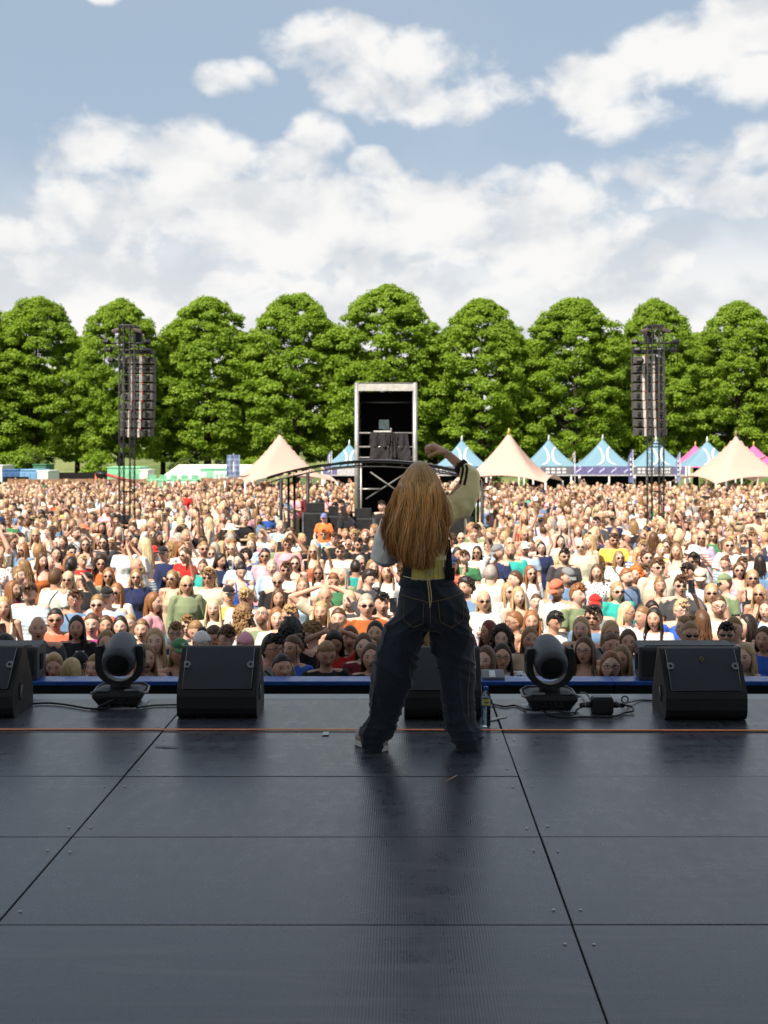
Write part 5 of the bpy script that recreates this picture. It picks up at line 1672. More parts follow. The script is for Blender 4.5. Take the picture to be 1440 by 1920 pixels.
for c in cand:
    y, x, zh, px, py = c
    sex = 'F' if crng.random() < .62 else 'M'
    hair = crng.choice(FEM) if sex == 'F' else crng.choice(['short', 'short', 'short', 'crop', 'boycurl', 'bald'])
    top = crng.choice(TOP_W); hc = crng.choice(HC_W if y < 24 else HC_FAR)
    if hair in ('crop',) and hc in ('fair',):
        hc = 'brown'
    tt = crng.choice(['tee', 'tee', 'tank', 'shirt']) if sex == 'F' else crng.choice(['tee', 'tee', 'tee', 'shirt'])
    turn = crng.gauss(-8 if px > VX else 8, 22)
    u = crng.random()
    if u < .10:
        turn = crng.choice((-1, 1)) * crng.uniform(60, 115)
    elif u < .17:
        turn = crng.uniform(140, 220)
    acc = ()
    v = crng.random()
    if v < .28:
        acc = ('sunglasses',)
    elif v < .37:
        acc = ('glasses',)
    elif v < .46:
        acc = ('cap',) if sex == 'M' or crng.random() < .3 else ('sunglasses_up',)
    elif v < .475 and sex == 'F':
        acc = ('hat',)
    pose = crng.choice(POSE_W)
    if id(c) in ind:
        pat = crng.choice([None] * 6 + ['floral', 'stripe', 'print', 'print', 'strap'])
        make_person(px, py, y, zh, sex, hair, hc, top, tt, pose, acc, turn if turn < 180 else turn - 360, crng.choice([N_, N_, (9, 16), (6, -20)]) if pose == 'down' else N_, acc_col=crng.choice(['white', 'black', 'navy', 'cream', 'red', 'grey']), pattern=pat,
                    legs=crng.choice(['denim blue', 'pale blue', 'black', 'beige', 'skirt' if sex == 'F' else 'navy']))
    else:
        rest.append((x, y, zh, sex, hair, hc, top, tt, turn, acc, pose))

# boy in orange riding on the shoulders of a person in teal, in front of the sound desk
d_ = 25.5
zc = CZ - (1003 - VY) / F * d_
man = make_person(607, 1003, d_, zc, 'M', 'short', 'ginger', 'mint', 'tee', 'down', ('sunglasses',), 0, N_)
PEOPLE[-1]['txt'] = 'mint T-shirt and sunglasses carrying a child on the shoulders'
def seated_child():
    mb = MB()
    add_head(mb, head_matrix())
    mb.capsule((0, .018, 1.36), (0, .004, 1.52), .05, .045)
    mb.ellipses(torso_levels('F'))
    for s in (-1, 1):
        sh = Vector((s * .15, 0, 1.4)); el = Vector((s * .24, -.03, 1.12)); wr = Vector((s * .19, -.16, .92))
        mb.capsule((s * .06, .012, 1.42), sh, .04, .046); mb.capsule(sh, el, .044, .034); mb.capsule(el, wr, .034, .025)
        add_hand(mb, wr, (wr - el), Vector((-s, 0, 0)), s, .5)
        mb.capsule((s * .10, .0, .90), (s * .16, -.30, .86), .078, .056); mb.capsule((s * .16, -.30, .86), (s * .15, -.32, .50), .052, .034)
        mb.ell((s * .15, -.37, .46), (.036, .09, .032), 10, 6)
    me = finish(mb, .008, 1, .4); put_fpos(me, head_matrix()); me.materials.append(M_SKIN); me.name = 'body'
    tp = MB().ellipses(torso_levels('F', .016))
    sh_ = MB().ellipses([(.84, 0, .01, .17, .12), (.93, 0, .012, .178, .125), (1.0, 0, 0, .165, .115)])
    for s in (-1, 1):
        sh = Vector((s * .15, 0, 1.4)); el = Vector((s * .24, -.03, 1.12))
        tp.capsule((s * .06, .012, 1.42), sh, .05, .056); tp.tube([sh, sh + (el - sh) * .6, sh + (el - sh) * .62], [.06, .058, .04], 10)
        sh_.capsule((s * .10, .0, .90), (s * .155, -.27, .865), .09, .072)
    return me, finish(tp, .014, 1, .6), finish(sh_, .016, 1, .6)
bm_, tm_, pm_ = seated_child()
sc_ = .80
ch = link(bm_, 'person')
hz = CZ - (972 - VY) / F * d_
ch.location = ((607 - VX) / F * d_, d_ + .05, hz - HC.z * sc_); ch.scale = (sc_,) * 3
ch.color = (*SKINS[1], 1); ch['category'] = 'person'; ch['group'] = 'festival crowd in front of the stage'
for me_, nm, mt, cl in ((tm_, 'top', M_TOP, (.80, .19, .05)), (pm_, 'shorts', M_LEG, TCOL['denim blue'])):
    me_.materials.append(mt); c = link(me_, nm, ch); c.color = (*cl, 1)
for k, cl in (('cap', (.16, .20, .42)), ('sunglasses', None)):
    c = link(get_acc(k), k, ch); c.matrix_local = head_matrix()
    if cl: c.color = (*cl, 1)
c = link(get_hair('crop'), 'hair', ch); c.matrix_local = head_matrix(); c.color = (*HCOL['blonde'], 1)
c.material_slots[0].link = 'OBJECT'; c.material_slots[0].material = M_HAIR
PEOPLE.append(dict(o=ch, px=607, py=972, d=d_, txt='orange T-shirt and blue cap riding on shoulders of a person in mint', held=[], own=True))

# labels that single each person out
MARKS = [(20, 'at the left edge'), (140, 'left of the left moving light'), (235, 'behind the left moving light'), (330, 'left of the blue-grey wedge'), (430, 'behind the blue-grey wedge'),
         (560, 'right of the blue-grey wedge'), (680, 'just left of the singer'), (800, 'hidden behind the singer'), (930, 'just right of the singer'), (1035, 'behind the right moving light'),
         (1130, 'above the power box'), (1210, 'left of the emblem wedge'), (1320, 'behind the emblem wedge'), (1420, 'at the right edge')]
def zone(q):
    m = min(MARKS, key=lambda k: abs(k[0] - q['px']))[1]
    return m
def row(q):
    return 'front row' if q['py'] > 1222 else 'shaded rows' if q['py'] > 1178 else 'first sunlit rows' if q['py'] > 1110 else 'middle rows' if q['py'] > 1050 else 'farther rows'
by = {}
for q in PEOPLE:
    lab = 'person in ' + q['txt']
    by.setdefault(lab, []).append(q)
ORD = ['leftmost', 'second from left', 'third from left', 'fourth from left', 'fifth from left', 'sixth from left', 'seventh from left', 'eighth from left', 'ninth from left']
for lab, qs in by.items():
    if len(qs) == 1 and qs[0].get('own'):
        qs[0]['lab'] = lab
        continue
    sub2 = {}
    for q in qs:
        sub2.setdefault((row(q), zone(q)), []).append(q)
    for (r_, z_), g in sub2.items():
        g.sort(key=lambda q: q['px'])
        for i, q in enumerate(g):
            if len(g) == 1:
                l2 = '%s, %s, %s' % (lab, r_, z_)
            else:
                l2 = '%s, %s, %s, %s' % (lab, r_, z_, ('nearer', 'farther')[i] if len(g) == 2 and abs(g[0]['d'] - g[1]['d']) > 1 and g[0]['d'] < g[1]['d'] else ORD[min(i, 8)])
            if len(l2.split()) > 16:
                l2 = '%s, %s%s' % (lab, z_, '' if len(g) == 1 else ', ' + ORD[min(i, 8)])
            if len(l2.split()) > 16:
                l2 = ' '.join(l2.split()[:16])
            q['lab'] = l2
seen, seen_h = {}, set()
for q in PEOPLE:
    if q['lab'] in seen:
        q['lab'] = 'person in %s, %s' % (q['txt'], 'higher up in the crowd' if q['d'] > seen[q['lab']]['d'] else 'nearer the stage')
    seen[q['lab']] = q
    q['o']['label'] = q['lab']
    for h, kind in q['held']:
        zz = zone(q)
        tag(h, '%s held by person in %s, %s' % ('dark phone' if kind == 'phone' else 'cup', q['txt'].split(' and ')[0].split(' holding')[0].split(' turned')[0], row(q) + ' ' + zz), kind, 'phones and cups held in the crowd')
        if len(h['label'].split()) > 16:
            h['label'] = '%s held by person in %s top, %s, %s' % ('dark phone' if kind == 'phone' else 'cup', q['txt'].split(' ')[0], row(q), zz)
        if len(h['label'].split()) > 16:
            h['label'] = ' '.join(h['label'].split()[:16])
        if h['label'] in seen_h:
            h['label'] = 'another ' + ' '.join(h['label'].split()[:13]) + (', farther back' if q['d'] > 14 else ', nearer')
        seen_h.add(h['label'])

# white monogram on the dark green cap
gcap = [q for q in PEOPLE if 'green cap' in q['txt'] and q['py'] > 1200]
if gcap:
    cobj = [c for c in gcap[0]['o'].children if c.name.startswith('cap')][0]
    k_ = .011
    mk = MB()
    for pts_ in ([(-1, -1), (-1, 1), (1, -1), (1, 1)], [(-1.1, 1.3), (0, 0), (1.1, 1.3)], [(0, 0), (0, -1.4)]):
        mk.tube([Vector((x * k_, -.1145 + (.085 + z * k_ - .06) * .42, .085 + z * k_)) for x, z in pts_], .0026, 5)
    mk.build('monogram', simple('monogram_white', (.75, .75, .74), .7), cobj)

# everyone farther off: one object, instanced figures
def far_variants():
    srcs = []
    key = {}
    def variant(sex, pose, hair, tt, acc):
        k = (sex, pose, hair, tt, acc)
        if k in key:
            return key[k]
        V, Fc, MI, FP = [], [], [], []
        o0 = 0
        def addm(me, mat, M=None, ratio=None):
            nonlocal o0
            if ratio:
                ob = bpy.data.objects.new('x', me); SHOP.collection.objects.link(ob)
                md = ob.modifiers.new('d', 'DECIMATE'); md.ratio = ratio
                me = evaluated(ob); bpy.data.objects.remove(ob)
            co = get_co(me)
            if M is not None:
                A = np.array(M); co = co @ A[:3, :3].T + A[:3, 3]
            V.append(co)
            fp = np.full((len(co), 3), (0, 5, 0), np.float32)
            if 'fpos' in me.attributes:
                b = np.empty(len(co) * 3, np.float32); me.attributes['fpos'].data.foreach_get('vector', b); fp = b.reshape(-1, 3)
            FP.append(fp)
            for p in me.polygons:
                Fc.append([i + o0 for i in p.vertices]); MI.append(mat)
            o0 += len(co)
        addm(get_body(sex, pose), 0, None, .16)
        if hair != 'bald':
            addm(get_hair(hair), 1, head_matrix(), .5)
        addm(get_top(sex, pose, tt), 2, None, .4)
        addm(get_pants('jeans'), 3, None, .3)
        if acc:
            addm(get_acc(acc), 4 if acc != 'hat' else 2, head_matrix())
        me = bpy.data.meshes.new('far_person')
        me.from_pydata(np.concatenate(V).tolist(), [], Fc)
        me.polygons.foreach_set('material_index', MI)
        me.polygons.foreach_set('use_smooth', [True] * len(me.polygons))
        a = me.attributes.new('fpos', 'FLOAT_VECTOR', 'POINT'); a.data.foreach_set('vector', np.concatenate(FP).astype(np.float32).ravel())
        for m in (I_SKIN, I_HAIR, I_TOP, I_LEG, SHADES):
            me.materials.append(m)
        key[k] = len(srcs)
        srcs.append(me)
        return key[k]
    return srcs, variant
srcs, variant = far_variants()
VARS = [('F', 'down', 'straight', 'tee', 'sunglasses'), ('F', 'crossed', 'longwavy', 'tank', None), ('F', 'down', 'tail', 'tank', 'sunglasses'), ('F', 'chest', 'bun', 'tee', None), ('F', 'cup', 'wavy', 'shirt', None),
        ('M', 'down', 'short', 'tee', None), ('M', 'crossed', 'short', 'tee', 'sunglasses'), ('M', 'cup', 'crop', 'shirt', None), ('M', 'down', 'short', 'tee', 'cap'), ('M', 'chest', 'bald', 'tee', 'sunglasses'), ('F', 'shade', 'bob', 'tee', None), ('F', 'down', 'curly', 'tee', None), ('F', 'phone', 'straight', 'tee', None), ('M', 'shade', 'short', 'tee', None), ('F', 'crossed', 'tail', 'tee', None), ('F', 'down', 'back', 'tee', None), ('F', 'cup', 'side', 'tank', 'sunglasses'), ('F', 'chest', 'back', 'tank', None), ('F', 'raise', 'wavy', 'tank', None), ('F', 'down', 'straight', 'tank', 'hat')]
for v in VARS:
    variant(*v)
src_col = bpy.data.collections.new('far_figures')
src_obs = []
for i, me in enumerate(srcs):
    o = bpy.data.objects.new('far_figure_%02d' % i, me)
    src_obs.append(o)
fem = [i for i, v in enumerate(VARS) if v[0] == 'F']; mal = [i for i, v in enumerate(VARS) if v[0] == 'M']
n = len(rest)
pm2 = bpy.data.meshes.new('crowd')
pm2.from_pydata([(r[0], r[1], 0) for r in rest], [], [])
def at_(name, typ, field, data):
    a = pm2.attributes.new(name, typ, 'POINT'); a.data.foreach_set(field, np.asarray(data, np.float32 if typ != 'INT' else np.int32).ravel())
at_('vidx', 'INT', 'value', [crng.choice(fem[:-1] if crng.random() < .96 else fem) if r[3] == 'F' else crng.choice(mal) for r in rest])
at_('vrot', 'FLOAT_VECTOR', 'vector', [(0, 0, math.radians(r[8])) for r in rest])
at_('vscl', 'FLOAT', 'value', [r[2] / HC.z for r in rest])
at_('c_skin', 'FLOAT_COLOR', 'color', [(*jitter(crng.choice(SKINS), .1, crng), 1) for r in rest])
at_('c_hair', 'FLOAT_COLOR', 'color', [(*jitter(HCOL[r[5]], .2, crng), 1) for r in rest])
at_('c_top', 'FLOAT_COLOR', 'color', [(*jitter(TCOL[r[6]], .12, crng), 1) for r in rest])
at_('c_leg', 'FLOAT_COLOR', 'color', [(*jitter(TCOL[crng.choice(['denim blue', 'pale blue', 'black', 'beige'])], .3, crng), 1) for r in rest])
crowd = link(pm2, 'crowd', kind='stuff', label='dense sunlit festival crowd filling the field as far as the tents', category='crowd')
def crowd_nodes():
    ng = bpy.data.node_groups.new('crowd_nodes', 'GeometryNodeTree')
    ng.interface.new_socket('Geometry', in_out='INPUT', socket_type='NodeSocketGeometry')
    ng.interface.new_socket('Geometry', in_out='OUTPUT', socket_type='NodeSocketGeometry')
    gi = ng.nodes.new('NodeGroupInput'); go = ng.nodes.new('NodeGroupOutput')
    g2i = ng.nodes.new('GeometryNodeGeometryToInstance')
    for o in reversed(src_obs):
        oi = ng.nodes.new('GeometryNodeObjectInfo'); oi.inputs[0].default_value = o; oi.transform_space = 'ORIGINAL'
        ng.links.new(oi.outputs['Geometry'], g2i.inputs[0])
    ip = ng.nodes.new('GeometryNodeInstanceOnPoints')
    ip.inputs['Pick Instance'].default_value = True
    def na(name, typ):
        nd = ng.nodes.new('GeometryNodeInputNamedAttribute'); nd.data_type = typ; nd.inputs[0].default_value = name; return nd.outputs[0]
    ng.links.new(gi.outputs[0], ip.inputs['Points']); ng.links.new(g2i.outputs[0], ip.inputs['Instance'])
    ng.links.new(na('vidx', 'INT'), ip.inputs['Instance Index'])
    e2r = ng.nodes.new('FunctionNodeEulerToRotation')
    ng.links.new(na('vrot', 'FLOAT_VECTOR'), e2r.inputs[0]); ng.links.new(e2r.outputs[0], ip.inputs['Rotation'])
    ng.links.new(na('vscl', 'FLOAT'), ip.inputs['Scale'])
    ng.links.new(ip.outputs[0], go.inputs[0])
    md = crowd.modifiers.new('figures', 'NODES'); md.node_group = ng
crowd_nodes()
print('people', len(PEOPLE), 'far', len(rest), 'meshes', len(BODY), len(TOPS))

bpy.data.scenes.remove(SHOP)
# ------------------------------------------------------------------ field behind the crowd
STEEL = simple('scaffold_steel', (.36, .35, .34), .42, .55, var=.1)
TRUSSB = simple('truss_black', (.022, .021, .022), .5, .2)
DRAPE = simple('black_drape', (.013, .012, .013), .9, spec=.15)
def X_(px, d):
    return (px - VX) / F * d
def Z_(py, d):
    return CZ - (py - VY) / F * d

# sound desk canopy
dC = 33.0
cn = empty('sound_desk_canopy', (0, dC, 0), 'black arched canopy over the sound desk in the crowd', 'canopy')
def arch_z(px):
    q = (px - 703) / 203
    return Z_(866 + 31 * q * q, dC)
arch_px = np.linspace(500, 906, 25)
for nm, dy in (('front_arch', 0.0), ('rear_arch', 5.5)):
    P1 = [Vector((X_(p, dC), dy, arch_z(p))) for p in arch_px]
    P2 = [p - Vector((0, 0, .125)) for p in P1]
    m = MB().tube(P1, .038, 6).tube(P2, .022, 6)
    for k in range(1, 25, 2):
        m.tube([P1[k], P2[k]], .014, 5)
    m.build(nm, TRUSSB, cn)
rs = MB()
rows = [[Vector((X_(p, dC), dy, arch_z(p) + .045)) for p in arch_px] for dy in (-.05, 5.55)]
rs.grid(rows); rs.grid([[v - Vector((0, 0, .02)) for v in r_] for r_ in rows])
rs.build('roof_sheet', simple('canopy_sheet', (.05, .048, .05), .6), cn)
for px, dy in ((527, 0), (541, 2.0), (552, 3.6), (577, 0), (880, 0), (894, 3.6), (905, 1.8), (915, 0)):
    xx = X_(px, dC + dy)
    xx = max(X_(503, dC), min(X_(904, dC), xx))
    MB().tube([(xx, dy, 0), (xx, dy, arch_z(max(500, min(906, VX + xx / dC * F))) - .1)], .045 if dy == 0 else .035, 8).build('leg', TRUSSB, cn)
for k, (px, py) in enumerate([(520, 893), (536, 886), (550, 884), (562, 881), (583, 878), (605, 876)]):
    MB().box((X_(px, dC), -.03, Z_(py + 3, dC)), (.11, .03, .05)).build('lamp_fitting', simple('fitting_cream', (.42, .36, .22), .5), cn)
# desk and racks
def rack(px0, px1, py, dd, depth, label, screens=0):
    t = empty('equipment_rack', (X_((px0 + px1) / 2, dd), dd, 0), label, 'equipment')
    w = (px1 - px0) / F * dd; h = Z_(py, dd)
    MB().box2((-w / 2, 0, .02), (w / 2, depth, h)).build('case', BLACK, t, bevel=.02)
    for s in (-1, 1):
        MB().box2((s * w / 2 - .02, -.02, .0), (s * w / 2 + .02, .02, h + .01)).build('corner_rail', ALU, t)
    for k in range(screens):
        MB().box((-w / 2 + w * (k + .5) / screens, depth * .4, h + .12), (w / screens * .8, .04, .22)).build('screen', BLACK, t, bevel=.008)
    return t
rack(568, 612, 962, 29.6, .7, 'tall black equipment rack under the canopy, left', 1)
rack(612, 660, 968, 29.8, .8, 'black mixing desk case behind the child in orange', 2)
rack(660, 700, 972, 29.6, .7, 'black equipment rack at the foot of the scaffold tower', 1)
rack(820, 872, 965, 29.8, .8, 'black equipment rack under the canopy, right', 1)

# scaffold tower for the follow spot
dT = 42.0
tw = empty('scaffold_tower', (X_(723.5, dT), dT, 0), 'scaffold tower with grey roof and black drapes behind the sound desk', 'scaffold tower')
tw_w = (778 - 669) / F * dT; ztop = Z_(718, dT)
hw = tw_w / 2
for sx in (-1, 1):
    for dy in (0, 2.0):
        MB().tube([(sx * hw, dy, 0), (sx * hw, dy, ztop)], .08, 8).build('upright', STEEL, tw)
    if sx < 0:
        MB().tube([(sx * hw + .14, 0, 0), (sx * hw + .14, 0, Z_(865, dT))], .035, 8).build('upright', STEEL, tw)
MB().box2((-hw - .05, -.06, Z_(733, dT)), (hw + .05, .02, Z_(718, dT))).build('roof_fascia', simple('fascia_grey', (.46, .445, .42), .55), tw)
MB().add([(-hw - .05, -.06, ztop + .01), (hw + .05, -.06, ztop + .01), (hw + .05, 2.1, ztop - .12), (-hw - .05, 2.1, ztop - .12), (-hw - .05, -.06, ztop - .03), (hw + .05, -.06, ztop - .03), (hw + .05, 2.1, ztop - .16), (-hw - .05, 2.1, ztop - .16)],
         [(0, 1, 2, 3), (7, 6, 5, 4), (0, 4, 5, 1), (1, 5, 6, 2), (2, 6, 7, 3), (3, 7, 4, 0)]).build('roof', simple('roof_grey', (.34, .33, .32), .6), tw)
for py in (812, 838, 858):
    MB().tube([(-hw, 0, Z_(py, dT)), (hw, 0, Z_(py, dT))], .028, 8).build('rail', STEEL, tw)
for py in (752,):
    MB().tube([(-hw, 1.2, Z_(py, dT)), (hw, 1.2, Z_(py, dT))], .028, 8).build('rail', STEEL, tw)
MB().tube([(-hw, 0, Z_(917, dT)), (-hw * .2, 0, Z_(917, dT))], .028, 8).build('rail', STEEL, tw)
MB().tube([(-hw + .45, -.03, Z_(885, dT)), (hw - .2, -.03, Z_(936, dT))], .024, 8).build('brace', simple('brace_grey', (.17, .165, .16), .5, .3), tw)
MB().tube([(-hw + .3, .05, Z_(936, dT)), (hw - .1, .05, Z_(880, dT))], .024, 8).build('brace', simple('brace_grey', (.17, .165, .16), .5, .3), tw)
MB().box2((-hw, -.02, Z_(868, dT)), (hw, 2.0, Z_(864, dT))).build('platform', simple('ply_dark', (.05, .045, .04), .8), tw)
for (x0, x1, y0, y1) in ((-hw + .04, hw - .04, 2.02, 2.05),):
    MB().box2((x0, y0, .05), (x1, y1, ztop - .2)).build('back_drape', DRAPE, tw)
for sx in (-1, 1):
    MB().box2((sx * (hw - .03) - .015, .1, .05), (sx * (hw - .03) + .015, 1.98, ztop - .2)).build('side_drape', DRAPE, tw)
def cloth_sheet(px0, px1, py0, py1, y, seed):
    rows = []
    r_ = random.Random(seed)
    for j in range(9):
        q = j / 8
        rows.append([Vector((X_(px0 + (px1 - px0) * i / 14 + (2 * q - 1) * (i - 7) * .25, dT) - X_(723.5, dT), y + .05 * math.sin(i * 1.1 + seed) * (.3 + q) + .03 * math.sin(i * 2.3 + j), Z_(py0 + (py1 - py0) * q + 1.5 * math.sin(i * .9 + seed) * q, dT))) for i in range(15)])
    m = MB(); m.grid(rows); m.grid([[v + Vector((0, .012, 0)) for v in r__] for r__ in rows])
    return m
CH = simple('charcoal_cloth', (.035, .032, .034), .9, spec=.15)
cloth_sheet(693, 735, 810, 838, -.07, 1).build('rail_cloth', CH, tw)
cloth_sheet(737, 766, 812, 840, -.06, 2).build('rail_cloth', CH, tw)
cloth_sheet(694, 770, 838, 861, -.08, 3).build('rail_cloth', CH, tw)
cloth_sheet(729, 742, 811, 857, -.10, 4).build('rail_cloth', CH, tw)
MB().box((X_(717, dT) - X_(723.5, dT), .1, Z_(809, dT)), (.58, .3, .05)).build('shelf', simple('pale_shelf', (.6, .58, .55), .6), tw)
# follow spot with its operator in black
fs_t = empty('follow_spot', (X_(720, dT), dT + .6, Z_(864, dT)), 'dark follow spot lamp on the scaffold tower platform', 'stage light')
MB().tube([(0, 0, 0), (0, 0, 1.05)], .04, 8).build('stand', BLACK, fs_t)
MB().tube([(0, -.45, 1.22), (0, -.4, 1.22), (0, .35, 1.28), (0, .4, 1.28)], [.11, .13, .15, .1], 14).build('lamp_head', BLACK, fs_t)
MB().box((0, -.5, 1.22), (.34, .02, .30)).build('colour_frame', simple('frame_dull', (.05, .07, .08), .4), fs_t, bevel=.01)
MB().box((.1, -.1, 1.02), (.3, .2, .16)).build('ballast', simple('ballast_pale', (.45, .43, .40), .5), fs_t, bevel=.01)

# crew in black at the sound desk
crew = [(599, 944, 31.0, 'M', 'crop', 'black', 178, 'person in black standing with back turned beside the tall equipment rack under canopy'),
        (628, 953, 31.4, 'M', 'short', 'charcoal', 20, 'person in dark grey at the mixing desk under the canopy'),
        (652, 955, 29.0, 'F', 'straight', 'black', 40, 'person in black with arms crossed beside the child in orange'),
        (716, 950, 32.0, 'M', 'short', 'black', -30, 'person in black under the scaffold tower left of the singer'),
        (640, 948, 32.3, 'M', 'short', 'black', -15, 'person in black deep under the canopy behind the mixing desk')]
for px, py, dd, sex, hr_, col, rz, lab in crew:
    o = make_person(px, py, dd, Z_(py, dd), sex, hr_, 'dark', col, 'tee', 'crossed' if sex == 'F' else 'down', (), rz, N_, legs='black')
    o['label'] = lab; o['group'] = 'crew at the sound desk'
    PEOPLE.pop()

# ------------------------------------------------------------------ delay towers
dD = 31.0
def delay_tower(cx, label, masts, a0, a1, y0, y1, flip):
    t = empty('delay_tower', (X_(cx, dD), dD, 0), label, 'speaker tower', 'delay towers')
    ox = X_(cx, dD)
    zt_ = Z_(y0 - 55, dD)
    for px in masts:
        xc = X_(px, dD) - ox
        m = MB()
        for sx in (-.058, .058):
            for sy in (0, .12):
                m.tube([(xc + sx, sy, 0), (xc + sx, sy, zt_)], .010, 6)
        nz_ = int(zt_ / .22)
        for k in range(nz_):
            za, zb = k * zt_ / nz_, (k + 1) * zt_ / nz_
            m.tube([(xc - .058, 0, za), (xc + .058, 0, zb)], .0045, 4); m.tube([(xc + .058, .12, za), (xc - .058, .12, zb)], .0045, 4)
            m.tube([(xc - .058, 0, za), (xc + .058, 0, za)], .0045, 4)
            m.tube([(xc - .058, 0, za), (xc - .058, .12, zb)], .0045, 4); m.tube([(xc + .058, .12, za), (xc + .058, 0, zb)], .0045, 4)
        m.build('mast', TRUSSB, t)
    xa, xb = X_(masts[0], dD) - ox, X_(masts[1], dD) - ox
    for z in (.4, 1.3, 2.3, 3.4, Z_(y1 + 14, dD)):
        MB().tube([(xa, .06, z), (xb, .06, z)], .018, 6).build('cross_tube', TRUSSB, t)
    MB().box((0, .1, .12), (1.1, 1.0, .24)).build('ballast_base', simple('ballast_grey', (.16, .16, .16), .8), t, bevel=.02)
    # flown cabinets
    n = 9
    hgt = (y1 - y0) / n / F * dD; w = (a1 - a0) / F * dD; xc = X_((a0 + a1) / 2, dD) - ox
    CABG = simple('array_grey', (.075, .068, .064), .6)
    for k in range(n):
        zc = Z_(y0 + (y1 - y0) * (k + .5) / n, dD)
        lean = math.radians(-1 - .5 * max(0, k - 4) ** 1.6)
        sh = -.03 * max(0, k - 4)
        M = Matrix.Rotation(-lean, 3, 'X')
        b = MB()
        hh = hgt / 2 * .95
        vs = [Vector((sx * w / 2, sy, sz)) for sy, q in ((0, .8), (.45, 1.0)) for sx in (-1, 1) for sz in (-hh * q, hh * q)]
        b.add([M @ v + Vector((xc + flip * sh * .5, .42 - sh * .3, zc)) for v in vs], [(0, 1, 3, 2), (4, 6, 7, 5), (0, 4, 5, 1), (2, 3, 7, 6), (0, 2, 6, 4), (1, 5, 7, 3)])
        cab = b.build('speaker_cabinet', CABG, t, bevel=.008)
        for q in (-.20, .12):
            MB().box(M @ Vector((w * q, -.012, 0)) + Vector((xc + flip * sh * .5, .42 - sh * .3, zc)), (.065, .02, hgt * .93)).build('rigging_strip', simple('rigging_pale', (.55, .51, .47), .5, .1), cab, bevel=.004)
            MB().box(M @ Vector((w * q + .05, -.016, hgt * .46)) + Vector((xc + flip * sh * .5, .42 - sh * .3, zc)), (.045, .02, .022)).build('red_pin', simple('pin_red', (.45, .02, .015), .5), cab)
        for q in (-.37, .34):
            c = M @ Vector((w * q, -.004, .0)) + Vector((xc + flip * sh * .5, .42 - sh * .3, zc))
            MB().box(c, (.085, .02, .11)).build('handle_recess', HOLE, cab, bevel=.008)
            MB().box(c + Vector((-.015, -.012, .012)), (.04, .012, .02)).build('handle_grip', CABG, cab)
    # head of the tower: bumper frame, hoist, side arms with floods
    zz = Z_(y0 - 8, dD)
    MB().box((xc, .62, zz), (w * .95, .5, .09)).build('bumper_frame', TRUSSB, t, bevel=.01)
    MB().tube([(xc, .6, zz), (xc, .6, zt_ - .1)], .02, 6).build('hoist_chain', TRUSSB, t)
    MB().box((xc, .5, zt_ - .28), (.22, .22, .30)).build('hoist', BLACK, t, bevel=.03)
    MB().box(((xa + xb) / 2, .3, zt_ - .02), (.42, .6, .06)).build('head_frame', TRUSSB, t, bevel=.01)
    for s in (-1, 1):
        MB().tube([(0, .05, zt_ - .45), (s * .56, .05, zt_ - .45)], .022, 6).build('side_arm', TRUSSB, t)
        MB().tube([(0, .05, zt_ - .55), (s * .56, .05, zt_ - .55)], .016, 6).build('side_arm', TRUSSB, t)
        MB().tube([(s * .56, .05, zt_ - .45), (s * .56, .05, zt_ - .95)], .012, 6).build('hanger', TRUSSB, t)
        for k, dz in enumerate((.42, .62, .88)):
            if s > 0 and k == 2:
                continue
            M = Matrix.Rotation(.5 * s, 3, 'Z') @ Matrix.Rotation(-.4, 3, 'X')
            MB().box((s * (.50 - .06 * k), -.02, zt_ - dz), (.16, .13, .10), M=M).build('flood_lamp', BLACK, t, bevel=.02)
        MB().box((s * .27, -.02, zt_ - .15), (.20, .12, .09), M=Matrix.Rotation(.3 * s, 3, 'Y')).build('flood_lamp', simple('lamp_brown', (.07, .045, .045), .5), t, bevel=.02)
delay_tower(238, 'left speaker tower with hanging array of grey cabinets against the trees', (227, 247), 221, 280, 664, 820, 1)
delay_tower(1229, 'right speaker tower with hanging array of grey cabinets against the trees', (1219, 1241), 1195, 1254, 664, 818, -1)

# ------------------------------------------------------------------ tents
def tent_cloth(name, col):
    if name in MATS:
        return MATS[name]
    m, t = newmat(name)
    g = t.n('ShaderNodeTexCoord').outputs['Object']
    nz = t.noise(g, 1.4, 4)
    c = t.mix(nz, tuple(v * .92 for v in col), tuple(min(1, v * 1.05) for v in col))
    d = t.n('ShaderNodeBsdfDiffuse'); t.put(d.inputs[0], c)
    tr = t.n('ShaderNodeBsdfTranslucent'); t.put(tr.inputs[0], c)
    mx = t.n('ShaderNodeMixShader'); mx.inputs[0].default_value = .22
    t.t.links.new(d.outputs[0], mx.inputs[1]); t.t.links.new(tr.outputs[0], mx.inputs[2])
    t.out(mx.outputs[0]); return m
def roof_point(u, v, w, z0, z1, sag, scal):
    """u,v in -1..1 over a square plan; concave pagoda"""
    r = max(abs(u), abs(v))
    h = (1 - r) ** 1.0
    h = h ** sag
    edge = 0
    if scal:
        a, b = (u, v) if abs(u) < abs(v) else (v, u)
        edge = scal * (1 - (a / max(r, 1e-6)) ** 2) * r ** 3
    return Vector((u * w / 2, v * w / 2, z0 + (z1 - z0) * h + edge))
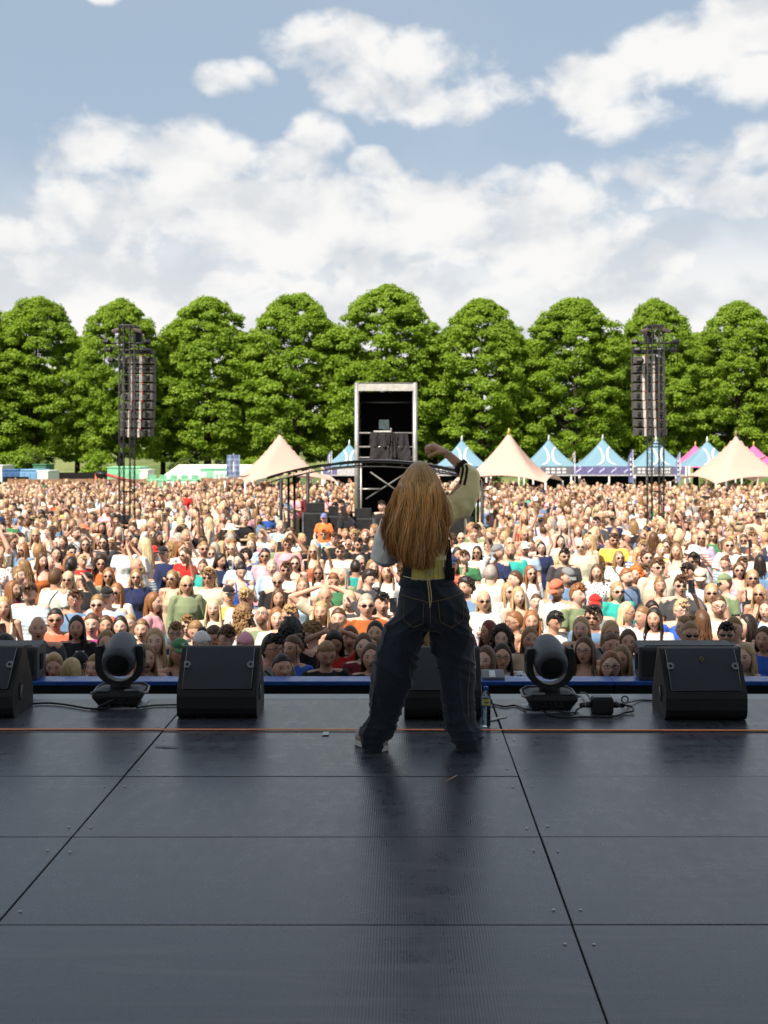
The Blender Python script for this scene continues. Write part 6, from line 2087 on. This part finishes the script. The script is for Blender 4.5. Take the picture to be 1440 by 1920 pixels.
def tent(name, px, d, width_px, py_peak, py_eave, col, label, cat='tent', sag=1.6, scal=0.0, print_=None, legs=True, tip=None, rot=0.0, group=None):
    w = width_px / F * d
    t = empty(name, (X_(px, d), d, 0), label, cat, group, rot)
    z0, z1 = Z_(py_eave, d), Z_(py_peak, d)
    n = 24
    g = MB()
    def pt(i, j):
        # concentric squares keep the peak sharp
        return roof_point(-1 + 2 * i / n, -1 + 2 * j / n, w, z0, z1, sag, scal)
    rows = [[pt(i, j) for i in range(n + 1)] for j in range(n + 1)]
    g.grid(rows)
    g.build('roof_cloth', tent_cloth('tent_' + name + '_' + '%02d%02d' % (int(col[0] * 99), int(col[2] * 99)), col), t)
    for sx in (-1, 1):
        for sy in (-1, 1):
            if legs:
                MB().tube([(sx * w / 2, sy * w / 2, 0), (sx * w / 2, sy * w / 2, z0 + .02)], .05, 8).build('leg', simple('pole_white', (.55, .54, .52), .4), t)
    if tip:
        MB().tube([(0, 0, z1 - .1), (0, 0, z1 + .22)], [.07, .02], 8).build('finial', simple('finial_' + tip[0], tip[1], .5), t)
    if print_:
        # pair of crescents back to back on the side facing the stage
        for s in (-1, 1):
            strip = MB(); rws = []
            for k in range(19):
                a = math.radians(-78 + 156 * k / 18)
                th = .085 * math.cos(a * .95) + .012
                row_ = []
                for e in (0, .5, 1):
                    r_ = .40 - e * th
                    uu = s * (.46 - r_ * math.cos(a)); vv = .50 + r_ * math.sin(a) * 1.0
                    v_ = -1 + vv * .86
                    uu = uu * abs(v_) * 1.0 if False else uu * (.95 - .45 * vv)
                    p = roof_point(max(-abs(v_) * .97, min(abs(v_) * .97, uu)), v_, w, z0, z1, sag, scal)
                    row_.append(p + Vector((0, -.035, .02)))
                rws.append(row_)
            strip.grid(rws)
            strip.build('printed_crescent', tent_cloth('print_white', (.78, .78, .76)), t)
    return t
CREAM = (.60, .415, .35)
tent('cream_tent', 525, 62, 172, 812, 903, CREAM, 'pale pink star tent left of the sound desk canopy', sag=1.55, scal=.35, tip=('dark', (.05, .05, .06)), rot=.35)
tent('cream_tent', 954, 62, 172, 811, 903, CREAM, 'pale pink star tent right of the raised hand', sag=1.55, scal=.35, tip=('yellow', (.6, .45, .1)), rot=-.3)
tent('cream_tent', 1380, 62, 180, 815, 905, CREAM, 'pale pink star tent right of the right speaker tower', sag=1.55, scal=.35, tip=('brown', (.3, .2, .15)), rot=.25)
BLUET = (.20, .335, .42)
for px, pk, lab in ((655, 832, 'blue peaked tent half hidden by the scaffold tower'), (866, 824, 'blue peaked tent behind the raised forearm'), (1029, 823, 'blue peaked tent with crescents, next right of the star tent'), (1130, 822, 'blue peaked tent with crescents, left of the right speaker tower'),
                    (1230, 824, 'blue peaked tent with crescents behind the right speaker tower'), (1326, 826, 'blue peaked tent with crescents in front of the pink tent')):
    tent('blue_tent', px, 68, 102 if px > 700 else 96, pk, 874, BLUET, lab, sag=1.35, print_=True, tip=('pale', (.6, .65, .68)), group='blue peaked bar tents')
for px, lab in ((1304, 'pink peaked tent behind the rightmost blue tent'), (1413, 'pink peaked tent with yellow tip at the right edge')):
    tent('pink_tent', px, 82, 92, 834, 876, (.70, .16, .36), lab, sag=1.35, tip=('yellow', (.6, .45, .1)), group='pink peaked tents')
    if px > 1400:
        sw = MB()
        pts_ = [roof_point(-.5 + .08 * k + .12 * math.sin(k * .9), -.95 + .06 * k, 92 / F * 82, Z_(876, 82), Z_(834, 82), 1.35, 0) + Vector((0, -.04, .03)) for k in range(10)]
        sw.tube(pts_, .09, 6, flat=.2)
        sw.build('printed_swirl', tent_cloth('print_cream', (.75, .62, .40)), [o for o in COL.objects if o.get('label') == lab][0])
# bar front under the blue tents: printed fascia, dark opening, posts
def bar(px0, px1, d, label, panels):
    t = empty('bar_front', (0, d, 0), label, 'bar')
    zt_, zb_ = Z_(875, d), Z_(890, d)
    x0, x1 = X_(px0, d), X_(px1, d)
    n = len(panels)
    for k, (a, b, kind) in enumerate(panels):
        col = {'g': (.13, .13, .15), 'p': (.13, .12, .26), 'w': (.45, .45, .46)}[kind]
        f = MB().box2((X_(a, d), 0, zb_), (X_(b, d) - .01, .06, zt_)).build('fascia_panel', simple('fascia_' + kind, col, .6), t)
        w_ = X_(b, d) - X_(a, d)
        if kind == 'g':
            mk = MB()
            rr_ = random.Random(int(a))
            for j in range(2):
                for i in range(4):
                    mk.box((X_(a, d) + w_ * (.22 + i * .17), -.006, zt_ - .13 - j * .17), (w_ * .12, .012, .11))
            mk.build('printed_lettering', simple('print_pale', (.62, .62, .62), .6), f)
        if kind == 'p':
            mk = MB()
            c = Vector((X_(a, d) + w_ * .5, -.008, (zt_ + zb_) / 2))
            mk.tube([c + Vector((.12 * math.sin(q * 2.2), 0, .16 * q)) for q in np.linspace(-1, 1, 9)], [.01, .03, .04, .045, .04, .045, .04, .03, .01], 6, flat=.2)
            mk.build('printed_swirl', simple('print_lilac', (.42, .42, .62), .6), f)
    MB().box2((x0, -.02, zb_ - .06), (x1, .10, zb_ - .005)).build('lower_rail', simple('rail_pale', (.5, .49, .48), .5), t)
    MB().box2((x0, 2.6, 0), (x1, 2.7, zt_)).build('back_cloth', DRAPE, t)
    MB().box2((x0, .5, .0), (x1, 1.0, 1.1)).build('counter', simple('counter_dark', (.04, .038, .04), .6), t)
    xs = np.linspace(px0, px1, max(2, int((px1 - px0) / 50)))
    for p in xs:
        MB().tube([(X_(p, d), .03, 0), (X_(p, d), .03, zb_ - .06)], .05, 8).build('post', simple('post_pale', (.45, .44, .42), .5), t)
bar(1000, 1285, 66, 'long bar front with printed grey and purple fascia under the blue tents', [(1000, 1014, 'w'), (1014, 1074, 'g'), (1074, 1096, 'p'), (1096, 1118, 'p'), (1118, 1140, 'p'), (1140, 1162, 'p'), (1162, 1188, 'p'), (1188, 1236, 'g'), (1236, 1262, 'g'), (1262, 1285, 'p')])
bar(606, 667, 66, 'short bar front left of the scaffold tower', [(606, 632, 'p'), (632, 667, 'w')])
bar(786, 912, 66, 'bar front with purple fascia behind the singing person', [(786, 812, 'p'), (812, 850, 'g'), (850, 912, 'p')])

# flags
def feather(px, d, py0, py1, col, label, wpx=11):
    t = empty('feather_flag', (X_(px, d), d, 0), label, 'flag', 'feather flags')
    MB().tube([(0, 0, 0), (0, 0, Z_(py0, d))], .025, 6).build('pole', STEEL, t)
    w = wpx / F * d; rows = []
    for k in range(11):
        q = k / 10; z = Z_(py0 + (py1 - py0) * q, d)
        ww = w * (math.sin(min(1, q * 2.2) * math.pi / 2) * .8 + .2) * (1 - .25 * q)
        rows.append([Vector((-ww + ww * i / 4, .03 * math.sin(i * 1.2 + k * .7), z)) for i in range(5)])
    m = MB(); m.grid(rows); m.grid([[v + Vector((0, .008, 0)) for v in r_] for r_ in rows])
    m.build('flag_cloth', tent_cloth('flag_' + label.split()[0], col), t)
    mk = MB()
    for k in range(4):
        mk.box((-w * .42, -.045, Z_(py0 + (py1 - py0) * (.3 + .15 * k), d)), (w * .25, .01, .12))
    mk.build('printed_lettering', simple('print_pale', (.62, .62, .62), .6), t)
feather(1187, 60, 843, 905, (.16, .18, .36), 'indigo feather flag left of the right speaker tower')
feather(1275, 60, 848, 903, (.22, .26, .42), 'slate feather flag right of the right speaker tower', 9)
feather(1078, 60, 846, 868, (.30, .26, .24), 'brownish feather flag between two blue tents', 6)
feather(622, 62, 845, 880, (.22, .28, .40), 'grey-blue feather flag left of the scaffold tower', 9)
t = empty('banner', (X_(438, 60), 60, 0), 'blue checked banner on a pole left of the star tent', 'banner')
MB().tube([(0, 0, 0), (0, 0, Z_(850, 60))], .03, 6).build('pole', STEEL, t)
def plaid():
    m, t_ = newmat('plaid_cloth')
    x, y, z = t_.sep(t_.n('ShaderNodeTexCoord').outputs['Object'])
    a = t_.ramp(t_.m('SINE', t_.m('MULTIPLY', x, 26)), -.1, .3); b = t_.ramp(t_.m('SINE', t_.m('MULTIPLY', z, 24)), -.1, .3)
    c = t_.mix(t_.m('MULTIPLY', t_.m('ADD', a, b), .5), (.07, .10, .20), (.22, .28, .40))
    t_.out(t_.pbsdf(c, .8)); return m
rows = [[Vector((X_(425 + 25 * i / 6, 60) - X_(438, 60), -.03 + .03 * math.sin(i * 1.5 + j), Z_(853 + 41 * j / 6, 60))) for i in range(7)] for j in range(7)]
m = MB(); m.grid(rows); m.grid([[v + Vector((0, .01, 0)) for v in r_] for r_ in rows]); m.build('banner_cloth', plaid(), t)

# ------------------------------------------------------------------ left side: fence, cabins, containers
def plank_fence(px0, px1, py0, d, label, col):
    t = empty('plank_fence', (0, d, 0), label, 'fence', 'brown plank fences')
    x0, x1, h = X_(px0, d), X_(px1, d), Z_(py0, d)
    n = max(4, int((x1 - x0) / .34))
    w = (x1 - x0) / n
    me = MB().box((0, 0, h / 2), (w - .02, .03, h - .06)).mesh('plank', [simple('fence_brown', col, .8, var=.25, scale=3)])
    r_ = random.Random(px0)
    for k in range(n):
        o = link(me, 'plank', t); o.location = (x0 + w * (k + .5), r_.uniform(-.012, .012), r_.uniform(.0, .05)); o.rotation_euler[1] = r_.uniform(-.006, .006)
    for z in (.4, h - .35):
        MB().box2((x0, .03, z), (x1, .07, z + .09)).build('rail', simple('fence_brown', col, .8), t)
plank_fence(14, 280, 898, 70, 'brown plank fence behind the crowd at left', (.27, .15, .085))
plank_fence(376, 470, 896, 69.5, 'brown plank fence beside the green cabin', (.30, .165, .09))
def cabin(name, px0, px1, py0, d, depth, col, label, cat, doors=0, sign=None, gable=0.0):
    t = empty(name, (X_((px0 + px1) / 2, d), d, 0), label, cat)
    w = (px1 - px0) / F * d; h = Z_(py0, d)
    if gable:
        MB().add([(-w / 2, 0, 0), (w / 2, 0, 0), (w / 2, depth, 0), (-w / 2, depth, 0), (-w / 2, 0, h - gable), (w / 2, 0, h - gable), (w / 2, depth, h - gable), (-w / 2, depth, h - gable), (-w / 2 + gable * .9, depth / 2, h), (w / 2, depth / 2, h)],
                 [(0, 1, 5, 4), (1, 2, 6, 9, 5), (2, 3, 7, 6), (3, 0, 4, 8, 7), (4, 5, 9, 8), (6, 7, 8, 9)]).build('wall', simple(name + '_wall', col, .6, var=.05), t)
    else:
        MB().box2((-w / 2, 0, .05), (w / 2, depth, h)).build('wall', simple(name + '_wall_%d' % px0, col, .55, var=.08, scale=1), t, bevel=.02)
        MB().box2((-w / 2 - .04, -.04, h), (w / 2 + .04, depth + .04, h + .06)).build('roof', simple(name + '_roof_%d' % px0, tuple(min(1, c * 1.25) for c in col), .5), t)
    for k in range(doors):
        x = -w / 2 + w * (k + .5) / doors
        dm = MB().box((x, -.012, 1.1), (w / doors * .7, .03, 1.9)).build('door', simple(name + '_door_%d' % px0, tuple(c * .85 for c in col), .5), t)
        MB().box((x + w / doors * .25, -.04, 1.1), (.04, .04, .16)).build('handle', STEEL, dm)
    if sign:
        for (u0, u1, v0, v1, c) in sign:
            s_ = MB().box2((-w / 2 + w * u0, -.03, h * v0), (-w / 2 + w * u1, -.005, h * v1)).build('sign_board', simple('sign_%d' % int(c[0] * 100), c, .5), t)
            mk = MB()
            for j in range(max(2, int((u1 - u0) * w / .28))):
                mk.box((-w / 2 + w * u0 + .2 + j * .26, -.036, h * (v0 + v1) / 2), (.16, .01, (v1 - v0) * h * .4))
            mk.build('printed_lettering', simple('sign_print', (.22, .45, .30), .6), s_)
GRN = (.20, .50, .30)
cabin('green_cabin', 276, 376, 901, 69.5, 2.2, GRN, 'pale green cabin with white signs behind the crowd', 'cabin', 5, [(.28, .52, .78, .97, (.75, .78, .75)), (.62, .92, .78, .97, (.76, .78, .76))])
cabin('green_cabin', 201, 262, 877, 74, 2.5, GRN, 'pale green cabin behind the left speaker tower', 'cabin', 2)
cabin('green_cabin', 375, 432, 880, 72, 2.5, (.22, .50, .32), 'green kiosk with white sign in front of the white marquee', 'kiosk', 0, [(.05, .22, .62, .92, (.75, .78, .75)), (.45, .95, .74, .95, (.73, .78, .75))])
cabin('white_cabin', 262, 277, 882, 74, 2.0, (.74, .73, .70), 'small white cabin beside the pale green cabin', 'cabin', 1)
cabin('white_marquee', 296, 480, 872, 80, 6.0, (.78, .77, .74), 'long white marquee with pitched roof', 'marquee', gable=.9)
cabin('blue_container', 4, 37, 882, 76, 2.5, (.05, .12, .28), 'dark blue container at the left edge', 'container', 3)
cabin('blue_container', 37, 70, 882, 76, 2.5, (.16, .32, .55), 'lighter blue container beside the dark blue one', 'container', 3)
cabin('white_cabin', 70, 90, 884, 76, 2.5, (.74, .74, .72), 'white cabin beside the blue containers', 'cabin', 1)
cabin('white_cabin', -20, 4, 874, 80, 2.5, (.70, .71, .70), 'white cabin cut off by the left edge', 'cabin', 1)
cabin('green_cabin', 62, 86, 872, 82, 2.0, (.05, .16, .09), 'dark green cabin behind the blue containers', 'cabin', 1)
bf = MB().box2((X_(86, 80), 80, 0), (X_(205, 80), 80.06, Z_(886, 80))).build('screen_fence', DRAPE)
tag(bf, 'black screened fence under the trees at left', 'fence')
bf = MB().box2((X_(-30, 67), 70.2, 0), (X_(20, 67), 70.26, Z_(896, 67))).build('screen_fence', DRAPE)
tag(bf, 'black screened fence at the far left of the crowd', 'fence')
bo = empty('lift_boom', (X_(180, 70), 70, 0), 'red and black lifting boom left of the left speaker tower', 'boom lift')
MB().tube([(0, 0, 0), (0, 0, Z_(888, 70))], .06, 8).build('post', simple('boom_orange', (.5, .12, .04), .5), bo)
MB().tube([(0, 0, Z_(888, 70)), (X_(200, 70) - X_(180, 70), 0, Z_(890, 70))], .14, 8).build('counterweight', BLACK, bo)
MB().tube([(X_(200, 70) - X_(180, 70), 0, Z_(890, 70)), (X_(250, 70) - X_(180, 70), 0, Z_(903, 70))], [.09, .06], 8).build('boom', simple('boom_red', (.42, .05, .04), .5), bo)
MB().tube([(.1, .05, Z_(897, 70)), (X_(205, 70) - X_(180, 70), .05, Z_(910, 70))], .04, 6).build('strut', simple('boom_yellow', (.6, .4, .06), .5), bo)

# ------------------------------------------------------------------ trees
def leaf_mat(name, a, b):
    m, t = newmat(name)
    tone = t.n('ShaderNodeAttribute', attribute_type='GEOMETRY', attribute_name='tone').outputs['Fac']
    c = t.mix(tone, a, b)
    d = t.n('ShaderNodeBsdfPrincipled'); t.put(d.inputs['Base Color'], c); d.inputs['Roughness'].default_value = .55; d.inputs['Specular IOR Level'].default_value = .25
    tr = t.n('ShaderNodeBsdfTranslucent'); t.put(tr.inputs[0], t.mix(1.0, c, (1.2, 1.2, .6), 'MULTIPLY'))
    mx = t.n('ShaderNodeMixShader'); mx.inputs[0].default_value = .52
    t.t.links.new(d.outputs[0], mx.inputs[1]); t.t.links.new(tr.outputs[0], mx.inputs[2])
    t.out(mx.outputs[0]); return m
LEAF = leaf_mat('lime_leaf', (.140, .242, .018), (.285, .405, .048))
LEAF2 = leaf_mat('shrub_leaf', (.07, .12, .025), (.15, .20, .05))
BARK = simple('bark', (.045, .034, .026), .9, var=.3, scale=3, bump=.6, bscale=9)
def leaves(name, centres, radii, per, size, rng, mat, up=.35, flatten=.75):
    """many small leaf blades gathered on the outside of clumps"""
    C, Nn, T = [], [], []
    for c, r, n in zip(centres, radii, per):
        v = rng.normal(size=(n, 3)); v /= np.linalg.norm(v, axis=1)[:, None]
        v[:, 2] = np.where(v[:, 2] < -.35, -v[:, 2] * .6, v[:, 2])
        rad = r * rng.uniform(.55, 1.08, n)[:, None]
        p = c + v * rad * np.array([1, 1, flatten])
        nn = v * .8 + rng.normal(size=(n, 3)) * .45 + np.array([0, 0, up])
        nn /= np.linalg.norm(nn, axis=1)[:, None]
        C.append(p); Nn.append(nn); T.append(np.clip(rng.normal(rng.uniform(.3, .75), .16, n), 0, 1))
    C = np.concatenate(C); Nn = np.concatenate(Nn); T = np.concatenate(T)
    n = len(C)
    a = np.cross(Nn, rng.normal(size=(n, 3))); a /= np.linalg.norm(a, axis=1)[:, None]
    b = np.cross(Nn, a)
    s = size * rng.uniform(.6, 1.3, n)[:, None]
    V = np.stack([C - a * s * .9, C - b * s * .55 + Nn * s * .12, C + a * s * .9, C + b * s * .55 + Nn * s * .12], 1).reshape(-1, 3)
    me = bpy.data.meshes.new(name)
    me.vertices.add(4 * n); me.vertices.foreach_set('co', V.astype(np.float32).ravel())
    me.loops.add(4 * n); me.loops.foreach_set('vertex_index', np.arange(4 * n, dtype=np.int32))
    me.polygons.add(n); me.polygons.foreach_set('loop_start', np.arange(0, 4 * n, 4, dtype=np.int32))
    try:
        me.polygons.foreach_set('loop_total', np.full(n, 4, np.int32))
    except Exception:
        pass
    me.update(calc_edges=True)
    t = me.attributes.new('tone', 'FLOAT', 'POINT'); t.data.foreach_set('value', np.repeat(T, 4).astype(np.float32))
    me.materials.append(mat)
    return me
def crown_radius(h):
    """h 0..1 from the crown's foot to its top: widest low, domed towards the top"""
    if h < .22:
        return .80 + .20 * math.sin(h / .22 * math.pi / 2)
    return max(0, 1 - ((h - .22) / .78) ** 2.3) ** .62
def make_tree_meshes(seed, H=15.5, base=2.9, R=4.55):
    rng = np.random.default_rng(seed); r = random.Random(seed)
    cs, rs_, per = [], [], []
    for k in range(640):
        h = r.random() ** .85
        th = r.uniform(0, 2 * math.pi)
        lob = 1 + .13 * math.sin(3 * th + seed + h * 5) + .09 * math.sin(5 * th - h * 9 + seed * 2)
        q = r.uniform(.80, 1.0) if r.random() < .72 else r.uniform(.35, .8)
        rr_ = R * crown_radius(h) * lob * q
        cs.append(np.array((math.cos(th) * rr_, math.sin(th) * rr_, base + (H - base) * h * .97)))
        rs_.append(r.uniform(.45, .85) * (1 - .2 * h)); per.append(int(230 * rs_[-1] ** 1.5) + 50)
    crown = leaves('crown', cs, rs_, per, .125, rng, LEAF)
    tm = MB()
    tm.tube([(0, 0, -.1), (.03, 0, .6), (0, .05, 2.5), (.1, 0, 5), (0, .1, 9), (.05, 0, 12.5)], [.42, .33, .28, .24, .15, .04], 10)
    for k in range(16):
        z = r.uniform(2.8, 9.5); th = r.uniform(0, 6.28); L = R * .8 * crown_radius(max(0, (z - base) / (H - base)))
        p = Vector((0, 0, z)); dv = Vector((math.cos(th), math.sin(th), .55))
        tm.tube([p, p + dv * L * .4, p + dv * L * .75 + Vector((0, 0, .2)), p + dv * L + Vector((0, 0, .6))], [.12, .08, .05, .02], 6)
    trunk = tm.mesh('trunk', [BARK])
    return trunk, crown
TREES = [make_tree_meshes(s) for s in (11, 23, 37)]
def plant_tree(px, d, py_top, k, label, wscale=1.0, rot=0.0, group='lime trees behind the field'):
    tr, cr = TREES[k]
    t = empty('lime_tree', (X_(px, d), d, 0), label, 'tree', group, rot)
    h = Z_(py_top, d) / 15.6
    t.scale = (h * wscale, h * wscale, h)
    link(tr, 'trunk', t); link(cr, 'crown', t)
front = [(-45, 560, 'tree cut off by the left edge of the front row'), (68, 552, 'second lime tree of the front row, left of the left speaker tower'), (226, 557, 'lime tree directly behind the left speaker tower'), (388, 553, 'lime tree between the left speaker tower and the left star tent'),
         (556, 545, 'lime tree above the left star tent'), (728, 531, 'tallest lime tree, above the scaffold tower'), (903, 556, 'lime tree above the raised hand and middle star tent'), (1078, 554, 'lime tree above the middle blue tents'),
         (1228, 557, 'lime tree directly behind the right speaker tower'), (1385, 561, 'lime tree above the right star tent'), (1530, 560, 'lime tree cut off by the right edge'), (-205, 556, 'lime tree beyond the left edge of the picture'), (-370, 560, 'lime tree farthest beyond the left edge'), (1695, 556, 'lime tree beyond the right edge of the picture'), (1855, 560, 'lime tree farthest beyond the right edge')]
tr_ = random.Random(4)
for k, (px, py, lab) in enumerate(front):
    plant_tree(px, 95 + tr_.uniform(-1.5, 1.5), py, k % 3, lab, [1.0, 1.0, .86, 1.05, .98, 1.08, 1.0, 1.02, .85, .95, 1.0, 1.0, .95, 1.0, .97][k], tr_.uniform(0, 6.28))
marks = ['far left', 'left of the left speaker tower', 'right of the left speaker tower', 'above the white marquee', 'left of the scaffold tower', 'right of the scaffold tower', 'above the middle star tent', 'between the middle and right blue tents', 'right of the right speaker tower', 'far right']
for k, px in enumerate((10, 146, 305, 470, 640, 815, 990, 1155, 1305, 1460)):
    plant_tree(px, 104 + tr_.uniform(-1, 1), 625 + tr_.uniform(-8, 14), (k + 1) % 3, 'rear row lime tree showing in the gap, ' + marks[k], .95, tr_.uniform(0, 6.28), 'rear row of lime trees')
# shrubs under the trees
def shrub(px, d, py_top, w_px, label, seed):
    rng = np.random.default_rng(seed); r = random.Random(seed)
    H_ = Z_(py_top, d); R_ = w_px / F * d / 2
    cs = [np.array((r.gauss(0, .45) * R_, r.gauss(0, .3) * R_, H_ * r.uniform(.2, .85))) for k in range(40)]
    t = empty('shrub', (X_(px, d), d, 0), label, 'shrub', 'shrubs under the lime trees')
    link(leaves('foliage', cs, [r.uniform(.3, .6) for _ in cs], [90] * 40, .13, rng, LEAF2 if seed % 2 else LEAF), 'foliage', t)
    MB().tube([(0, 0, -.05), (.05, 0, H_ * .5), (0, 0, H_ * .8)], [.08, .06, .02], 6).tube([(0, 0, .2), (.4, .1, H_ * .6)], [.05, .02], 6).build('stem', BARK, t)
for k, (px, d, py, w, lab) in enumerate([(20, 88, 838, 70, 'leafy shrub under the trees at the left edge'), (55, 90, 845, 60, 'shrub beside the blue containers'), (182, 90, 840, 50, 'round green shrub left of the left speaker tower'), (345, 92, 852, 60, 'low shrub above the white marquee'),
                                         (470, 92, 850, 70, 'shrub between marquee and left star tent'), (905, 92, 858, 60, 'shrub behind the middle star tent'), (1000, 92, 856, 60, 'shrub between the star tent and blue tents'), (1370, 92, 855, 70, 'shrub behind the right star tent')]):
    shrub(px, d, py, w, lab, 50 + k)
# grassy dike closing the view under the crowns
def dike_mat():
    m, t = newmat('dike_grass')
    g = t.n('ShaderNodeTexCoord').outputs['Object']
    a = t.noise(g, .09, 6, .65); b = t.noise(t.vm('MULTIPLY', g, (1, 1, 3)), .8, 6, .7)
    c = t.mix(t.ramp(a, .38, .62), (.09, .13, .04), (.19, .21, .085))
    c = t.mix(t.ramp(b, .45, .7, 0, .6), c, (.06, .10, .025))
    t.out(t.pbsdf(c, .95, 0, .1, t.bump(b, .8, .4)))
    return m
dk = MB()
rows = []
for j, (y, z) in enumerate([(118, -.05), (135, .6), (160, 3.2), (185, 5.0), (200, 5.6), (230, 5.7), (280, -.1)]):
    rows.append([Vector((-160 + 320 * i / 60, y + 6 * mnoise.noise(Vector((i * .3, j, 0))), z * (1 + .18 * mnoise.noise(Vector((i * .35, j * .5, 7)))))) for i in range(61)])
dk.grid(rows)
dk.build('grassy_dike', dike_mat(), kind='structure')
# far hedge line on the dike
rng = np.random.default_rng(8); r = random.Random(8)
cs = []
for k in range(640):
    x = r.uniform(-75, 75)
    if mnoise.noise(Vector((x * .11, 2.0, 0))) > -.12:
        cs.append(np.array((x, 196 + r.uniform(-5, 5), 5.4 + r.random() ** 1.5 * (2.2 + 2.6 * mnoise.noise(Vector((x * .08, 9.0, 0)))))))
hd = leaves('hedge', cs, [r.uniform(.7, 1.4) for _ in cs], [70] * len(cs), .34, rng, LEAF2)
link(hd, 'far_undergrowth', kind='stuff', label='distant pale green bushes on the dike seen between the trunks')
